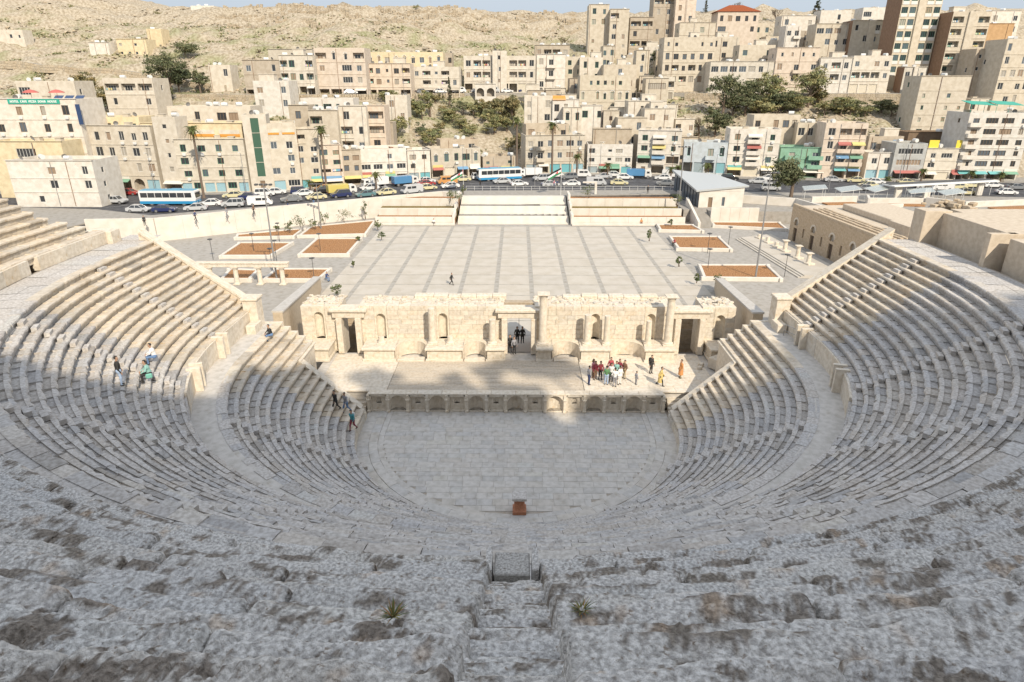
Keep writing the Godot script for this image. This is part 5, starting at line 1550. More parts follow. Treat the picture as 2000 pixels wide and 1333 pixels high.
# x, z, foot, width, height, depth, turn, bays of each storey from the top, paint, extras, kind, label
const HOUSES := [
	[-93.3, -86.0, 2.4, 17.2, 9.2, 9.0, 0.00, "w.w.w/..w.w/.w...", "w", "e", "plastered_house", "plain white two-wing house with grey stains directly behind the seats' western end"],
	[-105.4, -97.0, 2.4, 16.0, 11.9, 7.0, 0.00, ".W./.W.", "y", "e", "yellow_house", "pale yellow flat-roofed house behind the plain white house"],
	[-107.0, -104.0, 2.4, 20.6, 20.2, 10.0, 0.00, "wwww/wwww/.ww./....", "w", "h", "hotel", "white hotel with a green sign along its parapet and red parasols on the roof"],
	[-90.6, -105.5, 2.4, 17.2, 14.6, 11.0, -0.07, "wwwwww/wwwwww/wwwwww/sASAs", "f", "a", "office_block", "off-white street block whose ground floor has an arch and a blue awning"],
	[-78.3, -104.2, 2.4, 5.3, 16.5, 5.0, -0.07, "v/v/v/v/S", "f", "n", "stair_tower", "pale stair tower with a narrow vertical window strip and rounded top"],
	[-69.1, -104.2, 2.4, 15.0, 11.8, 11.0, 0.10, "wwww/wwww/wwww/sWssWs", "f", "a", "office_block", "long grey office block with blue shutters, wing between the two stair towers"],
	[-75.0, -109.4, 2.4, 23.8, 14.9, 9.0, -0.05, "ooOo", "y", "n", "roof_storey", "set-back yellow roof storey with orange bands above the long office block"],
	[-58.9, -106.0, 2.4, 5.1, 16.9, 6.0, 0.22, "g/g/g/g/d", "f", "n", "stair_tower", "tall grey stair tower with a long green glass strip"],
	[-53.9, -107.6, 2.4, 6.8, 15.0, 10.0, 0.32, "Oo/ww/ww/ww/sW", "f", "a", "office_block", "short grey office wing beside the green glass strip"],
	[-49.2, -110.5, 2.4, 5.7, 13.5, 9.0, 0.35, "B./ww/ww/ww/sS", "b", "a", "apartment_house", "narrow beige five-storey house next to the office block"],
	[-44.6, -113.0, 2.4, 5.4, 9.8, 8.0, 0.35, "ww/ww/BB/S", "p", "r", "shop_house", "pink-beige house with yellow roof and damaged middle floor behind a palm"],
	[-40.5, -116.2, 2.4, 4.7, 8.4, 7.0, 0.35, "ww/ww/S", "t", "r", "shop_house", "small tan house with broken balconies beside the palm"],
	[-33.4, -119.9, 2.4, 11.6, 8.3, 9.0, 0.35, "..w./WWwW/SsSS", "w", "a", "shop_house", "white two-storey house with a band of dark windows over shops"],
	[-25.4, -125.3, 2.4, 5.9, 7.4, 8.0, 0.35, "ww/ww/ss", "w", "a", "shop_house", "narrow white house over turquoise shutters"],
	[-16.2, -129.3, 2.4, 13.2, 7.5, 8.0, 0.32, "aawWa/SsSS", "b", "a", "shop_house", "old stone house with arched windows and pale shop awnings"],
	[-15.9, -137.4, 2.4, 10.6, 9.1, 5.0, 0.32, ".Ww", "t", "n", "attic_house", "low tan roof house behind the arched window house"],
	[-5.0, -133.0, 2.4, 9.1, 5.1, 7.0, 0.32, "v.v/SS", "t", "r", "ruined_house", "low roofless tan house beside the tall palm"],
	[10.2, -138.0, 2.4, 16.4, 10.1, 9.0, 0.14, "wbwwWw/wbwwWw/sSsss", "b", "ac", "shop_house", "three-storey beige house with pink balcony over blue and yellow shop fronts"],
	[25.1, -137.3, 2.4, 12.2, 7.8, 9.0, -0.05, "w.vWw/w.vWw/sSSs", "w", "a", "shop_house", "white house with vertical fins between its windows"],
	[38.0, -135.8, 2.4, 11.4, 11.5, 9.0, -0.21, "wbw/wbw/SbS/dSs", "w", "ac", "shop_house", "white house with yellow and green balcony awnings"],
	[49.9, -133.3, 2.4, 11.2, 8.7, 8.0, -0.21, "a.ba/SsSs", "k", "a", "shop_house", "light blue painted house with arched windows and brown parapet"],
	[61.8, -131.1, 2.4, 12.7, 12.2, 9.0, -0.16, "wbw/wbw/wbw/SsS", "w", "ac", "apartment_house", "dirty white four-storey house with central balconies beside the light blue house"],
	[74.7, -130.0, 2.4, 11.6, 7.7, 8.0, -0.16, "bb/bb/SS", "g", "a", "shop_house", "green balcony house with white awnings behind the dark tree"],
	[83.5, -127.6, 2.4, 10.1, 13.9, 9.0, -0.16, "wBB/wbb/wbb/.SS", "p", "ac", "apartment_house", "pale house with orange panelled balcony floor above a red fascia"],
	[93.6, -127.4, 2.4, 6.7, 6.7, 7.0, -0.06, "ww/ss", "w", "a", "shop_house", "small white house with rooftop junk beside a dark gap"],
	[100.1, -126.1, 2.4, 7.8, 9.1, 8.0, -0.04, "W/W/S", "e", "n", "glass_shop", "grey-clad shop building with two wide glazed bands"],
	[109.3, -125.8, 2.4, 10.3, 7.9, 8.0, -0.04, "wWw/w.w/SsS", "c", "as", "shop_house", "low shop house with yellow roof boards and a red and teal window surround"],
	[120.1, -125.3, 2.4, 15.3, 16.5, 10.0, -0.04, "bWWw/bWWw/bWWw/bWWw/bWWw/SSSS", "w", "ag", "apartment_house", "white six-storey block with corner balconies and green roof awning"],
	[-107.7, -145.4, 12.5, 13.8, 14.4, 9.0, 0.00, "BBB/w.w/..", "c", "n", "hillside_house", "grey-cream house with three dark garage bays below the bend in the road"],
	[-95.7, -113.9, 2.4, 13.4, 16.0, 7.0, -0.02, "wB.w", "y", "n", "roof_house", "yellow single-storey rooftop house above the office block"],
	[-75.6, -121.4, 3.2, 20.5, 17.3, 8.0, 0.00, "w.w.WW./.......", "c", "r", "hillside_house", "long low cream house behind the office block's roof"],
	[-70.5, -152.0, 15.7, 10.2, 10.5, 8.0, 0.00, "w.w/w.w", "w", "r", "hillside_house", "small bright white house below the terrace road"],
	[-56.7, -131.0, 6.0, 5.1, 14.4, 6.0, 0.00, "w/w", "t", "n", "hillside_house", "small tan house with a sloping shed roof behind the green strip tower"],
	[-53.2, -145.7, 11.7, 14.7, 10.0, 7.0, 0.00, ".vWvv", "w", "n", "hillside_house", "long low white house with one dark loggia"],
	[-49.5, -127.3, 3.6, 7.3, 15.7, 7.0, 0.00, "B./w.", "b", "r", "hillside_house", "beige house with an open roof room behind the beige apartment house"],
	[-42.4, -129.2, 2.8, 7.1, 17.5, 7.0, 0.00, "ww/Bw/Bw", "c", "r", "hillside_house", "cream house with washing on its balconies"],
	[-37.0, -131.4, 2.4, 4.8, 17.9, 7.0, 0.00, "B/B/w", "p", "n", "hillside_house", "narrow pinkish house of stacked balconies"],
	[-35.6, -155.4, 11.7, 6.3, 10.6, 7.0, 0.00, "w./.w", "c", "r", "hillside_house", "small cream house with a solar panel on the roof"],
	[-93.4, -172.7, 21.7, 6.8, 9.1, 6.0, 0.00, ".w", "c", "n", "hillside_house", "tiny cream house at the bend of the terrace road"],
	[-78.0, -166.6, 20.9, 11.1, 11.1, 8.0, 0.00, "w.w/www/S.S", "t", "n", "terrace_house", "tan two-storey house at the west end of the terrace road"],
	[-67.2, -166.6, 20.9, 10.3, 12.4, 8.0, 0.00, "BwwB/BwwB/SSSS", "c", "r", "terrace_house", "cream house with green shutters and corner balconies on the terrace road"],
	[-54.8, -170.4, 21.0, 15.5, 14.5, 9.0, 0.00, "BaaB/w.Ww/..Ww/SSSS", "p", "n", "terrace_house", "tall pink house with two small arched windows on the terrace road"],
	[-41.4, -175.7, 20.9, 14.5, 10.3, 8.0, 0.00, "BwvwB/BwvwB/SSsS", "p", "r", "terrace_house", "low pink-white house with balconies at both ends on the terrace road"],
	[-27.2, -185.1, 20.9, 15.5, 9.5, 8.0, 0.00, "wBvBw/wBvBw/sSsS", "c", "r", "terrace_house", "cream house with a slender central tower on the terrace road"],
	[-6.3, -193.6, 20.9, 24.5, 13.1, 9.0, 0.00, "wBBvvBBw/wBBvvBBw/SsSSSSsS", "c", "r", "terrace_house", "wide cream apartment house with two raised stair heads on the terrace road"],
	[-6.3, -192.1, 20.6, 4.8, 14.9, 3.0, 0.00, "v/v/v", "c", "n", "rooftop_stair_house", "double stair head rising over the wide cream apartment house"],
	[11.4, -198.9, 20.9, 10.0, 13.7, 8.0, 0.00, "wb./wb./w..", "w", "n", "terrace_house", "white house with a stone bay window at the end of the terrace road"],
	[-73.7, -182.3, 24.5, 14.3, 11.1, 6.0, 0.00, ".w.ww", "b", "n", "hillside_house", "low stone house half hidden above the green shutter house"],
	[-38.6, -193.3, 24.5, 26.2, 10.6, 7.0, 0.00, "aawaaawaa", "y", "n", "hillside_house", "long yellow house with a row of small arched windows"],
	[12.2, -209.9, 22.8, 12.6, 15.2, 7.0, 0.00, "wBBw", "t", "r", "hillside_house", "brown-roofed tan house above the bay window house"],
	[20.0, -203.5, 21.7, 6.5, 12.3, 7.0, 0.00, "ww/ww/vv/vv", "b", "n", "hillside_house", "narrow cream-green house beside the bay window house"],
	[-10.8, -183.1, 17.7, 6.8, 7.5, 3.0, 0.00, "AA/...", "w", "n", "arcade_house", "white arcade of pointed arches in the wooded bank below the road"],
	[6.0, -157.7, 5.2, 8.3, 16.9, 7.0, 0.00, "w.w/w.w/...", "c", "r", "hillside_house", "cream house with a dish on its roof beside the dark stair lane"],
	[14.0, -156.8, 4.4, 7.7, 16.7, 7.0, 0.00, "ww./w..", "w", "o", "hillside_house", "white house with a small orange tiled roof"],
	[15.7, -151.7, 2.4, 5.3, 16.7, 5.0, 0.00, "aa/ww", "c", "n", "hillside_house", "small house with a pair of arched windows"],
	[27.8, -176.2, 12.5, 16.3, 15.2, 9.0, 0.00, ".vvvvv./a.aaaaa/AA.WW/w..w", "b", "n", "arcade_house", "beige mansion with a row of arched windows and two big arches"],
	[21.6, -154.5, 3.6, 6.0, 15.9, 6.0, 0.00, "w.w/...", "w", "n", "hillside_house", "white cube house below the arcade mansion"],
	[27.1, -153.2, 3.2, 4.5, 15.0, 6.0, 0.00, "v/w", "b", "n", "hillside_house", "small beige house squeezed below the arcade mansion"],
	[8.3, -144.4, 2.4, 12.4, 12.6, 5.0, 0.20, "w..w", "t", "r", "hillside_house", "tan roof room behind the beige shop house"],
	[26.3, -143.3, 2.4, 10.6, 11.4, 5.0, -0.05, "...", "t", "n", "hillside_house", "low tan tiled house behind the finned white house"],
	[38.7, -160.6, 6.8, 11.4, 13.8, 7.0, 0.00, "vvv./w.ww", "c", "r", "hillside_house", "cream house with scattered small windows"],
	[41.2, -154.1, 4.4, 8.7, 14.3, 7.0, 0.00, "ww/w.w", "c", "r", "hillside_house", "pale house with plastic tanks beside bare trees"],
	[32.4, -147.9, 2.4, 8.2, 14.1, 6.0, 0.00, ".w/www", "b", "n", "hillside_house", "beige cube house behind the yellow awning house"],
	[45.0, -180.3, 15.3, 7.3, 11.6, 6.0, 0.00, "W/..", "b", "n", "hillside_house", "beige house with one wide dark window on the retaining wall"],
	[25.4, -199.3, 21.0, 7.9, 12.6, 7.0, 0.00, "ww/vv/..", "c", "r", "hillside_house", "pale green-cream house above the arcade mansion"],
	[34.7, -193.4, 19.7, 11.2, 11.5, 7.0, 0.00, ".w./w.w", "b", "r", "hillside_house", "rough stone house with awnings above the arcade mansion"],
	[43.6, -201.6, 21.9, 4.7, 14.1, 6.0, 0.00, "a/a/.", "b", "n", "hillside_house", "slim old house with paired arched windows"],
	[31.4, -236.0, 32.6, 7.8, 20.9, 8.0, 0.00, "ww/ww/../v./vv", "b", "n", "tower_house", "slim beige tower house standing against the sky"],
	[39.0, -232.5, 31.8, 7.3, 19.8, 8.0, 0.00, "B./ww/ww/vv/vv", "b", "n", "tower_house", "slim beige tower house with a dark roof loggia"],
	[48.4, -236.6, 34.1, 9.1, 15.0, 8.0, 0.00, "BB/w./BB/..", "t", "n", "tower_house", "brownish balcony house between the tower houses"],
	[57.9, -242.7, 37.0, 8.5, 20.5, 9.0, 0.00, "BB/ww/.w/ww/..", "t", "n", "tower_house", "tall beige house with stacked balconies beside the pink house"],
	[65.7, -239.4, 36.3, 8.0, 22.3, 9.0, 0.00, "ww/ww/ww/..", "p", "n", "tower_house", "tall pink house with red shuttered windows"],
	[67.3, -224.2, 30.7, 13.5, 15.6, 8.0, 0.00, "..w./wWw./v.v.", "b", "r", "hillside_house", "beige house with a cluttered flat roof below the pink house"],
	[84.0, -230.5, 34.1, 15.7, 16.4, 9.0, 0.00, "wwwww/W..w", "p", "q", "hillside_house", "pale pink house with a red hipped roof"],
	[58.3, -196.6, 21.6, 17.4, 18.2, 9.0, 0.00, "vv..vv/wwwwww/wBwBww/wwBwww", "b", "r", "apartment_house", "broad beige block with a laundry flag on its facade"],
	[74.8, -212.0, 26.7, 10.0, 14.1, 7.0, 0.00, "ww./.w.", "b", "r", "hillside_house", "beige house with a sloping yard wall"],
	[75.1, -189.9, 20.9, 21.6, 11.2, 8.0, 0.00, "WWWWWw./..S.sS.", "c", "n", "hillside_house", "long low cream house with a ribbon window on the terrace road"],
	[82.8, -200.7, 23.0, 12.4, 14.6, 7.0, 0.00, "w.b/.wb", "b", "r", "hillside_house", "jumbled tan house with outside stairs"],
	[92.7, -189.4, 21.2, 14.1, 15.1, 8.0, 0.00, "vvvv/w.b.w/w.BBw/.ss", "p", "n", "apartment_house", "pale pink house with an arched central balcony"],
	[105.2, -187.9, 21.0, 10.5, 12.2, 8.0, 0.00, "wBw/wBw/...", "w", "r", "apartment_house", "white house with an arched lower balcony beside the pale pink house"],
	[116.8, -187.5, 21.0, 12.8, 12.8, 8.0, 0.00, "w.ww/BBBw/sss.", "c", "r", "apartment_house", "cream house with striped balcony at the foot of the tower"],
	[114.1, -214.6, 28.9, 12.6, 16.3, 8.0, 0.00, "WWWw/.www", "b", "n", "hillside_house", "tan house with white window band"],
	[126.4, -212.1, 28.2, 13.9, 17.9, 8.0, 0.00, "w.WW/.ww.", "b", "n", "hillside_house", "shaded tan house leaning on the tower block"],
	[99.1, -213.2, 28.2, 5.5, 16.3, 6.0, 0.00, "wb/..", "w", "n", "hillside_house", "narrow white house with one balcony and a yellow side"],
	[110.3, -238.7, 37.6, 13.3, 12.2, 7.0, 0.00, "w.w", "w", "n", "hillside_house", "white house under the tall cypress"],
	[124.4, -238.2, 37.6, 12.0, 14.0, 7.0, 0.00, "..w.", "w", "r", "hillside_house", "white cubic house with dishes on the skyline"],
	[140.1, -237.4, 37.6, 11.6, 14.9, 7.0, 0.00, "W.w", "w", "n", "hillside_house", "white house with a long dark opening on the skyline"],
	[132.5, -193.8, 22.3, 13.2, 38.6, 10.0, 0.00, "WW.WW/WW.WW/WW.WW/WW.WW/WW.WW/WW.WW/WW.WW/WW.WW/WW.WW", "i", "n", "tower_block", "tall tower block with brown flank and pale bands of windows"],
	[145.6, -187.1, 21.2, 12.3, 25.5, 9.0, 0.00, "B.B/B.B/B.B/B.B/B.B/B.B", "b", "r", "apartment_block", "high balcony block right beside the tower block"],
	[174.2, -213.7, 29.6, 10.6, 19.7, 8.0, 0.00, "w.w/..w", "w", "n", "hillside_house", "white house on the skyline beyond the balcony block"],
	[124.4, -158.2, 10.0, 14.4, 17.5, 9.0, 0.00, "..../v.vv/v.vv/v.vv/w..", "b", "n", "warehouse", "plain beige block with rows of small square windows"],
	[151.7, -168.8, 14.9, 10.4, 22.9, 10.0, 0.00, "w.ww/w.ww/wwww/w.ww/www.", "b", "r", "apartment_block", "beige block with many air conditioners and a green roof shelter"],
	[165.7, -202.1, 25.2, 8.8, 19.1, 8.0, 0.00, "../..", "o", "n", "hillside_house", "orange blank-walled house below the skyline"],
	[148.4, -178.0, 18.5, 9.0, 17.0, 8.0, 0.00, "v../v../...", "t", "n", "hillside_house", "shaded tan house beside the beige air conditioner block"],
	[70.8, -141.6, 2.4, 12.6, 15.2, 6.0, 0.00, "w.www", "b", "n", "hillside_house", "low beige house behind the dirty white house"],
	[78.6, -137.3, 2.4, 6.9, 13.4, 6.0, -0.16, "www", "b", "r", "hillside_house", "small beige house with three dark windows"],
	[98.2, -135.2, 2.4, 9.0, 10.1, 6.0, -0.04, "w.S", "t", "r", "hillside_house", "shabby tan shed house with a tin roof"],
	[113.2, -137.6, 2.4, 16.0, 11.0, 7.0, 0.00, ".....", "n", "n", "blank_wall_house", "large dark brown blank-walled house behind the shop boards"],
	[-137.9, -206.6, 33.5, 10.5, 6.4, 7.0, 0.00, "v.v./vvvv", "y", "n", "slope_house", "unfinished pale yellow house alone on the bare slope"],
	[-134.9, -217.9, 37.4, 5.4, 6.5, 6.0, 0.00, ".v/..", "y", "n", "slope_house", "small tan house with one window on the bare slope"],
	[-147.8, -203.1, 32.5, 6.9, 6.1, 5.0, 0.00, "..", "w", "n", "slope_house", "roofless white house shell on the bare slope"],
	[-137.3, -267.8, 52.2, 10.1, 4.0, 6.0, 0.00, ".v.", "w", "n", "slope_house", "white house standing on the ridge line"],
	[-185.0, -212.9, 37.5, 9.4, 5.8, 5.0, 0.00, ".vv", "c", "n", "slope_house", "pale ruined house near the dark cave mouth"],
	[-118.1, -126.9, 5.2, 14.7, 21.0, 8.0, 0.00, "W...", "c", "r", "hillside_house", "cream roof terrace house with blue solar panels behind the hotel"],
]
const CARS := [
	["pickup", "silver", -84.2, -89.9, -0.07, "silver pickup truck in the street by the plain white two-wing house"], ["sedan", "red", -87.5, -101.1, -0.07, "red saloon car in the street by the off-white street block"], ["sedan", "black", -92.5, -101.5, -0.07, "black saloon car in the street by the off-white street block"], ["bus", "white", -71.9, -88.8, 0.02, "white and blue city bus in the street by the pale stair tower"], ["sedan", "navy", -69.3, -81.0, 0.10, "navy saloon car in the street by the plain white two-wing house"], ["sedan", "silver", -74.4, -81.0, -0.01, "silver saloon car in the street by the plain white two-wing house"], ["sedan", "silver", -63.9, -82.7, 3.36, "silver saloon car in the street by the tall grey stair tower"], ["sedan", "white", -63.2, -87.7, 3.36, "white saloon car in the street by the tall grey stair tower"], ["suv", "silver", -58.1, -86.6, 3.36, "silver tall car in the street by the tall grey stair tower"], ["van", "white", -53.0, -88.0, 0.28, "white van in the street by the tall grey stair tower"], ["sedan", "taxi", -62.6, -97.7, 3.36, "pale yellow saloon car in the street by the tall grey stair tower"], ["sedan", "navy", -58.3, -95.8, 0.22, "navy saloon car in the street by the tall grey stair tower"], ["suv", "white", -56.4, -99.8, 0.24, "white tall car in the street by the tall grey stair tower"], ["sedan", "white", -54.8, -102.6, 0.28, "white saloon car in the street by the tall grey stair tower"], ["suv", "navy", -49.3, -102.6, 0.33, "navy tall car in the street by the short grey office wing"], ["sedan", "grey", -48.2, -92.9, 3.53, "grey saloon car in the street by the tall grey stair tower"], ["sedan", "taxi", -43.7, -95.6, 3.64, "pale yellow saloon car in the street by the short grey office wing"], ["suv", "navy", -39.0, -98.2, 3.66, "navy tall car in the street by the pink-beige house"], ["sedan", "teal", -33.8, -99.3, 3.70, "teal saloon car in the street by the pink-beige house"], ["truck", "yellow", -39.7, -102.0, 0.54, "yellow box truck in the street by the pink-beige house"], ["sedan", "black", -44.3, -104.7, 0.45, "black saloon car in the street by the narrow beige five-storey house"], ["sedan", "white", -48.0, -100.3, 3.64, "white saloon car in the street by the short grey office wing"], ["sedan", "orange", -45.3, -107.4, 3.64, "orange saloon car in the street by the narrow beige five-storey house"], ["sedan", "taxi", -29.7, -101.9, 3.74, "pale yellow saloon car in the street by the small tan house"], ["van", "silver", -24.2, -103.8, 3.74, "silver van in the street by the white two-storey house"], ["sedan", "taxi", -21.3, -109.1, 0.50, "pale yellow saloon car in the street by the white two-storey house"], ["sedan", "white", -16.2, -111.7, 3.49, "white saloon car in the street by the narrow white house"], ["sedan", "white", -34.9, -108.6, 3.73, "white saloon car in the street by the small tan house"], ["truck", "white", -34.4, -112.6, 3.74, "white box truck in the street by the small tan house"], ["truck", "blue", -27.6, -115.5, 0.60, "blue box truck in the street by the white two-storey house"], ["sedan", "red", -22.4, -115.4, 0.59, "red saloon car in the street by the white two-storey house"], ["sedan", "white", -22.9, -120.0, 0.50, "white saloon car in the street by the narrow white house"], ["van", "orange", -17.6, -118.2, 3.49, "orange van in the street by the narrow white house"], ["sedan", "grey", -30.7, -104.0, 3.73, "grey saloon car in the street by the small tan house"], ["sedan", "taxi", -14.2, -122.9, 3.46, "pale yellow saloon car in the street by the old stone house"], ["suv", "white", -9.9, -126.2, 0.32, "white tall car in the street by the old stone house"], ["bus", "white", -4.8, -124.8, 3.46, "white and blue city bus in the street by the low roofless tan house"], ["truck", "white", 3.1, -130.5, 3.46, "white box truck in the street by the low roofless tan house"], ["suv", "silver", 6.1, -124.0, 3.42, "silver tall car in the street by the low roofless tan house"], ["sedan", "white", 10.0, -130.6, 3.28, "white saloon car in the street by the three-storey beige house"], ["suv", "grey", 13.4, -126.8, 3.16, "grey tall car in the street by the three-storey beige house"], ["van", "white", 17.1, -130.7, -0.05, "white van in the street by the white house with vertical fins"], ["sedan", "silver", 22.6, -128.7, 3.10, "silver saloon car in the street by the white house with vertical fins"], ["sedan", "white", 25.9, -131.8, -0.05, "white saloon car in the street by the white house with vertical fins"], ["sedan", "white", 27.9, -126.9, -0.05, "white saloon car in the street by the white house with vertical fins"], ["truck", "blue", 31.9, -128.9, -0.13, "blue box truck in the street by the white house with yellow and green balcony"], ["sedan", "white", 37.7, -125.9, 2.94, "white saloon car in the street by the white house with yellow and green balcony"], ["van", "white", 40.7, -130.0, -0.21, "white van in the street by the white house with yellow and green balcony"], ["sedan", "white", 0.3, -115.3, 0.32, "white saloon car in the street by the low roofless tan house"], ["sedan", "silver", -4.0, -119.5, 3.46, "silver saloon car in the street by the low roofless tan house"], ["sedan", "silver", 7.9, -114.6, 0.22, "silver saloon car in the street by the low roofless tan house"], ["sedan", "white", 13.1, -115.4, 3.17, "white saloon car in the street by the three-storey beige house"], ["van", "silver", 19.3, -116.3, -0.05, "silver van in the street by the white house with vertical fins"], ["sedan", "taxi", 25.0, -117.2, -0.05, "pale yellow saloon car in the street by the white house with vertical fins"], ["sedan", "grey", 36.3, -116.5, 2.95, "grey saloon car in the street by the white house with yellow and green balcony"], ["sedan", "white", 49.5, -128.1, -0.21, "white saloon car in the street by the light blue painted house"], ["sedan", "white", 54.5, -126.8, -0.20, "white saloon car in the street by the dirty white four-storey house"], ["suv", "black", 54.4, -124.4, -0.19, "black tall car in the street by the dirty white four-storey house"], ["sedan", "silver", 60.1, -120.1, 2.98, "silver saloon car in the street by the dirty white four-storey house"], ["suv", "silver", 59.2, -108.7, -0.17, "silver tall car in the street by the dirty white four-storey house"], ["sedan", "silver", 80.2, -122.9, -0.16, "silver saloon car in the street by the pale house with orange panelled balcony floor"], ["sedan", "taxi", 85.4, -122.0, 2.98, "pale yellow saloon car in the street by the pale house with orange panelled balcony floor"], ["sedan", "white", 89.0, -119.2, -0.15, "white saloon car in the street by the small white house"], ["sedan", "white", 64.6, -125.4, 2.98, "white saloon car in the street by the dirty white four-storey house"], ["sedan", "taxi", 84.4, -113.6, 2.98, "pale yellow saloon car in the street by the pale house with orange panelled balcony floor"], ["sedan", "grey", 81.7, -108.9, -0.16, "grey saloon car in the street by the pale house with orange panelled balcony floor"], ["sedan", "taxi", 96.4, -118.7, -0.04, "pale yellow saloon car in the street by the grey-clad shop building"], ["sedan", "silver", 97.0, -112.2, -0.04, "silver saloon car in the street by the grey-clad shop building"], ["van", "white", 99.2, -109.1, 3.10, "white van in the street by the grey-clad shop building"], ["sedan", "taxi", 104.2, -111.4, 3.10, "pale yellow saloon car in the street by the low shop house"], ["sedan", "taxi", 109.1, -113.8, -0.04, "pale yellow saloon car in the street by the low shop house"], ["sedan", "taxi", 101.2, -103.0, -0.04, "pale yellow saloon car in the street by the grey-clad shop building"], ["sedan", "white", 110.4, -103.4, -0.04, "white saloon car in the street by the low shop house"], ["sedan", "white", 114.3, -113.8, -0.04, "white saloon car in the street by the low shop house"], ["sedan", "grey", 117.9, -110.8, -0.04, "grey saloon car in the street by the white six-storey block"]]

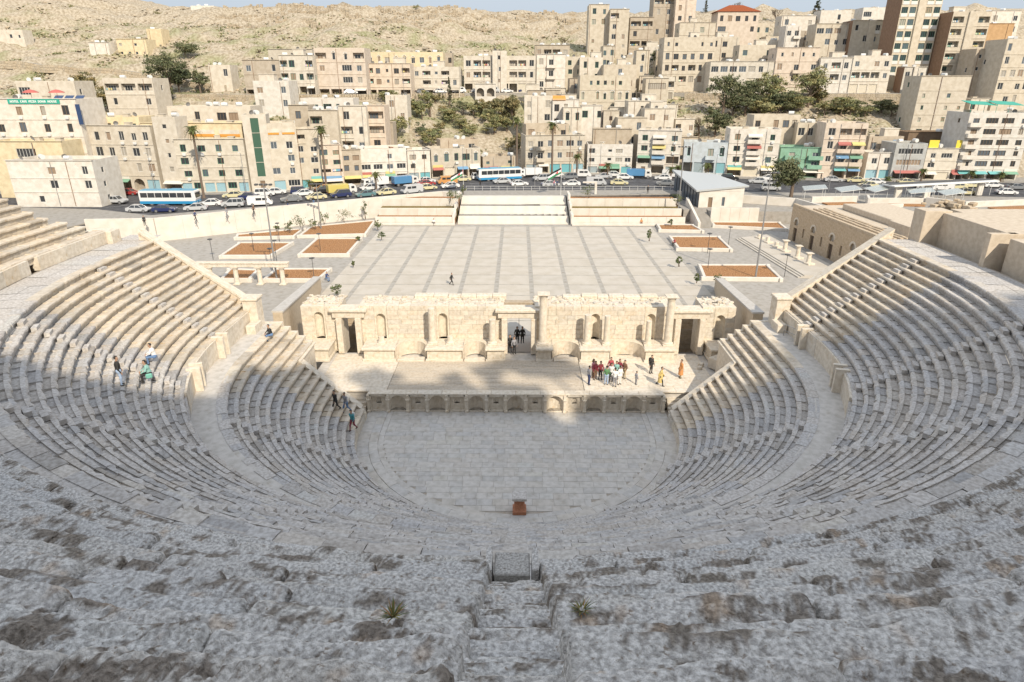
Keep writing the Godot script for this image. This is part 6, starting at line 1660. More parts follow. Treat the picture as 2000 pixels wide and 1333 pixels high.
const PEOPLE := [
	[-22.53, 10.30, 12.70, 2.2, "stand", Color(0.03, 0.03, 0.03), Color(0.36, 0.46, 0.62), "person in a black jacket and pale jeans standing on the sunlit middle seats"],
	[-23.30, 9.50, 7.80, -1.2, "sit", Color(0.75, 0.74, 0.72), Color(0.12, 0.20, 0.36), "person in a white top sitting on the sunlit middle seats"],
	[-22.24, 9.50, 10.42, -1.0, "sit", Color(0.25, 0.45, 0.40), Color(0.03, 0.03, 0.03), "person with a mint green bag sitting on the sunlit middle seats"],
	[-20.52, 6.27, -4.29, -0.9, "sit", Color(0.03, 0.03, 0.03), Color(0.12, 0.20, 0.36), "person in black jacket and jeans sitting alone on the lower seats near the western pier"],
	[-14.44, 1.91, -0.05, -0.6, "walk", Color(0.03, 0.03, 0.03), Color(0.03, 0.03, 0.03), "person in black climbing down the lower seats, first of three"],
	[-13.79, 1.47, -0.59, -0.6, "walk", Color(0.28, 0.28, 0.30), Color(0.12, 0.20, 0.36), "person in a grey jacket between two others on the lower seats"],
	[-12.78, 1.04, 1.58, -0.4, "walk", Color(0.06, 0.25, 0.28), Color(0.20, 0.03, 0.05), "person in a teal jacket with a white backpack and maroon trousers"],
	[-0.70, 1.62, -12.88, 0.3, "stand", Color(0.03, 0.03, 0.03), Color(0.03, 0.03, 0.03), "person in black at the central stage doorway"],
	[-0.29, 1.62, -12.38, 0.5, "stand", Color(0.28, 0.28, 0.30), Color(0.03, 0.03, 0.03), "person in a checked grey shirt at the central stage doorway"],
	[-0.00, 1.50, -15.50, 0.1, "stand", Color(0.03, 0.03, 0.03), Color(0.03, 0.03, 0.03), "dark figure inside the central stage doorway"],
	[0.54, 1.50, -15.50, 0.2, "stand", Color(0.03, 0.03, 0.03), Color(0.03, 0.03, 0.03), "second dark figure inside the central stage doorway"],
	[6.31, 1.62, -5.57, 1.9, "stand", Color(0.28, 0.28, 0.30), Color(0.05, 0.07, 0.16), "person in grey with navy trousers at the edge of the stage group"],
	[6.83, 1.62, -7.05, 1.0, "stand", Color(0.55, 0.25, 0.28), Color(0.18, 0.10, 0.06), "person in a pink scarf in the stage group"],
	[6.97, 1.62, -6.62, 0.6, "stand", Color(0.20, 0.03, 0.05), Color(0.18, 0.10, 0.06), "person in a maroon coat in the stage group"],
	[7.43, 1.62, -6.63, 0.2, "stand", Color(0.38, 0.07, 0.08), Color(0.03, 0.03, 0.03), "person in red and black in the stage group"],
	[7.84, 1.62, -5.59, 3.0, "stand", Color(0.10, 0.22, 0.10), Color(0.36, 0.46, 0.62), "person seen from behind in an olive jacket and pale jeans"],
	[8.46, 1.62, -7.50, 0.1, "stand", Color(0.38, 0.07, 0.08), Color(0.38, 0.07, 0.08), "person in a red football shirt in the stage group"],
	[8.33, 1.62, -6.21, -0.2, "stand", Color(0.75, 0.74, 0.72), Color(0.03, 0.03, 0.03), "person holding a white sheet in the stage group"],
	[8.51, 1.62, -5.18, 2.9, "stand", Color(0.75, 0.74, 0.72), Color(0.28, 0.28, 0.30), "person in a white jumper with grey trousers seen from behind"],
	[8.84, 1.62, -6.64, -0.4, "stand", Color(0.25, 0.45, 0.40), Color(0.03, 0.03, 0.03), "person in a mint top in the stage group"],
	[9.18, 1.62, -7.07, -0.5, "stand", Color(0.20, 0.03, 0.05), Color(0.03, 0.03, 0.03), "person in a dark headscarf and red scarf"],
	[9.01, 1.62, -5.60, -2.6, "stand", Color(0.75, 0.74, 0.72), Color(0.75, 0.74, 0.72), "person in all white trousers at the front of the stage group"],
	[9.61, 1.62, -6.86, -0.9, "stand", Color(0.18, 0.10, 0.06), Color(0.40, 0.33, 0.20), "person in an olive brown jacket at the end of the stage group"],
	[10.45, 1.62, -5.61, 2.0, "child", Color(0.28, 0.28, 0.30), Color(0.28, 0.28, 0.30), "small child in grey standing alone on the stage"],
	[12.20, 1.62, -7.98, 0.6, "stand", Color(0.03, 0.03, 0.03), Color(0.03, 0.03, 0.03), "person in black with a satchel standing alone near the stage wall"],
	[12.52, 1.62, -5.42, 1.2, "walk", Color(0.60, 0.46, 0.18), Color(0.03, 0.03, 0.03), "person in a yellow coat and black boots carrying a green bag"],
	[14.68, 1.62, -7.02, -1.4, "stand", Color(0.55, 0.25, 0.09), Color(0.40, 0.33, 0.20), "person in an orange robe at the shaded edge of the stage"],
	[-9.49, -1.00, -43.77, 1.3, "walk", Color(0.03, 0.03, 0.03), Color(0.03, 0.03, 0.03), "person in black walking alone across the empty plaza"],
	[-28.07, -1.00, -45.65, 1.0, "sit", Color(0.05, 0.07, 0.16), Color(0.12, 0.20, 0.36), "person in blue sitting on a planter corner by the plaza"],
	[-17.09, -1.00, -85.13, 0.4, "sit", Color(0.75, 0.74, 0.72), Color(0.03, 0.03, 0.03), "person in white sitting on the bench below the western terrace"],
	[25.11, -1.00, -85.51, 0.1, "sit", Color(0.55, 0.25, 0.09), Color(0.18, 0.10, 0.06), "person in orange sitting on the bench below the eastern terrace"],
	[28.06, -1.00, -68.01, -1.2, "sit", Color(0.38, 0.07, 0.08), Color(0.03, 0.03, 0.03), "person in red and black sitting on the sapling planter"],
	[-65.98, 2.50, -67.57, 0.8, "stand", Color(0.03, 0.03, 0.03), Color(0.03, 0.03, 0.03), "person in black standing near the wall end beside the street"],
	[-59.08, 2.50, -72.12, 1.4, "walk", Color(0.05, 0.07, 0.16), Color(0.03, 0.03, 0.03), "person in navy walking on the pavement above the white wall"],
	[-54.65, 2.50, -75.50, -1.5, "walk", Color(0.28, 0.28, 0.30), Color(0.28, 0.28, 0.30), "person in grey walking on the pavement above the white wall"],
	[-50.58, 2.50, -78.03, 1.4, "walk", Color(0.18, 0.10, 0.06), Color(0.03, 0.03, 0.03), "person in brown on the pavement above the white wall"],
	[-46.10, 2.50, -84.46, -1.5, "walk", Color(0.03, 0.03, 0.03), Color(0.05, 0.07, 0.16), "person in black on the pavement near the navy car"],
	[-41.96, 2.50, -87.93, 0.2, "stand", Color(0.03, 0.03, 0.03), Color(0.12, 0.20, 0.36), "person in a black top and jeans waiting on the pavement"],
	[-9.10, 2.50, -113.73, 0.3, "stand", Color(0.03, 0.03, 0.03), Color(0.03, 0.03, 0.03), "person in black at the head of the broad steps"],
	[8.69, 2.50, -112.28, 1.2, "walk", Color(0.55, 0.25, 0.28), Color(0.05, 0.07, 0.16), "person in a pink top by the flag"],
	[9.42, 2.50, -112.29, 1.2, "walk", Color(0.05, 0.07, 0.16), Color(0.03, 0.03, 0.03), "person in navy beside the one in pink by the flag"],
	[29.50, 2.50, -103.43, 0.3, "stand", Color(0.03, 0.03, 0.03), Color(0.03, 0.03, 0.03), "person in black on the terrace behind the small white chairs"],
	[77.89, 2.50, -124.85, 1.3, "walk", Color(0.03, 0.03, 0.03), Color(0.03, 0.03, 0.03), "person in black walking past the parked van"],
	[99.63, 2.50, -108.46, -1.3, "walk", Color(0.03, 0.03, 0.03), Color(0.03, 0.03, 0.03), "person in black under the long shelter roof"]]

const TREES := [
	["dark", -106.9, 21.7, -166.9, 13.4, 12.6, "large dark green tree growing near the tiny cream house"], ["dark", -119.1, 33.9, -206.0, 5.3, 11.0, "dark green tree growing near the unfinished pale yellow house alone"], ["dark", -99.1, 22.1, -169.7, 8.4, 5.4, "dark green tree growing near the tiny cream house"], ["dry", -131.4, 20.7, -162.3, 7.7, 6.8, "brownish dry tree growing near the grey-cream house"], ["dry", -120.7, 17.7, -155.4, 7.0, 12.1, "large brownish dry tree growing near the grey-cream house"], ["dry", -106.3, 15.9, -151.9, 6.9, 7.7, "brownish dry tree growing near the grey-cream house"], ["olive", -94.8, 23.9, -179.5, 4.6, 7.3, "olive green tree growing near the tiny cream house"], ["bare", -92.5, 33.9, -206.5, 3.3, 5.5, "small leafless twiggy tree growing near the low stone house"], ["olive", -52.4, 13.1, -147.0, 6.2, 5.2, "olive green tree growing near the long low white house"], ["olive", -35.7, 10.4, -150.0, 7.3, 6.8, "olive green tree growing near the small cream house"], ["olive", -40.6, 19.2, -168.4, 4.9, 6.7, "olive green tree growing near the small cream house"], ["olive", -29.0, 18.5, -174.7, 5.5, 5.6, "small olive green tree growing near the low pink-white house"], ["olive", -29.6, 14.8, -165.1, 5.2, 5.7, "small olive green tree growing near the small cream house"], ["dark", -28.0, 10.6, -155.6, 4.1, 6.7, "dark green tree growing near the small cream house"], ["olive", -25.3, 8.1, -151.1, 6.1, 6.0, "olive green tree growing near the small cream house"], ["dry", -23.4, 10.1, -157.7, 4.4, 5.6, "small brownish dry tree growing near the small cream house"], ["olive", -20.4, 13.9, -168.0, 5.3, 7.7, "olive green tree growing near the small cream house"], ["dry", -23.2, 16.0, -172.4, 3.8, 5.9, "small brownish dry tree growing near the cream house with a slender central tower"], ["dark", -17.6, 15.9, -174.0, 4.6, 6.6, "dark green tree growing near the white arcade of pointed arches"], ["olive", -14.3, 15.1, -173.5, 4.9, 7.2, "olive green tree growing near the white arcade of pointed arches"], ["olive", -9.3, 13.7, -171.3, 5.4, 7.2, "olive green tree growing near the white arcade of pointed arches"], ["dry", -6.1, 14.3, -174.2, 6.9, 6.6, "brownish dry tree growing near the white arcade of pointed arches"], ["dry", -1.9, 12.9, -172.0, 9.2, 7.2, "brownish dry tree growing near the cream house with a dish"], ["olive", -3.5, 10.7, -165.9, 5.6, 6.4, "olive green tree growing near the cream house with a dish"], ["olive", -14.3, 10.2, -160.8, 4.2, 6.9, "olive green tree growing near the cream house with a dish"], ["olive", -9.8, 11.1, -164.7, 2.3, 4.8, "small olive green tree growing near the cream house with a dish"], ["dry", -2.9, 6.6, -155.9, 4.0, 4.6, "small brownish dry tree growing near the cream house with a dish"], ["cypress", -22.2, 17.8, -177.0, 9.5, 3.0, "narrow dark cypress growing near the cream house with a slender central tower"], ["dry", -26.8, 18.9, -177.1, 4.2, 5.6, "small brownish dry tree growing near the cream house with a slender central tower"], ["dark", 64.5, 13.8, -170.7, 14.7, 10.0, "large dark green tree growing near the beige house with one wide dark window"], ["dark", 60.3, 10.1, -162.1, 9.1, 9.1, "dark green tree growing near the pale house with plastic tanks"], ["dark", 72.5, 15.5, -173.7, 11.8, 10.8, "large dark green tree growing near the long low cream house"], ["dark", 75.4, 16.3, -175.4, 8.0, 8.2, "dark green tree growing near the long low cream house"], ["olive", 81.2, 17.4, -176.8, 12.6, 10.3, "large olive green tree growing near the long low cream house"], ["olive", 93.2, 17.8, -176.5, 13.2, 11.5, "large olive green tree growing near the pale pink house"], ["olive", 87.8, 17.4, -175.9, 5.7, 9.9, "olive green tree growing near the pale pink house"], ["dry", 97.8, 18.9, -178.9, 6.9, 6.7, "brownish dry tree growing near the white house with an arched lower balcony"], ["olive", 101.6, 15.6, -170.8, 6.5, 9.7, "olive green tree growing near the white house with an arched lower balcony"], ["olive", 100.5, 17.4, -175.1, 3.8, 4.9, "small olive green tree growing near the white house with an arched lower balcony"], ["dark", 115.0, 16.5, -172.2, 4.6, 9.1, "dark green tree growing near the plain beige block"], ["olive", 111.6, 16.5, -172.5, 2.6, 4.9, "small olive green tree growing near the plain beige block"], ["bare", 118.4, 14.1, -166.1, 5.2, 5.7, "small leafless twiggy tree growing near the plain beige block"], ["red", 151.2, 18.9, -176.8, 6.6, 9.2, "reddish bare tree growing near the beige block with many air conditioners and"], ["bare", 55.6, 10.1, -163.0, 6.8, 9.5, "leafless twiggy tree growing near the pale house with plastic tanks"], ["bare", 51.9, 10.0, -163.6, 4.9, 6.3, "leafless twiggy tree growing near the pale house with plastic tanks"], ["olive", 55.8, 25.7, -209.7, 3.5, 4.5, "small olive green tree growing near the broad beige block"], ["olive", 60.1, 25.4, -208.3, 3.4, 4.5, "small olive green tree growing near the broad beige block"], ["olive", 63.1, 25.4, -207.7, 3.4, 4.5, "small olive green tree growing near the broad beige block"], ["olive", 67.4, 25.7, -207.9, 3.8, 4.5, "small olive green tree growing near the beige house with a sloping yard wall"], ["dark", 68.0, 14.5, -172.0, 7.6, 9.8, "dark green tree growing near the long low cream house"], ["olive", 76.0, 15.0, -171.6, 6.4, 9.7, "olive green tree growing near the long low cream house"], ["dark", 82.8, 16.0, -173.0, 7.6, 9.1, "dark green tree growing near the long low cream house"], ["olive", 89.3, 16.4, -173.3, 5.6, 9.8, "olive green tree growing near the pale pink house"], ["olive", 96.9, 16.0, -171.9, 4.6, 7.1, "olive green tree growing near the white house with an arched lower balcony"], ["dark", 104.9, 16.1, -171.7, 4.5, 8.1, "dark green tree growing near the white house with an arched lower balcony"], ["olive", 109.2, 15.7, -170.6, 4.2, 7.1, "olive green tree growing near the plain beige block"], ["dark", 116.8, 15.4, -169.6, 4.5, 7.1, "dark green tree growing near the plain beige block"], ["olive", -17.7, 11.9, -164.0, 4.5, 7.0, "olive green tree growing near the small cream house"], ["dry", -11.9, 15.8, -175.7, 6.2, 6.6, "brownish dry tree growing near the white arcade of pointed arches"], ["olive", -7.4, 10.8, -164.6, 5.6, 6.4, "olive green tree growing near the cream house with a dish"], ["dry", -0.2, 6.0, -155.0, 5.6, 4.6, "small brownish dry tree growing near the cream house with a dish"], ["olive", -31.3, 15.8, -166.4, 5.7, 5.7, "small olive green tree growing near the small cream house"], ["olive", -34.0, 13.1, -157.5, 3.6, 5.2, "small olive green tree growing near the small cream house"], ["dark", -107.2, 20.1, -162.0, 5.8, 7.7, "dark green tree growing near the grey-cream house"], ["dark", -106.6, 22.5, -171.4, 7.7, 9.7, "dark green tree growing near the tiny cream house"], ["cypress", 129.6, 48.8, -269.6, 11.1, 6.3, "large narrow dark cypress growing near the white cubic house"], ["cypress", 132.5, 48.8, -269.6, 5.6, 3.6, "small narrow dark cypress growing near the white cubic house"], ["bare", 112.5, 48.3, -268.9, 8.0, 9.8, "leafless twiggy tree growing near the white house under the tall cypress"], ["cypress", 87.1, 55.3, -291.9, 6.4, 2.9, "narrow dark cypress growing near the tall pink house"], ["bare", 101.5, 55.2, -290.7, 5.3, 8.5, "leafless twiggy tree growing near the white house under the tall cypress"], ["dark", 53.4, 28.4, -217.6, 8.8, 7.7, "dark green tree growing near the slim old house"], ["bare", 44.5, 23.2, -203.1, 7.6, 6.2, "leafless twiggy tree growing near the slim old house"], ["bare", 18.7, 38.4, -250.1, 5.2, 9.4, "leafless twiggy tree growing near the slim beige tower house"], ["bare", 28.0, 37.3, -246.5, 3.8, 7.6, "leafless twiggy tree growing near the slim beige tower house"], ["olive", 129.5, 12.2, -160.9, 4.8, 4.6, "small olive green tree growing near the plain beige block"], ["bare", 31.5, 5.8, -157.1, 9.5, 3.7, "leafless twiggy tree growing near the small beige house squeezed"], ["bare", 34.8, 25.7, -214.1, 4.4, 3.0, "small leafless twiggy tree growing near the slim old house"], ["olive", -184.6, 53.1, -252.0, 2.3, 2.5, "small olive green tree growing near the pale ruined house"], ["olive", -153.7, 51.9, -260.8, 2.0, 3.1, "small olive green tree growing near the white house standing"], ["olive", -45.8, 55.2, -277.0, 2.4, 3.7, "small olive green tree growing near the long yellow house"], ["dark", 60.2, 2.5, -98.9, 11.0, 7.0, "dark leaning tree on the pavement beside the glass canopies"]]

const PALMS := [
	[-68.8, 2.5, -97.0, 15.8, 1.0, "tall shaggy palm near the long grey office block"], [-44.9, 2.5, -108.1, 15.1, 1.0, "tall shaggy palm near the narrow beige five-storey house"], [-0.3, 2.5, -130.8, 15.9, 1.0, "tall shaggy palm near the low roofless tan house"], [8.9, 2.5, -128.0, 14.8, 1.0, "tall shaggy palm near the three-storey beige house"], [-33.0, 2.5, -107.3, 5.1, 0.8, "short young palm near the small tan house"], [15.4, 2.5, -128.0, 7.0, 0.9, "short young palm near the three-storey beige house"], [23.5, 2.5, -128.1, 4.9, 0.8, "short young palm near the white house with vertical fins"], [-7.2, 2.5, -124.1, 3.6, 0.8, "short young palm near the low roofless tan house"], [49.5, 2.5, -129.3, 4.8, 0.9, "short young palm near the light blue painted house"], [42.0, 2.5, -129.2, 4.2, 0.8, "short young palm near the light blue painted house"], [102.7, 2.5, -123.3, 4.0, 0.8, "short young palm near the grey-clad shop building"], [94.6, 2.5, -123.7, 2.0, 0.7, "short young palm near the small white house"], [114.8, 2.5, -122.9, 3.7, 0.8, "short young palm near the low shop house"], [122.3, 2.5, -122.6, 3.2, 0.8, "short young palm near the white six-storey block"], [-47.9, 2.5, -105.6, 3.4, 0.7, "short young palm near the short grey office wing"], [-27.6, 16.0, -169.1, 4.7, 0.9, "short young palm near the small cream house"], [39.7, 2.5, -126.4, 4.1, 0.7, "short young palm near the white house with yellow and green balcony"]]

const BUSHES := [
	[-43.4, -0.6, -76.0, 2.3, 2.3, "small green bush in the planters against the long white wall"], [-41.8, -0.6, -78.2, 3.0, 3.4, "large leafy bush in the planters against the long white wall"], [-39.6, -0.6, -79.2, 2.0, 2.6, "small green bush in the planters against the long white wall"], [-38.8, -0.6, -83.0, 3.1, 2.3, "small green bush in the planters against the long white wall"], [-35.2, -0.6, -85.1, 2.9, 4.2, "large leafy bush in the planters against the long white wall"], [-46.4, -0.6, -77.3, 1.2, 1.2, "thin young bush in the planters against the long white wall"], [-31.9, -0.6, -89.3, 4.0, 1.5, "thin young sapling on the plaza's western edge"], [-24.9, -0.6, -70.6, 1.5, 1.3, "thin young sapling on the plaza's western edge"], [-27.3, -0.6, -79.3, 1.8, 1.6, "small green sapling on the plaza's western edge"], [-24.3, -0.6, -37.0, 1.9, 1.8, "small green sapling on the plaza's western edge"], [23.9, -0.6, -70.2, 2.1, 1.1, "thin young sapling on the plaza's eastern edge"], [25.3, -0.6, -52.9, 1.6, 1.1, "thin young sapling on the plaza's eastern edge"], [25.8, -0.6, -44.0, 1.3, 0.9, "thin young sapling on the plaza's eastern edge"], [28.2, -0.6, -40.9, 2.2, 2.1, "large leafy sapling on the plaza's eastern edge"], [32.7, 2.5, -89.2, 2.1, 3.2, "large leafy bush by the tall mast and slanted-roof building"], [15.4, 2.5, -96.5, 2.8, 4.0, "large leafy bush on the eastern terrace near the white frame"], [-12.4, 2.5, -90.0, 2.9, 2.8, "small green bush beside the western terrace beds"], [-14.4, 2.5, -93.6, 2.2, 1.8, "small green bush beside the western terrace beds"], [-12.2, 2.5, -101.6, 2.0, 1.4, "thin young bush beside the western terrace beds"], [-25.7, -0.6, -52.4, 0.8, 0.6, "thin young sapling on the plaza's western edge"], [30.5, -0.6, -82.7, 1.4, 1.2, "thin young sapling on the plaza's eastern edge"], [-28.7, -0.6, -69.0, 0.9, 0.9, "thin young sapling on the plaza's western edge"]]
func strut(s: Shape, a: Vector3, b: Vector3, r := 0.04) -> void:
	s.tube(a, b, r, r, 6)

func museum() -> void:
	M.museum = surface(lin(0.56, 0.475, 0.37), 0.93, T.stone, 0.3, T.rock_n, 0.9)
	var a := Vector3(50.3, COURT - 0.05, -73.5)
	var o := thing("stone_museum", "low brown stone building with arched lunettes over its wooden doors, beside the column stumps", "building", a, deg_to_rad(-86.0))
	var w := 29.0; var h := 6.2; var d := 17.0
	var holes := []
	var doors := [2.2, 8.4, 14.6, 20.8, 26.6]
	var slits := [5.2, 11.5, 17.7, 23.8]
	for x in doors: holes.append([x - 0.65, 0.05, 1.3, 2.5, 0.35]); holes.append([x - 0.65, 3.0, 1.3, 1.15, 0.35])
	for x in slits: holes.append([x - 0.3, 1.4, 0.6, 1.6, 0.35])
	var s := Shape.new(); s.col = Color(1, 0.97, 0.93)
	pierced(s, Vector3.ZERO, Vector3.RIGHT, Vector3.BACK, w, h, holes)
	s.quad(Vector3(0, 0, -d), Vector3(0, 0, 0), Vector3(0, h, 0), Vector3(0, h, -d)); s.quad(Vector3(w, 0, 0), Vector3(w, 0, -d), Vector3(w, h, -d), Vector3(w, h, 0)); s.quad(Vector3(w, 0, -d), Vector3(0, 0, -d), Vector3(0, h, -d), Vector3(w, h, -d))
	part(o, "wall", s.mesh(), M.museum)
	var r := Shape.new(); r.quad(Vector3(0, h, 0), Vector3(w, h, 0), Vector3(w, h, -d), Vector3(0, h, -d)); part(o, "roof", r.mesh(), M.concrete)
	for x in doors:
		var dr := part(o, "door", pane_mesh(1.3, 2.5), M.door, Transform3D(Basis(), Vector3(x, 0.05, -0.3)))
		part(dr, "handle", cached("knob", func(): return Shape.new().mesh()), M.metal, Transform3D(Basis(), Vector3(0.4, 1.1, 0.05)))
		part(o, "lunette_pane", pane_mesh(1.3, 1.15), M.inside, Transform3D(Basis(), Vector3(x, 3.0, -0.3)))
		var hd := Shape.new()
		for sg: float in [-1.0, 1.0]:
			var pl := PackedVector2Array([Vector2(sg * 0.66, 0.0), Vector2(sg * 0.66, 0.68), Vector2(0, 0.68)])
			for k in 6: pl.append(Vector2(sg * sin(PI * 0.5 * k / 6.0) * 0.66, cos(PI * 0.5 * k / 6.0) * 0.66))
			hd.slab(pl, Vector3.RIGHT, Vector3.UP, Vector3(x, 3.49, -0.02), Vector3(0, 0, -0.3))
		part(o, "arch_head", hd.mesh(), M.museum)
		var ar := Shape.new()
		for i in 9:
			var a0 := PI - PI * i / 9.0; var a1 := PI - PI * (i + 0.93) / 9.0
			ar.slab(PackedVector2Array([Vector2(cos(a0), sin(a0)) * 0.66, Vector2(cos(a0), sin(a0)) * 0.98, Vector2(cos(a1), sin(a1)) * 0.98, Vector2(cos(a1), sin(a1)) * 0.66]), Vector3.RIGHT, Vector3.UP, Vector3(x, 3.48, 0.06), Vector3(0, 0, -0.1))
		part(o, "arch_stones", ar.mesh(), M.cream)
	for x in slits: part(o, "slit_window", pane_mesh(0.6, 1.6), M.inside, Transform3D(Basis(), Vector3(x, 1.4, -0.3)))
	for z: float in [-1.6, -2.6, -3.5]:
		var st := Shape.new(); st.col = tone(0.9, 1.05)
		for k in 24: st.box(Vector3(5.0 + k * 0.98, h + 0.16, z), Vector3(0.96, 0.34 + rng.randf() * 0.15, 0.5), rng.randf_range(-0.05, 0.05), 0.06)
		part(o, "roof_kerb", st.mesh(), M.museum)
	var pp := Shape.new(); pp.box(Vector3(w * 0.5, h + 0.2, -0.3), Vector3(w, 0.4, 0.6), 0.0, 0.05); part(o, "parapet", pp.mesh(), M.museum)
	var back := Shape.new(); back.box(Vector3(12, h + 0.5, -11), Vector3(16, 1.0, 8), 0.0, 0.1); back.box(Vector3(24, h + 0.8, -6), Vector3(5, 1.6, 3), 0.0, 0.05); part(o, "roof_vault", back.mesh(), M.concrete)

func visitor_centre() -> void:
	var o := thing("visitor_building", "white wedge-shaped building with slanted grey metal roof and glazed flank", "building", Vector3(38.0, 1.5, -91.5))
	var f := [Vector3(0, 0, 0), Vector3(9.4, 0, -0.4), Vector3(6.6, 0, -12.5), Vector3(-1.6, 0, -16.5)]
	var t := [Vector3(-0.8, 3.3, 0.4), Vector3(10.2, 4.2, -0.2), Vector3(7.0, 4.7, -13), Vector3(-2.2, 5.3, -17.2)]
	var s := Shape.new()
	pierced(s, f[0], (f[1] - f[0]).normalized(), Vector3.BACK, 9.4, 3.35, [[2.0, 0.0, 0.9, 2.1, 0.3], [4.9, 0.3, 0.6, 1.8, 0.3]])
	var k0 = f[0] + Vector3.UP * 3.3; var k1 = f[1] + Vector3.UP * 3.3
	s.tri(k0, k1, f[1] + Vector3.UP * 4.15)
	s.quad(f[1], f[2], f[2] + Vector3.UP * 4.6, f[1] + Vector3.UP * 4.15)
	s.quad(f[2], f[3], f[3] + Vector3.UP * 5.2, f[2] + Vector3.UP * 4.6)
	part(o, "wall", s.mesh(), M.white_wall)
	part(o, "door", pane_mesh(0.9, 2.1), M.frame_d, Transform3D(Basis(), Vector3(2.45, 0, -0.33)))
	part(o, "window", pane_mesh(0.6, 1.8), M.glass_b, Transform3D(Basis(), Vector3(5.2, 0.3, -0.42)))
	var r := Shape.new()
	var up := Vector3.UP * 0.35
	r.hexa([t[0], t[1], t[2], t[3], t[0] + up, t[1] + up, t[2] + up, t[3] + up])
	part(o, "roof", r.mesh(), plain(0.47, 0.49, 0.49, 0.4, 0.2))
	for i in 9:
		var a: Vector3 = f[0].lerp(f[3], i / 9.0); var b: Vector3 = f[0].lerp(f[3], (i + 1) / 9.0)
		var ha := lerpf(3.3, 5.2, i / 9.0); var hb := lerpf(3.3, 5.2, (i + 1) / 9.0)
		var g := Shape.new(); g.quad(b, a, a + Vector3.UP * ha, b + Vector3.UP * hb); var gp := part(o, "glass_panel", g.mesh(), M.glass_b)
		var m := Shape.new(); strut(m, a + Vector3(-0.05, 0, 0), a + Vector3(-0.05, ha, 0), 0.06); part(gp, "mullion", m.mesh(), M.iron)
	# its raised yard, front wall and stair
	var y := thing("visitor_yard", "raised paved yard with white front wall and stair below the slanted-roof building", "terrace")
	var p := Shape.new(); p.prism(PackedVector2Array([Vector2(34.4, -89.0), Vector2(39.3, -90.2), Vector2(39.3, -87.2), Vector2(60.5, -87.2), Vector2(60.5, -93.0), Vector2(58.5, -93.5), Vector2(36.2, -103.4), Vector2(34.4, -103.4)]), -1.3, 1.5); part(y, "paving", p.mesh(), M.pavement)
	for i in 5:
		var b := Shape.new(); b.col = tone(0.98, 1.04); b.box(Vector3(40.4 + i * 1.95, 0.65, -86.95), Vector3(1.93, 3.3, 0.45), 0.0, 0.02); part(y, "wall_panel", b.mesh(), M.white_wall)
	var c := Shape.new(); c.hexa([Vector3(35.9, -1.2, -82.6), Vector3(36.4, -1.2, -82.6), Vector3(36.4, -1.2, -94.0), Vector3(35.9, -1.2, -94.0), Vector3(35.9, 0.2, -82.6), Vector3(36.4, 0.2, -82.6), Vector3(36.4, 3.2, -94.0), Vector3(35.9, 3.2, -94.0)]); part(y, "stair_wall", c.mesh(), M.white_wall)
	for k in 16:
		var b := Shape.new(); b.box(Vector3(37.85, -1.0 + 0.156 * (k + 0.5) - 0.2, -83.2 - 0.42 * k - 0.3), Vector3(2.8, 0.56, 0.62), 0.0, 0.015); part(y, "step", b.mesh(), M.pavement)
	var rt := thing("street_retaining_wall", "white wall stepping along the street's edge behind the stone museum", "retaining wall")
	var pts := [Vector2(36.2, -103.2), Vector2(59.0, -93.2), Vector2(66.0, -62.0)]
	for i in 2:
		var n := int(ceil(pts[i].distance_to(pts[i + 1]) / 5.0))
		for k in n:
			var a: Vector2 = pts[i].lerp(pts[i + 1], float(k) / n); var b: Vector2 = pts[i].lerp(pts[i + 1], float(k + 1) / n)
			var m := (a + b) * 0.5
			var q := Shape.new(); q.col = tone(0.97, 1.03); q.box(Vector3(m.x - 0.1, 0.85, m.y + 0.25), Vector3(a.distance_to(b) - 0.01, 4.7, 0.5), -atan2(b.y - a.y, b.x - a.x), 0.015); part(rt, "wall_panel", q.mesh(), M.white_wall)

func rear_range() -> void:
	# remains of the rooms behind the stage wall, seen through its doors
	var o := thing("rear_stage_rooms", "brown stone walls of ruined rooms seen through the stage doorways", "ruined wall")
	for q in [[-16.6, 1.4, -19.4, 6.4, 5.0, 0.9], [-13.4, 1.4, -17.2, 0.8, 5.0, 4.6], [-19.4, 1.4, -17.2, 0.8, 5.0, 4.6], [16.8, 1.4, -19.6, 6.4, 5.2, 0.9], [19.8, 1.4, -17.4, 0.8, 5.2, 4.6], [13.6, 1.4, -17.4, 0.8, 5.2, 4.6], [-1.9, 1.4, -18.6, 0.8, 5.0, 7.6], [2.4, 1.4, -18.6, 0.9, 5.4, 7.6], [0.2, 3.4, -22.0, 4.2, 0.9, 0.8]]:
		var n := maxi(1, int(q[4] / 0.55))
		for k in n:
			var s := Shape.new(); s.col = tone(0.82, 1.05, 0.04)
			s.box(Vector3(q[0], q[1] - q[4] * 0.5 + q[4] / n * (k + 0.5), q[2]), Vector3(q[3] + rng.randf_range(-0.06, 0.06), q[4] / n - 0.015, q[5] + rng.randf_range(-0.06, 0.06)), 0.0, 0.03)
			part(o, "stone_course", s.mesh(), M.museum)

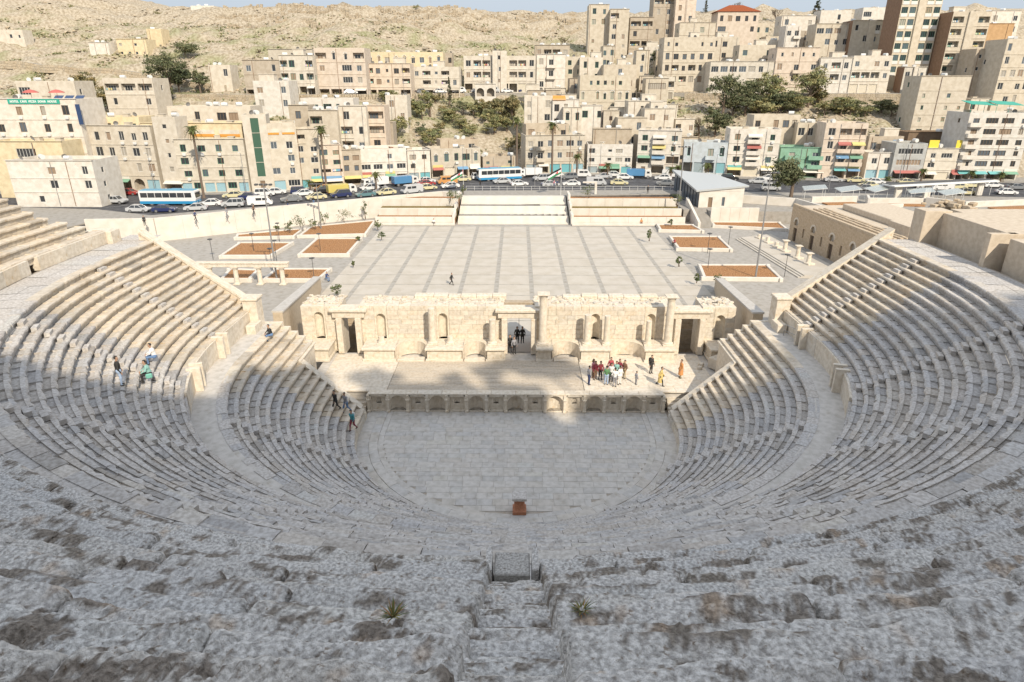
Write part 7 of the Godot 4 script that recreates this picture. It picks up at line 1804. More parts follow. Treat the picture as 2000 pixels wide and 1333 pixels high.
func furniture() -> void:
	rear_range()
	# shelter along the street
	var o := thing("bus_shelter", "long flat shelter roof on three broad white piers beside the street", "shelter", Vector3(92.5, 2.5, -99.0), 0.28)
	var s := Shape.new(); s.box(Vector3(0, 3.1, 0), Vector3(28.5, 0.28, 3.6), 0.0, 0.04); part(o, "roof", s.mesh(), M.white_metal)
	s = Shape.new(); s.box(Vector3(0, 3.28, -0.6), Vector3(28.0, 0.1, 2.2)); part(o, "roof_deck", s.mesh(), M.iron)
	for x: float in [-11.6, -3.8, 10.8]:
		s = Shape.new(); s.box(Vector3(x, 1.45, 0.4), Vector3(1.5, 2.95, 0.6), 0.0, 0.03); part(o, "pier", s.mesh(), M.white_wall)
	for k in 11:
		s = Shape.new(); strut(s, Vector3(-13 + k * 2.6, 0, 1.2), Vector3(-13 + k * 2.6, 3.0, 1.2), 0.05); part(o, "post", s.mesh(), M.white_metal)
	# tilted glass canopies over the sunken garden
	var glass := StandardMaterial3D.new(); glass.albedo_color = Color(0.72, 0.75, 0.73, 0.45); glass.transparency = BaseMaterial3D.TRANSPARENCY_ALPHA; glass.roughness = 0.05
	var spots := [[64.0, -96.5, "slightly rusty"], [70.5, -95.0, "pale"], [77.0, -95.5, "broad"], [84.5, -92.5, "tilted"], [90.0, -91.0, "last"]]
	for i in spots.size():
		var q: Array = spots[i]
		var c := thing("glass_canopy", ["tilted glass canopy on thin posts beside the dark street tree", "tilted glass canopy over the red soil strip", "tilted glass canopy in front of the shelter's first pier", "tilted glass canopy in front of the shelter's second pier", "low glass canopy next to the heap of ruins"][i], "canopy", Vector3(q[0], 2.5, q[1]), 0.3 * (i % 3) - 0.2, "glass canopies over the garden")
		var g := Shape.new(); g.hexa([Vector3(-2.3, 2.0, 1.4), Vector3(2.3, 2.5, 1.4), Vector3(2.3, 2.9, -1.4), Vector3(-2.3, 2.4, -1.4), Vector3(-2.3, 2.04, 1.4), Vector3(2.3, 2.54, 1.4), Vector3(2.3, 2.94, -1.4), Vector3(-2.3, 2.44, -1.4)]); part(c, "pane", g.mesh(), glass)
		var fr := Shape.new()
		for e in [[Vector3(-2.3, 2.0, 1.4), Vector3(2.3, 2.5, 1.4)], [Vector3(2.3, 2.9, -1.4), Vector3(-2.3, 2.4, -1.4)], [Vector3(-2.3, 2.0, 1.4), Vector3(-2.3, 2.4, -1.4)], [Vector3(2.3, 2.5, 1.4), Vector3(2.3, 2.9, -1.4)], [Vector3(0, 2.25, 1.4), Vector3(0, 2.65, -1.4)]]: strut(fr, e[0] - Vector3(0, 0.06, 0), e[1] - Vector3(0, 0.06, 0), 0.05)
		part(c, "frame", fr.mesh(), M.white_metal)
		for e in [Vector3(-2.0, 2.1, 1.0), Vector3(2.0, 2.5, 1.0), Vector3(-2.0, 2.3, -1.1), Vector3(2.0, 2.7, -1.1)]:
			var ps := Shape.new(); strut(ps, Vector3(e.x, -0.1, e.z), e, 0.05); part(c, "post", ps.mesh(), M.white_metal)
	var gd := thing("sunken_garden", "strips of red soil between low white slanting walls near the glass canopies", "garden")
	for q in [[67.0, -90.0, 7.0, 2.2, 0.1], [78.5, -88.5, 9.0, 2.0, -0.05], [99.0, -85.0, 9.0, 3.0, 0.2]]:
		var b := Shape.new(); b.box(Vector3(q[0], 2.6, q[1]), Vector3(q[2], 0.3, q[3]), q[4], 0.05); part(gd, "soil_strip", b.mesh(), M.soil)
	for q in [[66.5, -92.0, 10.0, 1.3, 0.1], [72.5, -90.0, 0.5, 1.6, -0.4], [79.0, -90.6, 12.0, 1.2, -0.05], [86.0, -88.0, 0.5, 1.5, 0.7], [74.0, -86.0, 8.0, 0.7, 0.15], [98.0, -88.0, 16.0, 1.2, 0.2]]:
		var b := Shape.new(); b.box(Vector3(q[0], 2.5 + q[3] * 0.5, q[1]), Vector3(q[2], q[3], 0.4 if q[2] > 1.0 else 5.0), q[4], 0.03); part(gd, "low_wall", b.mesh(), M.white_wall)
	# heap of ruined masonry
	var ru := thing("ruined_masonry", "heap and line of tumbled brown building stones behind the rendered terrace", "ruin")
	for k in 170:
		var t := k / 170.0
		var c := Vector3(lerpf(84.0, 90.0, t) + rng.randfn(0, 1.1), 0, lerpf(-86.0, -64.0, t) + rng.randfn(0, 1.3))
		c.y = 2.6 + maxf(0.0, 1.9 - absf(t - 0.25) * 5.0) * rng.randf() + rng.randf() * 0.5
		var z := rng.randf_range(0.4, 1.1)
		var b := Shape.new(); b.col = tone(0.75, 1.1, 0.04); b.box(c, Vector3(z * 1.3, z * 0.7, z), rng.randf() * 3.0, 0.08); part(ru, "stone", b.mesh(), M.museum)
	var rb := Shape.new(); rb.box(Vector3(88, 1.3, -66), Vector3(9.0, 3.2, 12.0), 0.2, 0.1); part(ru, "wall_stump", rb.mesh(), M.museum)
	# column stumps and the three long steps in front of the museum
	var st := thing("court_steps", "three long shallow stone steps in front of the column stumps", "steps")
	for k in 3:
		var b := Shape.new(); b.hexa([Vector3(42.0 + k * 0.45, -1.1, -48.0), Vector3(50.0, -1.1, -47.0), Vector3(48.0, -1.1, -76.0), Vector3(40.5 + k * 0.45, -1.1, -73.0), Vector3(42.0 + k * 0.45, -0.9 + k * 0.14, -48.0), Vector3(50.0, -0.9 + k * 0.14, -47.0), Vector3(48.0, -0.9 + k * 0.14, -76.0), Vector3(40.5 + k * 0.45, -0.9 + k * 0.14, -73.0)]); part(st, "step", b.mesh(), M.plaza_slab)
	var zs := [-72.5, -69.0, -65.6, -62.6, -58.0, -54.4]
	for i in 6:
		var c := thing("column_stump", ["broken column base lying by the end of the long steps", "low carved stump beside the broken base", "carved stump with a toppled drum", "tall column stump with a wide capital", "column stump with a flat capital, second along from the brown door", "short column stump close to the sloping theatre flank"][i], "column", Vector3(44.6 + 0.3 * i, -0.62, zs[i]), 0.0, "column stumps on the museum steps")
		var hh: float = [0.7, 1.0, 0.9, 1.9, 2.1, 1.8][i]
		column(c, "shaft", Vector3.ZERO, 0.36, hh, i >= 3, M.cream)
		var b := Shape.new(); b.box(Vector3(0.1, 0.1, 0.2), Vector3(1.3, 0.3, 1.2), 0.3, 0.05); part(c, "plinth", b.mesh(), M.cream)
	# re-erected colonnade west of the plaza
	var cl := thing("ancient_colonnade", "short row of ancient columns carrying a stone beam west of the plaza", "colonnade")
	for x: float in [-44.3, -40.6, -37.2, -33.9]: column(cl, "column", Vector3(x, COURT - 0.05, -44.0), 0.36, 2.6, true, M.cream)
	for k in 4:
		var b := Shape.new(); b.col = tone(0.95, 1.05); b.box(Vector3(-46.2 + 3.35 * (k + 0.5), 1.85, -44.0), Vector3(3.33, 0.55, 0.75), 0.0, 0.04); b.box(Vector3(-46.2 + 3.35 * (k + 0.5), 2.2, -44.0), Vector3(3.34, 0.18, 1.0), 0.0, 0.04); part(cl, "beam_block", b.mesh(), M.cream)
	# lamp masts
	var masts := [[-35.4, -45.6, 14.0, "tall grey lamp mast rising from the planter by the colonnade"], [33.5, -90.0, 15.0, "tall grey lamp mast beside the slanted-roof building"], [35.3, -47.0, 15.5, "tall grey lamp mast at the planter close to the eastern court wall"], [-38.6, -80.0, 9.0, "slender street mast in the bushy planter"]]
	for m in masts:
		var t := thing("lamp_mast", m[3], "lamp mast", Vector3(m[0], COURT, m[1]), 0.0, "lamp masts around the plaza")
		var b := Shape.new(); b.tube(Vector3.ZERO, Vector3(0, m[2], 0), 0.15, 0.08, 8); b.box(Vector3(0, 0.1, 0), Vector3(0.6, 0.2, 0.6), 0.0, 0.03); part(t, "pole", b.mesh(), M.metal)
		b = Shape.new()
		strut(b, Vector3(-1.1, m[2], 0), Vector3(1.1, m[2], 0), 0.05)
		part(t, "cross_arm", b.mesh(), M.metal)
		for x: float in [-1.0, -0.35, 0.35, 1.0]:
			b = Shape.new(); b.box(Vector3(x, m[2] - 0.05, 0.1), Vector3(0.42, 0.25, 0.5), 0.0, 0.05); part(t, "lamp_head", b.mesh(), M.iron)
	var garden := [[-50.2, -57.8], [-45.0, -62.0], [-43.6, -70.6], [-39.4, -57.0], [-33.6, -62.0], [-38.2, -51.6], [-30.0, -46.0], [32.5, -62.8], [37.6, -68.0], [29.6, -52.0], [40.2, -48.6]]
	for i in garden.size():
		var t := thing("garden_lamp", "short black garden lamp standing among the planter beds", "garden lamp", Vector3(garden[i][0], COURT - 0.05, garden[i][1]), 0.0, "garden lamps among the planters")
		var b := Shape.new(); b.tube(Vector3.ZERO, Vector3(0, 3.3, 0), 0.05, 0.035, 6); part(t, "pole", b.mesh(), M.iron)
		b = Shape.new(); b.lathe(Vector3(0, 3.25, 0), [Vector2(0.08, 0), Vector2(0.42, 0.12), Vector2(0.42, 0.2), Vector2(0.0, 0.3)], 8); part(t, "lamp_head", b.mesh(), M.iron)
	# street lights and utility poles
	for q in [[-61.0, -101.0, 9.0], [-14.0, -124.0, 8.0], [22.0, -132.5, 8.5], [46.0, -109.0, 8.0], [67.0, -127.0, 8.5], [96.0, -121.5, 8.0], [-81.0, -100.0, 9.0], [4.0, -109.5, 7.5], [72.0, -107.0, 7.5]]:
		var t := thing("street_light", "thin grey street light pole at the edge of the street", "street light", Vector3(q[0], 2.45, q[1]), 0.0, "street lights along the street")
		var b := Shape.new(); b.tube(Vector3.ZERO, Vector3(0, q[2], 0), 0.09, 0.05, 6); part(t, "pole", b.mesh(), M.metal)
		b = Shape.new(); strut(b, Vector3(0, q[2], 0), Vector3(0.3, q[2] + 0.3, 1.4), 0.04); part(t, "arm", b.mesh(), M.metal)
		b = Shape.new(); b.box(Vector3(0.33, q[2] + 0.3, 1.6), Vector3(0.25, 0.12, 0.6), 0.0, 0.03); part(t, "lamp_head", b.mesh(), M.white_metal)
	# flags
	for i in 2:
		var p: Array = [[9.6, -100.6, 6.2], [-12.6, -106.6, 5.0]][i]
		var t := thing("flag_pole", ["pole with a striped flag above the eastern edge of the broad steps", "pole with a striped flag above the western edge of the broad steps"][i], "flag", Vector3(p[0], 2.5, p[1]), 0.0)
		var b := Shape.new(); b.tube(Vector3.ZERO, Vector3(0, p[2], 0), 0.06, 0.04, 6); part(t, "pole", b.mesh(), M.white_metal)
		var cols := [plain(0.02, 0.02, 0.02), plain(0.75, 0.74, 0.72), plain(0.03, 0.22, 0.10)]
		for k in 3:
			var f := Shape.new()
			for j in 8:
				var x0 := j * 0.36; var x1 := x0 + 0.36
				var y0: float = p[2] - 0.1 - 0.42 * k - x0 * 0.55; var y1: float = p[2] - 0.1 - 0.42 * k - x1 * 0.55
				var z0 := sin(x0 * 3.0) * 0.18; var z1 := sin(x1 * 3.0) * 0.18
				f.quad(Vector3(-x0, y0 - 0.42, z0), Vector3(-x0, y0, z0), Vector3(-x1, y1, z1), Vector3(-x1, y1 - 0.42, z1))
			part(t, "stripe", f.mesh(), cols[k])
		var tr := Shape.new(); tr.tri(Vector3(0, p[2] - 0.08, 0.03), Vector3(-1.3, p[2] - 1.45, 0.22), Vector3(0, p[2] - 1.38, 0.03)); tr.tri(Vector3(0, p[2] - 0.08, 0.028), Vector3(0, p[2] - 1.38, 0.028), Vector3(-1.3, p[2] - 1.45, 0.218)); part(t, "triangle", tr.mesh(), plain(0.50, 0.03, 0.05))
	# small red parasol and floodlights behind the stage wall
	var um := thing("red_parasol", "small red parasol just behind the stage wall's central doorway", "parasol", Vector3(0.2, COURT, -22.5))
	var ub := Shape.new(); ub.tube(Vector3.ZERO, Vector3(0, 3.6, 0), 0.03, 0.03, 6); part(um, "pole", ub.mesh(), M.metal)
	ub = Shape.new(); ub.lathe(Vector3(0, 3.1, 0), [Vector2(1.25, 0), Vector2(0.6, 0.35), Vector2(0.0, 0.6)], 8); part(um, "canopy", ub.mesh(), plain(0.55, 0.10, 0.09, 0.8))
	for x: float in [-10.6, 3.6, 11.0]:
		var t := thing("floodlight", "small black floodlight box on the rim of the plaza behind the stage wall", "floodlight", Vector3(x, COURT, -34.8), 0.0, "floodlights behind the stage wall")
		var b := Shape.new(); b.box(Vector3(0, 0.35, 0), Vector3(0.7, 0.5, 0.5), 0.3, 0.05); part(t, "housing", b.mesh(), M.iron)
		b = Shape.new(); b.box(Vector3(0, 0.06, 0), Vector3(0.5, 0.12, 0.4)); part(t, "bracket", b.mesh(), M.metal)
	# railings along the top of the steps
	var rl := thing("street_railing", "white metal railing along the top of the broad steps", "railing")
	for k in 26:
		var x := -12.0 + k * 1.9
		var b := Shape.new(); strut(b, Vector3(x, 2.5, -107.3), Vector3(x, 3.5, -107.3), 0.035); part(rl, "post", b.mesh(), M.white_metal)
	for y: float in [2.9, 3.5]:
		var b := Shape.new(); strut(b, Vector3(-12.0, y, -107.3), Vector3(35.5, y, -107.3), 0.03); part(rl, "rail", b.mesh(), M.white_metal)
	var tb := Shape.new()
	var gate := thing("white_frame", "white rectangular frame beside the flag at the head of the steps", "frame", Vector3(16.2, 2.5, -102.5))
	tb.box(Vector3(0, 2.6, 0), Vector3(3.2, 0.3, 0.6), 0.0, 0.03); part(gate, "beam", tb.mesh(), M.white_wall)
	tb = Shape.new(); tb.box(Vector3(1.35, 1.2, 0), Vector3(0.5, 2.5, 0.6), 0.0, 0.03); part(gate, "upright", tb.mesh(), M.white_wall)
	# walls that carry the terrace road, and the road itself
	M.bank = surface(lin(0.56, 0.505, 0.42), 0.95, T.hill, 0.12, T.pit_n, 1.0)
	for q in [[-104.0, -18.0, 58.5, 5.5, "long pale stone wall below the terrace road houses"], [56.0, 92.0, 57.0, 6.0, "high rough stone wall below the beige block's trees"], [94.0, 132.0, 55.0, 7.5, "tall brown stone wall shaded by the tower block"], [18.0, 50.0, 57.0, 5.0, "stone wall under the bay window house"]]:
		var t := thing("hillside_wall", q[4], "retaining wall")
		var n := int((q[1] - q[0]) / 3.0)
		var rest := Shape.new()
		for k in n:
			var x0: float = lerpf(q[0], q[1], float(k) / n); var x1: float = lerpf(q[0], q[1], float(k + 1) / n)
			var z0 = lie(EDGE, x0) - q[2]; var z1 = lie(EDGE, x1) - q[2]
			var yb := land(x0, z0) - 3.0; var yt: float = 22.2 + rng.randf() * 0.2
			for j in 7:
				var ya: float = lerpf(yt - q[3], yt, j / 7.0)
				var xx := x0
				while xx < x1:
					var l := minf(rng.randf_range(0.5, 1.2), x1 - xx)
					var e := (xx + l * 0.5 - x0) / (x1 - x0)
					rest.col = tone(0.8, 1.08, 0.03)
					rest.box(Vector3(xx + l * 0.5, ya + q[3] / 14.0, lerpf(z0, z1, e) + rng.randf() * 0.12), Vector3(l - 0.03, q[3] / 7.0 - 0.03, 0.6), atan2(-(z1 - z0), x1 - x0))
					xx += l
		stuff(part(t, "masonry", rest.mesh(), M.bank))
	# a road climbs the bare slope behind the hotel, held by a rough wall
	var hr := Shape.new(); var hw := Shape.new()
	var wt := thing("hillside_wall", "low rough wall along the road that climbs the bare slope", "retaining wall")
	var prev := []
	for k in 42:
		var e := k / 41.0
		var x := lerpf(-92.0, -205.0, e)
		var z := lie(EDGE, x) - lerpf(70.0, 101.0, e) - sin(e * 5.0) * 3.0
		var y := land(x, z) + 1.4
		var now := [Vector3(x, y, z + 2.6), Vector3(x, y, z - 2.6)]
		if prev: hr.quad(now[0], prev[0], prev[1], now[1])
		if prev:
			for j in 4:
				for i in 3:
					hw.col = tone(0.8, 1.08, 0.03)
					var c: Vector3 = prev[0].lerp(now[0], (j + 0.5) / 4.0)
					hw.box(c + Vector3(rng.randf() * 0.1, -1.9 + i * 0.85, 0.3), Vector3(0.68, 0.8, 0.6), rng.randf_range(-0.1, 0.1) + 0.15)
		prev = now
	ground("hill_road", hr.mesh(), M.pavement)
	stuff(part(wt, "masonry", hw.mesh(), M.bank))
	var rd := PackedVector2Array(); var rd2 := []
	for k in 40:
		var x := -110.0 + k * 6.2
		rd.append(Vector2(x, lie(EDGE, x) - 58.6)); rd2.append(Vector2(x, lie(EDGE, x) - 64.5))
	rd2.reverse()
	for p in rd2: rd.append(p)
	var rs := Shape.new(); rs.prism(rd, 20.0, 22.3); ground("terrace_road", rs.mesh(), M.pavement)
const CAR_PAINT := {"white": [0.70, 0.70, 0.69], "silver": [0.46, 0.47, 0.48], "grey": [0.20, 0.21, 0.22], "black": [0.02, 0.02, 0.022], "navy": [0.02, 0.03, 0.10], "red": [0.34, 0.04, 0.04], "taxi": [0.60, 0.55, 0.34], "yellow": [0.55, 0.46, 0.14], "orange": [0.55, 0.27, 0.09], "teal": [0.10, 0.20, 0.22], "blue": [0.08, 0.22, 0.40]}

func car_paint(k: String) -> StandardMaterial3D:
	if not M.has("car_" + k):
		var m := plain(CAR_PAINT[k][0], CAR_PAINT[k][1], CAR_PAINT[k][2], 0.35)
		m.clearcoat_enabled = true; m.clearcoat = 0.6; m.clearcoat_roughness = 0.1
		M["car_" + k] = m
	return M["car_" + k]

func side_profile(pts: Array, w: float) -> ArrayMesh:
	var s := Shape.new()
	var p := PackedVector2Array()
	for q in pts: p.append(Vector2(q[0], q[1]))
	s.slab(p, Vector3.RIGHT, Vector3.UP, Vector3(0, 0, w * 0.5), Vector3(0, 0, -w))
	return s.mesh()

func cabin(x0: float, x1: float, x2: float, x3: float, y0: float, y1: float, w0: float, w1: float) -> ArrayMesh:
	var s := Shape.new()
	s.hexa([Vector3(x0, y0, w0), Vector3(x3, y0, w0), Vector3(x3, y0, -w0), Vector3(x0, y0, -w0), Vector3(x1, y1, w1), Vector3(x2, y1, w1), Vector3(x2, y1, -w1), Vector3(x1, y1, -w1)])
	return s.mesh()

func pillars(x0: float, x1: float, x2: float, x3: float, y0: float, y1: float, w0: float, w1: float, mids: Array) -> ArrayMesh:
	var s := Shape.new()
	s.box(Vector3((x1 + x2) * 0.5, y1 + 0.02, 0), Vector3(x2 - x1 + 0.1, 0.07, w1 * 2.0 + 0.08), 0.0, 0.03)
	for z: float in [-1.0, 1.0]:
		s.tube(Vector3(x0, y0, w0 * z), Vector3(x1, y1, w1 * z), 0.06, 0.05, 5); s.tube(Vector3(x3, y0, w0 * z), Vector3(x2, y1, w1 * z), 0.06, 0.05, 5)
		for m in mids: s.tube(Vector3(m, y0, w0 * z), Vector3(m, y1, w1 * z), 0.055, 0.05, 5)
	return s.mesh()

func wheel(o: Node3D, x: float, z: float, r: float) -> void:
	var key := "%d" % roundi(r * 100)
	var tyre := part(o, "wheel", cached("tyre" + key, func():
		var s := Shape.new(); s.tube(Vector3(0, 0, -0.1), Vector3(0, 0, 0.1), r, r, 14); return s.mesh()), M.iron, Transform3D(Basis(), Vector3(x, r, z)))
	part(tyre, "rim", cached("rim" + key, func():
		var s := Shape.new(); s.tube(Vector3(0, 0, -0.11), Vector3(0, 0, 0.11), r * 0.6, r * 0.6, 10); return s.mesh()), M.metal)

func vehicle(c: Array) -> void:
	var kind: String = c[0]; var colour: String = c[1]
	var at := Vector3(c[2], 2.385, c[3])
	if c.size() > 6: at.y = c[6]
	var names_ := {"sedan": "parked_car", "suv": "parked_car", "van": "van", "pickup": "pickup_truck", "truck": "small_truck", "bus": "bus"}
	var label: String = c[5]
	var o := thing(names_[kind], label, {"bus": "bus", "van": "van", "truck": "truck", "pickup": "pickup truck"}.get(kind, "car"), at, c[4], "vehicles of the town")
	var m := car_paint(colour)
	match kind:
		"sedan":
			part(o, "body", cached("b_sedan", func(): return side_profile([[-2.15, 0.32], [-1.75, 0.26], [1.75, 0.26], [2.15, 0.32], [2.2, 0.55], [2.05, 0.74], [1.1, 0.88], [-1.5, 0.93], [-2.1, 0.9], [-2.18, 0.6]], 1.72)), m)
			part(o, "windows", cached("g_sedan", func(): return cabin(-1.65, -1.0, 0.35, 1.15, 0.86, 1.38, 0.80, 0.62)), M.glass)
			part(o, "roof", cached("r_sedan", func(): return pillars(-1.65, -1.0, 0.35, 1.15, 0.86, 1.38, 0.80, 0.62, [-0.3])), m)
			for x: float in [-1.3, 1.35]: wheel(o, x, 0.78, 0.31); wheel(o, x, -0.78, 0.31)
			if colour == "taxi":
				part(o, "roof_sign", cached("taxi", func():
					var s := Shape.new(); s.box(Vector3(-0.3, 1.5, 0), Vector3(0.18, 0.14, 0.5), 0.0, 0.03); return s.mesh()), M.tank)
		"suv":
			part(o, "body", cached("b_suv", func(): return side_profile([[-2.15, 0.36], [2.1, 0.36], [2.2, 0.6], [2.1, 0.92], [1.15, 1.05], [-2.1, 1.08], [-2.2, 0.7]], 1.8)), m)
			part(o, "windows", cached("g_suv", func(): return cabin(-2.05, -1.8, 0.5, 1.15, 1.04, 1.66, 0.84, 0.70)), M.glass)
			part(o, "roof", cached("r_suv", func(): return pillars(-2.05, -1.8, 0.5, 1.15, 1.04, 1.66, 0.84, 0.70, [-1.0, -0.1])), m)
			for x: float in [-1.3, 1.35]: wheel(o, x, 0.80, 0.36); wheel(o, x, -0.80, 0.36)
		"van":
			part(o, "body", cached("b_van", func(): return side_profile([[-2.45, 0.35], [2.35, 0.35], [2.45, 0.7], [2.2, 1.05], [1.55, 1.85], [1.3, 1.95], [-2.35, 1.98], [-2.48, 1.8]], 1.8)), m)
			part(o, "windscreen", cached("g_van", func():
				var s := Shape.new(); s.hexa([Vector3(1.62, 1.12, 0.8), Vector3(2.2, 1.12, 0.8), Vector3(2.2, 1.12, -0.8), Vector3(1.62, 1.12, -0.8), Vector3(1.5, 1.75, 0.74), Vector3(1.66, 1.8, 0.74), Vector3(1.66, 1.8, -0.74), Vector3(1.5, 1.75, -0.74)]); return s.mesh()), M.glass)
			for z: float in [-0.905, 0.905]:
				part(o, "side_window", cached("gs_van", func():
					var s := Shape.new(); s.box(Vector3(0.95, 1.45, 0), Vector3(0.9, 0.5, 0.02)); s.box(Vector3(-0.2, 1.45, 0), Vector3(1.1, 0.5, 0.02)); return s.mesh()), M.glass, Transform3D(Basis(), Vector3(0, 0, z)))
			for x: float in [-1.5, 1.5]: wheel(o, x, 0.80, 0.34); wheel(o, x, -0.80, 0.34)
		"pickup":
			part(o, "body", cached("b_pick", func(): return side_profile([[-2.45, 0.45], [2.35, 0.45], [2.45, 0.8], [2.3, 0.98], [1.3, 1.05], [-0.5, 1.05], [-0.52, 0.95], [-2.45, 0.95]], 1.75)), m)
			part(o, "cargo_bed", cached("bed_pick", func():
				var s := Shape.new()
				for z: float in [-0.83, 0.83]: s.box(Vector3(-1.5, 1.05, z), Vector3(1.9, 0.25, 0.08), 0.0, 0.02)
				s.box(Vector3(-2.42, 1.05, 0), Vector3(0.08, 0.25, 1.66), 0.0, 0.02); return s.mesh()), m)
			part(o, "windows", cached("g_pick", func(): return cabin(-0.6, -0.45, 0.75, 1.35, 1.0, 1.6, 0.8, 0.66)), M.glass)
			part(o, "roof", cached("r_pick", func(): return pillars(-0.6, -0.45, 0.75, 1.35, 1.0, 1.6, 0.8, 0.66, [0.2])), m)
			for x: float in [-1.5, 1.5]: wheel(o, x, 0.78, 0.37); wheel(o, x, -0.78, 0.37)
		"truck":
			part(o, "cab", cached("b_truck", func(): return side_profile([[1.5, 0.5], [3.15, 0.5], [3.25, 1.1], [2.95, 2.0], [2.7, 2.15], [1.5, 2.15]], 1.9)), M.frame_w if colour != "white" else m)
			part(o, "windscreen", cached("g_truck", func():
				var s := Shape.new(); s.hexa([Vector3(2.4, 1.25, 0.8), Vector3(3.23, 1.25, 0.8), Vector3(3.23, 1.25, -0.8), Vector3(2.4, 1.25, -0.8), Vector3(2.4, 1.9, 0.8), Vector3(3.02, 1.9, 0.8), Vector3(3.02, 1.9, -0.8), Vector3(2.4, 1.9, -0.8)]); s.box(Vector3(2.3, 1.6, 0), Vector3(0.7, 0.5, 1.93)); return s.mesh()), M.glass)
			part(o, "cargo_box", cached("box_truck", func():
				var s := Shape.new(); s.box(Vector3(-0.95, 1.55, 0), Vector3(4.6, 1.7, 2.1), 0.0, 0.04); return s.mesh()), m)
			part(o, "chassis", cached("ch_truck", func():
				var s := Shape.new(); s.box(Vector3(-0.2, 0.55, 0), Vector3(6.2, 0.25, 1.0)); return s.mesh()), M.iron)
			for x: float in [-2.2, 2.3]: wheel(o, x, 0.85, 0.42); wheel(o, x, -0.85, 0.42)
		"bus":
			part(o, "body", cached("b_bus", func(): return side_profile([[-5.7, 0.95], [5.65, 0.95], [5.8, 1.4], [5.7, 2.9], [5.5, 3.05], [-5.6, 3.05], [-5.75, 2.9]], 2.45)), car_paint("white"))
			part(o, "skirt", cached("s_bus", func(): return side_profile([[-5.72, 0.4], [5.6, 0.4], [5.72, 0.6], [5.72, 0.95], [-5.72, 0.95]], 2.47)), plain(0.03, 0.24, 0.46, 0.4))
			part(o, "roof", cached("r_bus", func():
				var s := Shape.new(); s.box(Vector3(0, 3.08, 0), Vector3(11.0, 0.14, 2.3), 0.0, 0.06); s.box(Vector3(1.5, 3.2, 0), Vector3(2.2, 0.2, 1.4), 0.0, 0.05); return s.mesh()), plain(0.12, 0.30, 0.42, 0.5))
			for z: float in [-1.0, 1.0]:
				for k in 7: part(o, "window", cached("w_bus", func():
					var s := Shape.new(); s.box(Vector3.ZERO, Vector3(1.38, 0.95, 0.03)); return s.mesh()), M.glass, Transform3D(Basis(), Vector3(-4.7 + k * 1.5, 2.15, z * 1.23)))
			part(o, "windscreen", cached("f_bus", func():
				var s := Shape.new(); s.box(Vector3(5.76, 2.1, 0), Vector3(0.06, 1.1, 2.2)); return s.mesh()), M.glass)
			for x: float in [-3.4, 3.2]: wheel(o, x, 1.1, 0.48); wheel(o, x, -1.1, 0.48)
	var front: float = {"sedan": 2.17, "suv": 2.17, "van": 2.42, "pickup": 2.42, "truck": 3.2, "bus": 5.76}[kind]
	var back: float = {"sedan": -2.17, "suv": -2.18, "van": -2.47, "pickup": -2.45, "truck": -3.26, "bus": -5.74}[kind]
	for z: float in [-0.6, 0.6]:
		part(o, "headlight", cached("hl", func():
			var s := Shape.new(); s.box(Vector3.ZERO, Vector3(0.1, 0.14, 0.32), 0.0, 0.03); return s.mesh()), M.tank, Transform3D(Basis(), Vector3(front - 0.02, 0.66, z)))
		part(o, "tail_light", cached("hl", func(): return pane_mesh(0.1, 0.1)), plain_red(), Transform3D(Basis(), Vector3(back + 0.02, 0.72, z)))
	if kind in ["sedan", "suv", "pickup"]:
		for e: float in [front, back]:
			part(o, "bumper", cached("bump", func():
				var s := Shape.new(); s.box(Vector3.ZERO, Vector3(0.16, 0.18, 1.66), 0.0, 0.05); return s.mesh()), M.iron, Transform3D(Basis(), Vector3(e, 0.43, 0)))

func plain_red() -> Material:
	if not M.has("tail"): M.tail = plain(0.30, 0.02, 0.02, 0.4)
	return M.tail

func traffic() -> void:
	for c in CARS: vehicle(c)
	for q in [["sedan", "white", -26.0, "white car parked before the tall pink house on the terrace road"], ["van", "white", -20.0, "white van parked high on the terrace road"], ["sedan", "silver", -14.0, "silver car parked by the cream tower house on the terrace road"], ["sedan", "grey", -31.5, "grey car on the terrace road below the green shutter house"], ["sedan", "white", -4.0, "white car beside the wide cream apartment house on the terrace road"], ["sedan", "navy", 2.0, "navy car beside the wide cream apartment house on the terrace road"], ["van", "silver", -8.8, "silver van beside the cream tower house on the terrace road"], ["sedan", "white", -52.0, "white car on the terrace road near the tan two-storey house"]]:
		var x: float = q[2]
		vehicle([q[0], q[1], x, lie(EDGE, x) - 60.6, -atan2(lie(EDGE, x + 5) - lie(EDGE, x - 5), 10.0), q[3], 22.31])
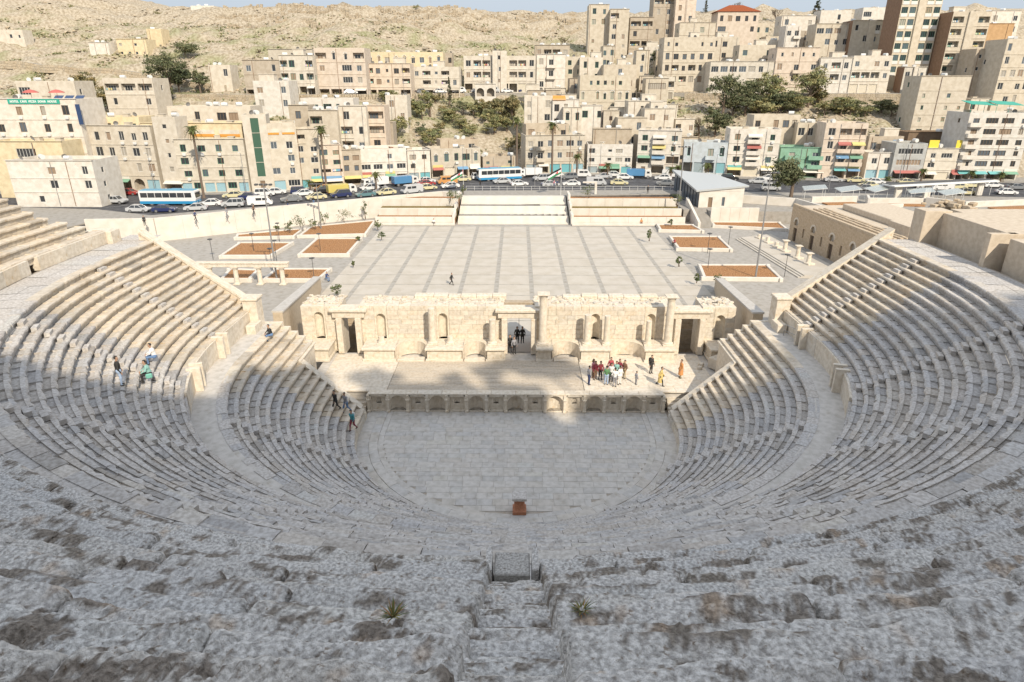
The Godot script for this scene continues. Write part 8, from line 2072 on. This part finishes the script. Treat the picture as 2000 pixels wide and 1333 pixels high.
# joints of a figure 1.72 m tall; y up, facing +z
func pose_bones(kind: String) -> Array:
	# each bone: from, to, radius, radius, region (0 skin, 1 upper clothes, 2 lower clothes, 3 shoes)
	var hip := Vector3(0, 0.92, 0)
	var lean := 0.0
	var lk := Vector3(-0.10, 0.50, 0.02); var rk := Vector3(0.10, 0.50, 0.03)
	var la := Vector3(-0.12, 0.09, -0.02); var ra := Vector3(0.12, 0.09, 0.0)
	var le := Vector3(-0.27, 1.12, -0.03); var re := Vector3(0.27, 1.12, -0.02)
	var lw := Vector3(-0.27, 0.88, 0.08); var rw := Vector3(0.24, 0.90, 0.13)
	if kind == "walk":
		lk = Vector3(-0.10, 0.52, 0.20); la = Vector3(-0.11, 0.11, 0.26); rk = Vector3(0.10, 0.50, -0.05); ra = Vector3(0.11, 0.14, -0.34)
		le = Vector3(-0.26, 1.13, -0.14); lw = Vector3(-0.24, 0.90, -0.12); re = Vector3(0.26, 1.14, 0.08); rw = Vector3(0.22, 0.95, 0.26)
		lean = 0.05
	elif kind == "sit":
		hip = Vector3(0, 0.52, 0)
		lk = Vector3(-0.12, 0.55, 0.42); rk = Vector3(0.13, 0.53, 0.42); la = Vector3(-0.12, 0.10, 0.46); ra = Vector3(0.14, 0.10, 0.40)
		lean = 0.12
	var ch := hip + Vector3(0, 0.36, lean * 0.6)
	var nk := hip + Vector3(0, 0.55, lean)
	if kind == "sit":
		le = nk + Vector3(-0.26, -0.28, 0.08); re = nk + Vector3(0.26, -0.28, 0.08); lw = nk + Vector3(-0.14, -0.38, 0.30); rw = nk + Vector3(0.14, -0.40, 0.30)
	var head := nk + Vector3(0, 0.17, 0.03)
	var b := []
	b.append([hip + Vector3(-0.07, 0.0, 0), hip + Vector3(0.07, 0.0, 0), 0.135, 0.135, 2])
	b.append([hip + Vector3(0, 0.05, 0), ch, 0.135, 0.15, 1])
	b.append([ch + Vector3(-0.08, 0.06, 0), ch + Vector3(0.08, 0.06, 0), 0.13, 0.13, 1])
	b.append([nk + Vector3(-0.15, -0.04, 0), nk + Vector3(0.15, -0.04, 0), 0.07, 0.07, 1])
	b.append([nk, head, 0.055, 0.06, 0])
	b.append([head + Vector3(0, 0.0, 0.012), head + Vector3(0, 0.085, -0.006), 0.082, 0.092, 0])
	b.append([head + Vector3(0, -0.015, 0.09), head + Vector3(0, 0.03, 0.088), 0.018, 0.012, 0])
	for sd in [[-1.0, lk, la, le, lw], [1.0, rk, ra, re, rw]]:
		var hj: Vector3 = hip + Vector3(0.09 * sd[0], -0.03, 0)
		var sh: Vector3 = nk + Vector3(0.17 * sd[0], -0.06, 0)
		b.append([hj, sd[1], 0.092, 0.064, 2]); b.append([sd[1], sd[2], 0.062, 0.045, 2])
		b.append([sd[2] + Vector3(0, -0.035, -0.03), sd[2] + Vector3(0, -0.05, 0.15), 0.045, 0.036, 3])
		b.append([sh, sd[3], 0.062, 0.05, 1]); b.append([sd[3], sd[4], 0.047, 0.036, 1])
		var fwd: Vector3 = (sd[4] - sd[3]).normalized()
		b.append([sd[4], sd[4] + fwd * 0.08, 0.034, 0.03, 0])
	return b

# smooth union of tapered bones, meshed as surface nets
func figure(kind: String) -> Dictionary:
	var bones := pose_bones(kind)
	var cell := 0.03
	var lo := Vector3(9, 9, 9); var hi := Vector3(-9, -9, -9)
	for b in bones:
		for k in 2:
			lo = lo.min(b[k] - Vector3.ONE * (b[2] + 0.06)); hi = hi.max(b[k] + Vector3.ONE * (b[2] + 0.06))
	var n := Vector3i(((hi - lo) / cell).ceil())
	var f := PackedFloat32Array(); f.resize(n.x * n.y * n.z); f.fill(1.0)
	var g := PackedByteArray(); g.resize(n.x * n.y * n.z)
	var best := PackedFloat32Array(); best.resize(n.x * n.y * n.z); best.fill(9.0)
	for b in bones:
		var p: Vector3 = b[0]; var q: Vector3 = b[1]; var d := q - p; var l2 := maxf(d.length_squared(), 1e-6)
		var m: float = maxf(b[2], b[3]) + 0.1
		var a0 := Vector3i(((p.min(q) - Vector3.ONE * m - lo) / cell).floor()).clamp(Vector3i.ZERO, n); var a1 := Vector3i(((p.max(q) + Vector3.ONE * m - lo) / cell).ceil()).clamp(Vector3i.ZERO, n)
		for z in range(a0.z, a1.z):
			for y in range(a0.y, a1.y):
				for x in range(a0.x, a1.x):
					var w := lo + Vector3(x, y, z) * cell
					var t := clampf((w - p).dot(d) / l2, 0.0, 1.0)
					var v: float = w.distance_to(p + d * t) - lerpf(b[2], b[3], t)
					var i := x + n.x * (y + n.y * z)
					if v < best[i]: best[i] = v; g[i] = b[4]
					var h := maxf(0.05 - absf(f[i] - v), 0.0) / 0.05
					f[i] = minf(f[i], v) - h * h * 0.05 * 0.25
	var vert := {}
	var pos := PackedVector3Array(); var reg := PackedByteArray()
	var off := [Vector3i(0, 0, 0), Vector3i(1, 0, 0), Vector3i(0, 1, 0), Vector3i(1, 1, 0), Vector3i(0, 0, 1), Vector3i(1, 0, 1), Vector3i(0, 1, 1), Vector3i(1, 1, 1)]
	var edges := [[0, 1], [2, 3], [4, 5], [6, 7], [0, 2], [1, 3], [4, 6], [5, 7], [0, 4], [1, 5], [2, 6], [3, 7]]
	for z in n.z - 1:
		for y in n.y - 1:
			for x in n.x - 1:
				var i := x + n.x * (y + n.y * z)
				var neg := 0
				var v := [f[i], f[i + 1], f[i + n.x], f[i + n.x + 1], f[i + n.x * n.y], f[i + n.x * n.y + 1], f[i + n.x * n.y + n.x], f[i + n.x * n.y + n.x + 1]]
				for k in 8: if v[k] < 0: neg += 1
				if neg == 0 or neg == 8: continue
				var sum := Vector3.ZERO; var cnt := 0
				for e in edges:
					if (v[e[0]] < 0) != (v[e[1]] < 0):
						sum += Vector3(off[e[0]]).lerp(Vector3(off[e[1]]), v[e[0]] / (v[e[0]] - v[e[1]])); cnt += 1
				vert[i] = pos.size()
				pos.append(lo + (Vector3(x, y, z) + sum / cnt) * cell)
				reg.append(g[i])
	var tri := PackedInt32Array()
	for i: int in vert:
		var x: int = i % n.x; var y: int = (i / n.x) % n.y; var z: int = i / (n.x * n.y)
		if x == 0 or y == 0 or z == 0: continue
		for ax in 3:
			var st: int = [1, n.x, n.x * n.y][ax]
			var s1: int = [n.x, n.x * n.y, 1][ax]; var s2: int = [n.x * n.y, 1, n.x][ax]
			var a := f[i] < 0; var b := f[i + st] < 0
			if a == b: continue
			if not (vert.has(i - s1) and vert.has(i - s2) and vert.has(i - s1 - s2)): continue
			var q := [vert[i], vert[i - s1], vert[i - s1 - s2], vert[i - s2]]
			if a: q.reverse()
			for k in [0, 1, 2, 0, 2, 3]: tri.append(q[k])
	var nn := PackedVector3Array(); nn.resize(pos.size())
	for k in range(0, tri.size(), 3):
		var w := (pos[tri[k + 2]] - pos[tri[k]]).cross(pos[tri[k + 1]] - pos[tri[k]])
		for j in 3: nn[tri[k + j]] += w
	for k in nn.size(): nn[k] = nn[k].normalized()
	return {"pos": pos, "reg": reg, "tri": tri, "nrm": nn, "bones": bones}

func people() -> void:
	var forms := {}
	for k in ["stand", "walk", "sit"]: forms[k] = figure(k)
	M.cloth = StandardMaterial3D.new(); M.cloth.vertex_color_use_as_albedo = true; M.cloth.roughness = 0.85
	M.hair = plain(0.02, 0.015, 0.012, 0.6)
	var skin := Color(0.42, 0.26, 0.18)
	for q in PEOPLE:
		var kind: String = q[4]
		var form: Dictionary = forms["stand" if kind == "child" else kind]
		var at := Vector3(q[0], q[1] + 0.01, q[2])
		if kind == "sit": at.y -= 0.0
		var o := thing("person", q[7], "person", at, q[3])
		if kind == "child": o.scale = Vector3.ONE * 0.72
		var cols := PackedColorArray()
		for r in form.reg: cols.append([skin, q[5], q[6], Color(0.03, 0.025, 0.02)][r])
		var arr := []; arr.resize(Mesh.ARRAY_MAX)
		arr[Mesh.ARRAY_VERTEX] = form.pos; arr[Mesh.ARRAY_NORMAL] = form.nrm; arr[Mesh.ARRAY_COLOR] = cols; arr[Mesh.ARRAY_INDEX] = form.tri
		var m := ArrayMesh.new(); m.add_surface_from_arrays(Mesh.PRIMITIVE_TRIANGLES, arr)
		# fingers and thumbs join the same mesh
		var fs := Shape.new(); fs.col = skin
		for b in form.bones:
			if b[4] == 0 and b[2] == 0.034:
				var dir: Vector3 = (b[1] - b[0]).normalized()
				var sdw := dir.cross(Vector3.RIGHT).normalized()
				for k in 4:
					var p0: Vector3 = b[1] + sdw * (k - 1.5) * 0.019
					var mid = p0 + dir * [0.035, 0.042, 0.04, 0.03][k] + Vector3(0, -0.004, 0)
					fs.tube(p0, mid, 0.0095, 0.009, 5, false); fs.tube(mid, mid + dir * 0.028 + Vector3(-signf(b[0].x) * 0.012, 0, 0), 0.009, 0.007, 5)
				fs.tube(b[0] + sdw * 0.03, b[0] + sdw * 0.055 + dir * 0.05, 0.011, 0.008, 5)
		var far := fs.mesh().surface_get_arrays(0)
		m.add_surface_from_arrays(Mesh.PRIMITIVE_TRIANGLES, far)
		part(o, "body", m, M.cloth)
		var hd: Vector3 = form.bones[5][1]
		var hs := Shape.new()
		var long_ = "scarf" in q[7] or "woman" in q[7]
		for i in 10:
			for j in 6:
				var a := TAU * i / 10.0; var b := TAU * (i + 1) / 10.0
				var e0 := -0.5 + 2.07 * j / 6.0; var e1 := -0.5 + 2.07 * (j + 1) / 6.0
				if sin((a + b) * 0.5) > 0.25 and e0 < 0.45: continue
				var P := func(u: float, v: float): return hd + Vector3(cos(u) * cos(v) * 0.1, sin(v) * 0.112 + 0.004, sin(u) * cos(v) * 0.108 - 0.006)
				hs.quad(P.call(b, e0), P.call(a, e0), P.call(a, e1), P.call(b, e1))
		if long_: hs.tube(hd + Vector3(0, -0.05, -0.06), hd + Vector3(0, -0.22, -0.07), 0.09, 0.10, 8)
		part(o, "hair", hs.mesh(), M.hair)
		var ey := Shape.new()
		for sd: float in [-1.0, 1.0]:
			ey.box(hd + Vector3(0.033 * sd, -0.03, 0.078), Vector3(0.022, 0.01, 0.02), 0.0, 0.004)
		ey.box(hd + Vector3(0, -0.115, 0.078), Vector3(0.04, 0.008, 0.012))
		part(o, "eyes_and_mouth", ey.mesh(), M.dark)
		var es := Shape.new(); es.col = skin
		for sd: float in [-1.0, 1.0]: es.box(hd + Vector3(0.095 * sd, -0.045, -0.005), Vector3(0.02, 0.06, 0.035), 0.0, 0.008)
		part(o, "ears", es.mesh(), M.cloth)
		if "backpack" in q[7] or "satchel" in q[7]:
			var bp := Shape.new(); bp.box(form.bones[1][1] + Vector3(0, 0.02, -0.22), Vector3(0.28, 0.4, 0.16), 0.0, 0.05); part(o, "backpack", bp.mesh(), M.tank if "white backpack" in q[7] else M.dark)
		if " bag" in q[7]:
			var bp := Shape.new(); bp.box(form.bones[0][1] + Vector3(0.26, -0.05, 0.05), Vector3(0.14, 0.3, 0.36), 0.0, 0.05); part(o, "bag", bp.mesh(), plain(0.16, 0.42, 0.34) if "mint" in q[7] else plain(0.12, 0.2, 0.08))
		if "robe" in q[7] or "yellow coat" in q[7]:
			var sk := Shape.new(); sk.lathe(Vector3(0, 0, 0), [Vector2(0.23, 0.35), Vector2(0.2, 0.9), Vector2(0.17, 1.2)], 12); part(o, "coat_skirt", sk.mesh(), plain(q[5].r, q[5].g, q[5].b, 0.85))
func leaf_cloud(s: Shape, mid: Vector3, size: Vector3, clumps: int, leaves: int, leaf: float, cols: Array) -> void:
	for c in clumps:
		var d := Vector3(rng.randfn(), rng.randfn(), rng.randfn()).normalized()
		var p := mid + d * size * pow(rng.randf(), 0.45) * 0.92
		var cr := rng.randf_range(0.16, 0.34)
		var base: Color = cols[rng.randi() % cols.size()]
		for l in leaves:
			var q := p + Vector3(rng.randfn(), rng.randfn() * 0.8, rng.randfn()) * size * cr * 0.55
			var u := Vector3(rng.randfn(), rng.randfn(), rng.randfn()).normalized()
			var w := u.cross(Vector3(rng.randfn(), rng.randfn(), rng.randfn())).normalized()
			var k := leaf * rng.randf_range(0.6, 1.3)
			var t := rng.randf_range(0.75, 1.25)
			s.col = Color(base.r * t, base.g * t, base.b * t)
			s.quad(q - u * k, q - w * k * 0.45, q + u * k, q + w * k * 0.45)

func limbs(s: Shape, p: Vector3, dir: Vector3, r: float, l: float, depth: int, tips: Array) -> void:
	var q := p + dir * l
	s.tube(p, q, r, r * 0.65, 5 if depth < 3 else 7, false)
	if depth == 0:
		tips.append(q)
		return
	for k in 3 if depth > 1 else 2:
		var d := (dir + Vector3(rng.randfn(0, 0.5), rng.randf_range(-0.1, 0.4), rng.randfn(0, 0.5))).normalized()
		limbs(s, q, d, r * 0.6, l * rng.randf_range(0.6, 0.8), depth - 1, tips)

const LEAVES := {"dark": [Color(0.13, 0.14, 0.07), Color(0.165, 0.165, 0.085), Color(0.10, 0.12, 0.06)], "olive": [Color(0.25, 0.24, 0.115), Color(0.20, 0.215, 0.10), Color(0.30, 0.265, 0.12)], "dry": [Color(0.28, 0.22, 0.10), Color(0.22, 0.19, 0.09), Color(0.16, 0.155, 0.08)], "red": [Color(0.28, 0.16, 0.10), Color(0.22, 0.14, 0.09)], "cypress": [Color(0.06, 0.075, 0.04), Color(0.08, 0.085, 0.045)], "bare": [Color(0.26, 0.21, 0.15)]}

func tree(kind: String, at: Vector3, h: float, w: float, label: String, group := "") -> void:
	var o := thing({"cypress": "cypress_tree", "bare": "bare_tree"}.get(kind, "leafy_tree"), label, "tree", at, 0.0, group)
	var tr := Shape.new()
	var tips := []
	if kind == "bare" or kind == "red":
		limbs(tr, Vector3(0, -0.5, 0), Vector3.UP, 0.05 * h + 0.03, h * 0.30, 4, tips)
		part(o, "trunk", tr.mesh(), M.bark)
		var tw := Shape.new()
		for t in tips:
			for k in 10:
				tw.col = LEAVES[kind][rng.randi() % LEAVES[kind].size()] * rng.randf_range(0.8, 1.3)
				var d := Vector3(rng.randfn(0, 0.6), rng.randf_range(-0.1, 0.9), rng.randfn(0, 0.6)) * h * 0.11
				var wd := d.cross(Vector3.UP).normalized() * (0.02 if kind == "bare" else 0.06)
				tw.quad(t - wd, t + wd, t + d + wd * 0.4, t + d - wd * 0.4)
		part(o, "crown", tw.mesh(), M.leaf)
		return
	var trunk := 0.22 if kind != "cypress" else 0.06
	tr.tube(Vector3(0, -0.6, 0), Vector3(0, h * 0.5, 0), 0.035 * h + 0.05, 0.02 * h + 0.02, 7, false)
	for k in 5:
		var a := TAU * k / 5.0 + rng.randf()
		tr.tube(Vector3(0, h * (0.25 + 0.05 * k), 0), Vector3(cos(a) * w * 0.3, h * (0.5 + 0.07 * k), sin(a) * w * 0.3), 0.016 * h + 0.02, 0.01, 5, false)
	part(o, "trunk", tr.mesh(), M.bark)
	var s := Shape.new()
	var leaf := clampf(minf(w, h) * 0.055, 0.12, 0.34)
	var n := int(clampf(w * h * 1.3, 26, 90))
	if kind == "cypress":
		for k in 14:
			var t := k / 13.0
			leaf_cloud(s, Vector3(0, h * (0.06 + 0.9 * t), 0), Vector3(w * 0.5 * (1.05 - t) + 0.1, h * 0.06, w * 0.5 * (1.05 - t) + 0.1), 6, 26, leaf, LEAVES[kind])
	else:
		# several overlapping masses make an uneven outline with gaps
		for k in 5:
			var c := Vector3(rng.randf_range(-0.25, 0.25) * w, h * rng.randf_range(0.38, 0.80), rng.randf_range(-0.25, 0.25) * w)
			leaf_cloud(s, c, Vector3(w * rng.randf_range(0.30, 0.44), h * rng.randf_range(0.18, 0.28), w * rng.randf_range(0.30, 0.44)), n / 5, 40, leaf, LEAVES[kind])
	part(o, "crown", s.mesh(), M.leaf)

func palm(at: Vector3, h: float, sc: float, label: String, group: String) -> void:
	var o := thing("palm_tree", label, "palm", at, rng.randf() * 6.0, group)
	var s := Shape.new()
	var pts := [Vector2(0.42 * sc, -0.3), Vector2(0.32 * sc, 0.4)]
	for k in 10: pts.append(Vector2((0.27 - 0.006 * k + (0.02 if k % 2 else 0.0)) * sc, 0.5 + (h - 1.6) * k / 9.0))
	s.lathe(Vector3.ZERO, pts, 8)
	part(o, "trunk", s.mesh(), M.bark)
	var f := Shape.new()
	var dead := Shape.new()
	for k in 46:
		var a := rng.randf() * TAU
		var up := rng.randf_range(-0.9, 1.3) if k < 34 else rng.randf_range(-1.6, -0.9)
		var l := rng.randf_range(1.5, 2.3) * sc * (1.0 if k < 34 else 0.8)
		var t: Shape = f if k < 34 else dead
		var d := Vector3(cos(a), 0, sin(a))
		var prev := Vector3(0, h - 1.2, 0)
		for j in 6:
			var e := (j + 1) / 6.0
			var q := Vector3(0, h - 1.2, 0) + d * l * e * (0.95 if k < 34 else 0.45) + Vector3.UP * (up * e - 1.1 * e * e) * l * 0.62
			var side := d.cross(Vector3.UP).normalized() * (0.42 * sc * sin(PI * minf(e + 0.15, 0.97)))
			t.col = (Color(0.12, 0.14, 0.045) if k < 34 else Color(0.26, 0.18, 0.09)) * rng.randf_range(0.75, 1.3)
			for sg: float in [-1.0, 1.0]:
				var tip := q + side * sg - Vector3.UP * 0.12 + d * 0.15
				t.tri(prev, q, tip); t.tri(prev, tip - (q - prev) * 0.45, q)
			prev = q
	part(o, "crown", f.mesh(), M.leaf)
	part(o, "dead_fronds", dead.mesh(), M.leaf)

func greenery() -> void:
	M.leaf = StandardMaterial3D.new(); M.leaf.vertex_color_use_as_albedo = true; M.leaf.roughness = 0.8
	M.leaf.backlight_enabled = true; M.leaf.backlight = Color(0.35, 0.36, 0.18)
	M.bark = plain(0.16, 0.12, 0.09, 0.95)
	for t in TREES: tree(t[0], Vector3(t[1], t[2], t[3]), t[4], t[5], t[6], "trees of the hillside and street")
	for p in PALMS: palm(Vector3(p[0], p[1], p[2]), p[3], p[4], p[5], "palms of the town")
	for b in BUSHES:
		var l: String = b[5]
		var o := thing("plaza_bush", l, "bush", Vector3(b[0], b[1], b[2]), 0.0, "bushes and saplings around the plaza")
		var st := Shape.new()
		for k in 4: st.tube(Vector3(rng.randf_range(-0.1, 0.1), -0.1, rng.randf_range(-0.1, 0.1)), Vector3(rng.randfn() * b[4] * 0.15, b[3] * 0.6, rng.randfn() * b[4] * 0.15), 0.04, 0.015, 5, false)
		part(o, "stem", st.mesh(), M.bark)
		var s := Shape.new()
		leaf_cloud(s, Vector3(0, b[3] * 0.6, 0), Vector3(b[4] * 0.5, b[3] * 0.42, b[4] * 0.5), 16, 22, 0.12, [Color(0.11, 0.14, 0.05), Color(0.15, 0.16, 0.06), Color(0.08, 0.11, 0.045)])
		part(o, "foliage", s.mesh(), M.leaf)
	# weeds between the foreground stones
	for q in [[-1.54, 39.5, 0.24], [0.95, 38.75, 0.22], [2.13, 38.5, 0.10], [-5.5, 37.2, 0.14], [-4.3, 41.0, 0.14], [-4.96, 36.4, 0.12], [-9.8, 35.4, 0.14]]:
		var r := Vector2(q[0], q[1]).length()
		var k := int(floorf((r - R3) / 0.9))
		var o := thing("weed_tuft", "tuft of green and yellow weed growing between the eroded stones", "weed", Vector3(q[0], 16.3 + 0.64 * k + 0.02, q[1]), 0.0, "weeds in the stone joints")
		var s := Shape.new()
		for j in 60:
			var a := rng.randf() * TAU
			var d = Vector3(cos(a), rng.randf_range(0.3, 1.8), sin(a)).normalized() * q[2] * rng.randf_range(0.5, 1.1)
			var w = d.cross(Vector3.UP).normalized() * 0.008
			s.col = [Color(0.14, 0.15, 0.05), Color(0.28, 0.24, 0.07), Color(0.32, 0.17, 0.06), Color(0.10, 0.13, 0.05)][rng.randi() % 4]
			s.quad(-w, w, d * 0.6 + w, d * 0.6 - w); s.quad(d * 0.6 - w, d * 0.6 + w, d + Vector3(d.x, -0.04, d.z) * 0.25, d + Vector3(d.x, -0.04, d.z) * 0.24)
		part(o, "blades", s.mesh(), M.leaf)
	# boulders and scrub strewn over the slope
	var rock := Shape.new()
	rock.lathe(Vector3.ZERO, [Vector2(0.5, -0.3), Vector2(0.62, 0.0), Vector2(0.42, 0.3), Vector2(0.0, 0.42)], 6)
	var mm := MultiMesh.new(); mm.transform_format = MultiMesh.TRANSFORM_3D; mm.use_colors = true; mm.mesh = rock.mesh(); mm.instance_count = 9000
	for i in 9000:
		var x := rng.randf_range(-200, 130); var sd := rng.randf_range(64, 172) if x < 22.0 else rng.randf_range(18, 100)
		var z := lie(EDGE, x) - sd
		var k := rng.randf_range(0.25, 0.9) * (1.6 if rng.randf() < 0.06 else 1.0)
		mm.set_instance_transform(i, Transform3D(Basis.from_euler(Vector3(rng.randf(), rng.randf() * 6.0, rng.randf())).scaled(Vector3(k * 1.3, k * 0.8, k)), Vector3(x, land(x, z) + 0.15, z)))
		mm.set_instance_color(i, tone(0.7, 1.15, 0.04))
	var mi := MultiMeshInstance3D.new(); mi.name = "hill_rubble"; mi.multimesh = mm; mi.material_override = M.bank
	mi.set_meta("kind", "stuff"); mi.set_meta("label", "loose pale stones strewn over the bare hillside"); mi.set_meta("category", "rubble")
	add_child(mi)
	var tuft := Shape.new()
	for j in 14:
		var a := j * 2.4
		var d := Vector3(cos(a) * 0.5, 0.5 + 0.3 * sin(j), sin(a) * 0.5)
		var w := d.cross(Vector3.UP).normalized() * 0.12
		tuft.quad(-w, w, d + w * 0.3, d - w * 0.3)
	mm = MultiMesh.new(); mm.transform_format = MultiMesh.TRANSFORM_3D; mm.use_colors = true; mm.mesh = tuft.mesh(); mm.instance_count = 14000
	var put := 0
	while put < 14000:
		var x := rng.randf_range(-200, 130); var sd := rng.randf_range(20, 150)
		var z := lie(EDGE, x) - sd
		var g := broad.get_noise_2d(x * 0.35 + 30.0, z * 0.5) + 0.35 * fine.get_noise_2d(x * 0.12, z * 0.12)
		if g < 0.04 and rng.randf() > 0.08: continue
		var k := rng.randf_range(0.35, 0.9)
		mm.set_instance_transform(put, Transform3D(Basis(Vector3.UP, rng.randf() * 6.0).scaled(Vector3.ONE * k), Vector3(x, land(x, z), z)))
		mm.set_instance_color(put, [Color(0.20, 0.25, 0.09), Color(0.27, 0.28, 0.11), Color(0.33, 0.29, 0.15), Color(0.15, 0.18, 0.07)][rng.randi() % 4])
		put += 1
	mi = MultiMeshInstance3D.new(); mi.name = "hill_grass"; mi.multimesh = mm; mi.material_override = M.leaf
	mi.set_meta("kind", "stuff"); mi.set_meta("label", "thin green and dry grass on the hillside"); mi.set_meta("category", "grass")
	add_child(mi)
	# broken ancient walls along the crest
	for q in [[-118.0, 30.0, 140.0, 3.0, "lowest broken course of ancient walling on the bare hill"], [-130.0, 40.0, 152.0, 3.6, "middle run of tumbled ancient walling on the bare hill"], [-128.0, 45.0, 163.0, 3.4, "topmost ancient wall along the crest of the bare hill"]]:
		var o := thing("ancient_wall", q[4], "ruined wall")
		var s := Shape.new()
		var x: float = q[0]
		while x < q[1]:
			var l := rng.randf_range(0.6, 1.5)
			var z: float = lie(EDGE, x) - q[2] + broad.get_noise_1d(x * 0.5) * 5.0
			var y0 := land(x, z)
			var hh: float = q[3] * (0.75 + 0.6 * broad.get_noise_1d(x * 1.3 + q[2]))
			for j in maxi(1, int(hh / 0.6)):
				s.col = tone(0.8, 1.12, 0.03)
				s.box(Vector3(x, y0 - 0.6 + j * 0.6, z + rng.randf() * 0.25 - j * 0.05), Vector3(l, 0.57, 0.9), rng.randf_range(-0.1, 0.1))
			x += l
		stuff(part(o, "masonry", s.mesh(), M.bank))
# the steep rock and houses south of the theatre, behind the viewer; unseen, with roofs and trees shaped to cast the bowl's shadow
const SHADOW_ROOFS := [[-46, -34, 52.4], [-34, -22, 52.0], [-22, -11, 52.6], [-11, -2, 52.2], [-2, 5, 51.6], [5, 8.6, 52.8], [8.6, 11.4, 55.3], [11.4, 16.6, 58.1], [16.6, 19.6, 56.4], [19.6, 26.2, 58.3], [26.2, 30.2, 57.1], [30.2, 33.0, 58.2], [33.0, 34.8, 58.0], [34.8, 37.9, 53.2], [37.9, 43.0, 56.7], [43.0, 47.5, 55.5], [47.5, 50.5, 56.4], [50.5, 57.5, 59.0], [57.5, 68, 60.2], [68, 80, 61.0], [80, 92, 60.0]]

func rear_hill() -> void:
	var s := Shape.new()
	var pts := []; var cols := []
	var zs := [48.0, 52.0, 55.0, 57.5, 59.0, 60.5, 62.0, 66.0, 75.0, 95.0, 140.0, 240.0]
	var hs := [24.6, 27.0, 29.0, 33.0, 40.0, 45.5, 47.0, 47.5, 49.0, 53.0, 58.0, 60.0]
	for j in zs.size():
		for i in 57:
			var x := -140.0 + 5.0 * i
			var side := smoothstep(52.0, 70.0, -x) + smoothstep(98.0, 118.0, x)
			var y := lerpf(hs[j], 18.0 + (zs[j] - 48.0) * 0.12, clampf(side, 0.0, 1.0))
			pts.append(Vector3(x, y + fine.get_noise_2d(x * 0.2, zs[j] * 0.2) * 0.8, zs[j] + broad.get_noise_1d(x) * 1.0))
			cols.append(Color.WHITE)
	var flip := []; var fc := []
	for j in zs.size():
		for i in 57:
			flip.append(pts[j * 57 + 56 - i]); fc.append(Color.WHITE)
	s.grid(flip, fc, 57, zs.size())
	ground("rear_hillside", s.mesh(), M.bank)
	for i in SHADOW_ROOFS.size():
		var r: Array = SHADOW_ROOFS[i]
		var w: float = r[1] - r[0]
		var foot := 45.5
		var o := thing("shadow_house", "unseen flat-roofed stone house shaped to cast the bowl shadow, south of the theatre", "building", Vector3((r[0] + r[1]) * 0.5, foot, 62.0), 0.0, "unseen shadow casting houses behind the theatre")
		var b := Shape.new()
		var h: float = r[2] - foot
		b.box(Vector3(0, h * 0.5, 3.5), Vector3(w - 0.02, h, 7.0)); part(o, "wall", b.mesh(), M.paint_b)
		b = Shape.new(); b.box(Vector3(0, h - 0.02, 3.5), Vector3(w + 0.2, 0.16, 7.3)); part(o, "roof_slab", b.mesh(), M.roof)
		for k in int(w / 3.0):
			part(o, "window", pane_mesh(1.1, 1.4), M.glass, Transform3D(Basis(Vector3.UP, PI), Vector3(-w * 0.5 + 1.5 + k * 3.0, h - 3.0, -0.02)))
	M.leaf_dense = M.leaf
	for t in [[36.4, 60.6, 4.4, 2.2, 46], [20.5, 58.6, 2.2, 1.2, 18], [14.5, 58.4, 1.8, 1.0, 16], [27.4, 57.6, 1.8, 0.9, 14], [31.0, 59.0, 1.5, 1.3, 16], [8.2, 54.6, 1.4, 1.2, 14], [53.5, 59.2, 2.2, 1.0, 16], [43.0, 55.2, 1.2, 0.7, 10]]:  # unseen trees placed to soften the shadow edge and leave a sunlit gap
		var o := thing("shadow_tree", "unseen dense tree placed to shape the shadow edge, south of the theatre", "tree", Vector3(t[0], 46.0, 61.0), 0.0, "unseen shadow shaping trees behind the theatre")
		var tr := Shape.new(); tr.tube(Vector3.ZERO, Vector3(0, t[1] - 46.0, 0), 0.25, 0.15, 7, false); part(o, "trunk", tr.mesh(), M.bark)
		var c := Shape.new(); leaf_cloud(c, Vector3(0, t[1] - 46.0, 0), Vector3(t[2], t[3], 2.0), t[4], 60, 0.4, LEAVES.dark); part(o, "crown", c.mesh(), M.leaf)
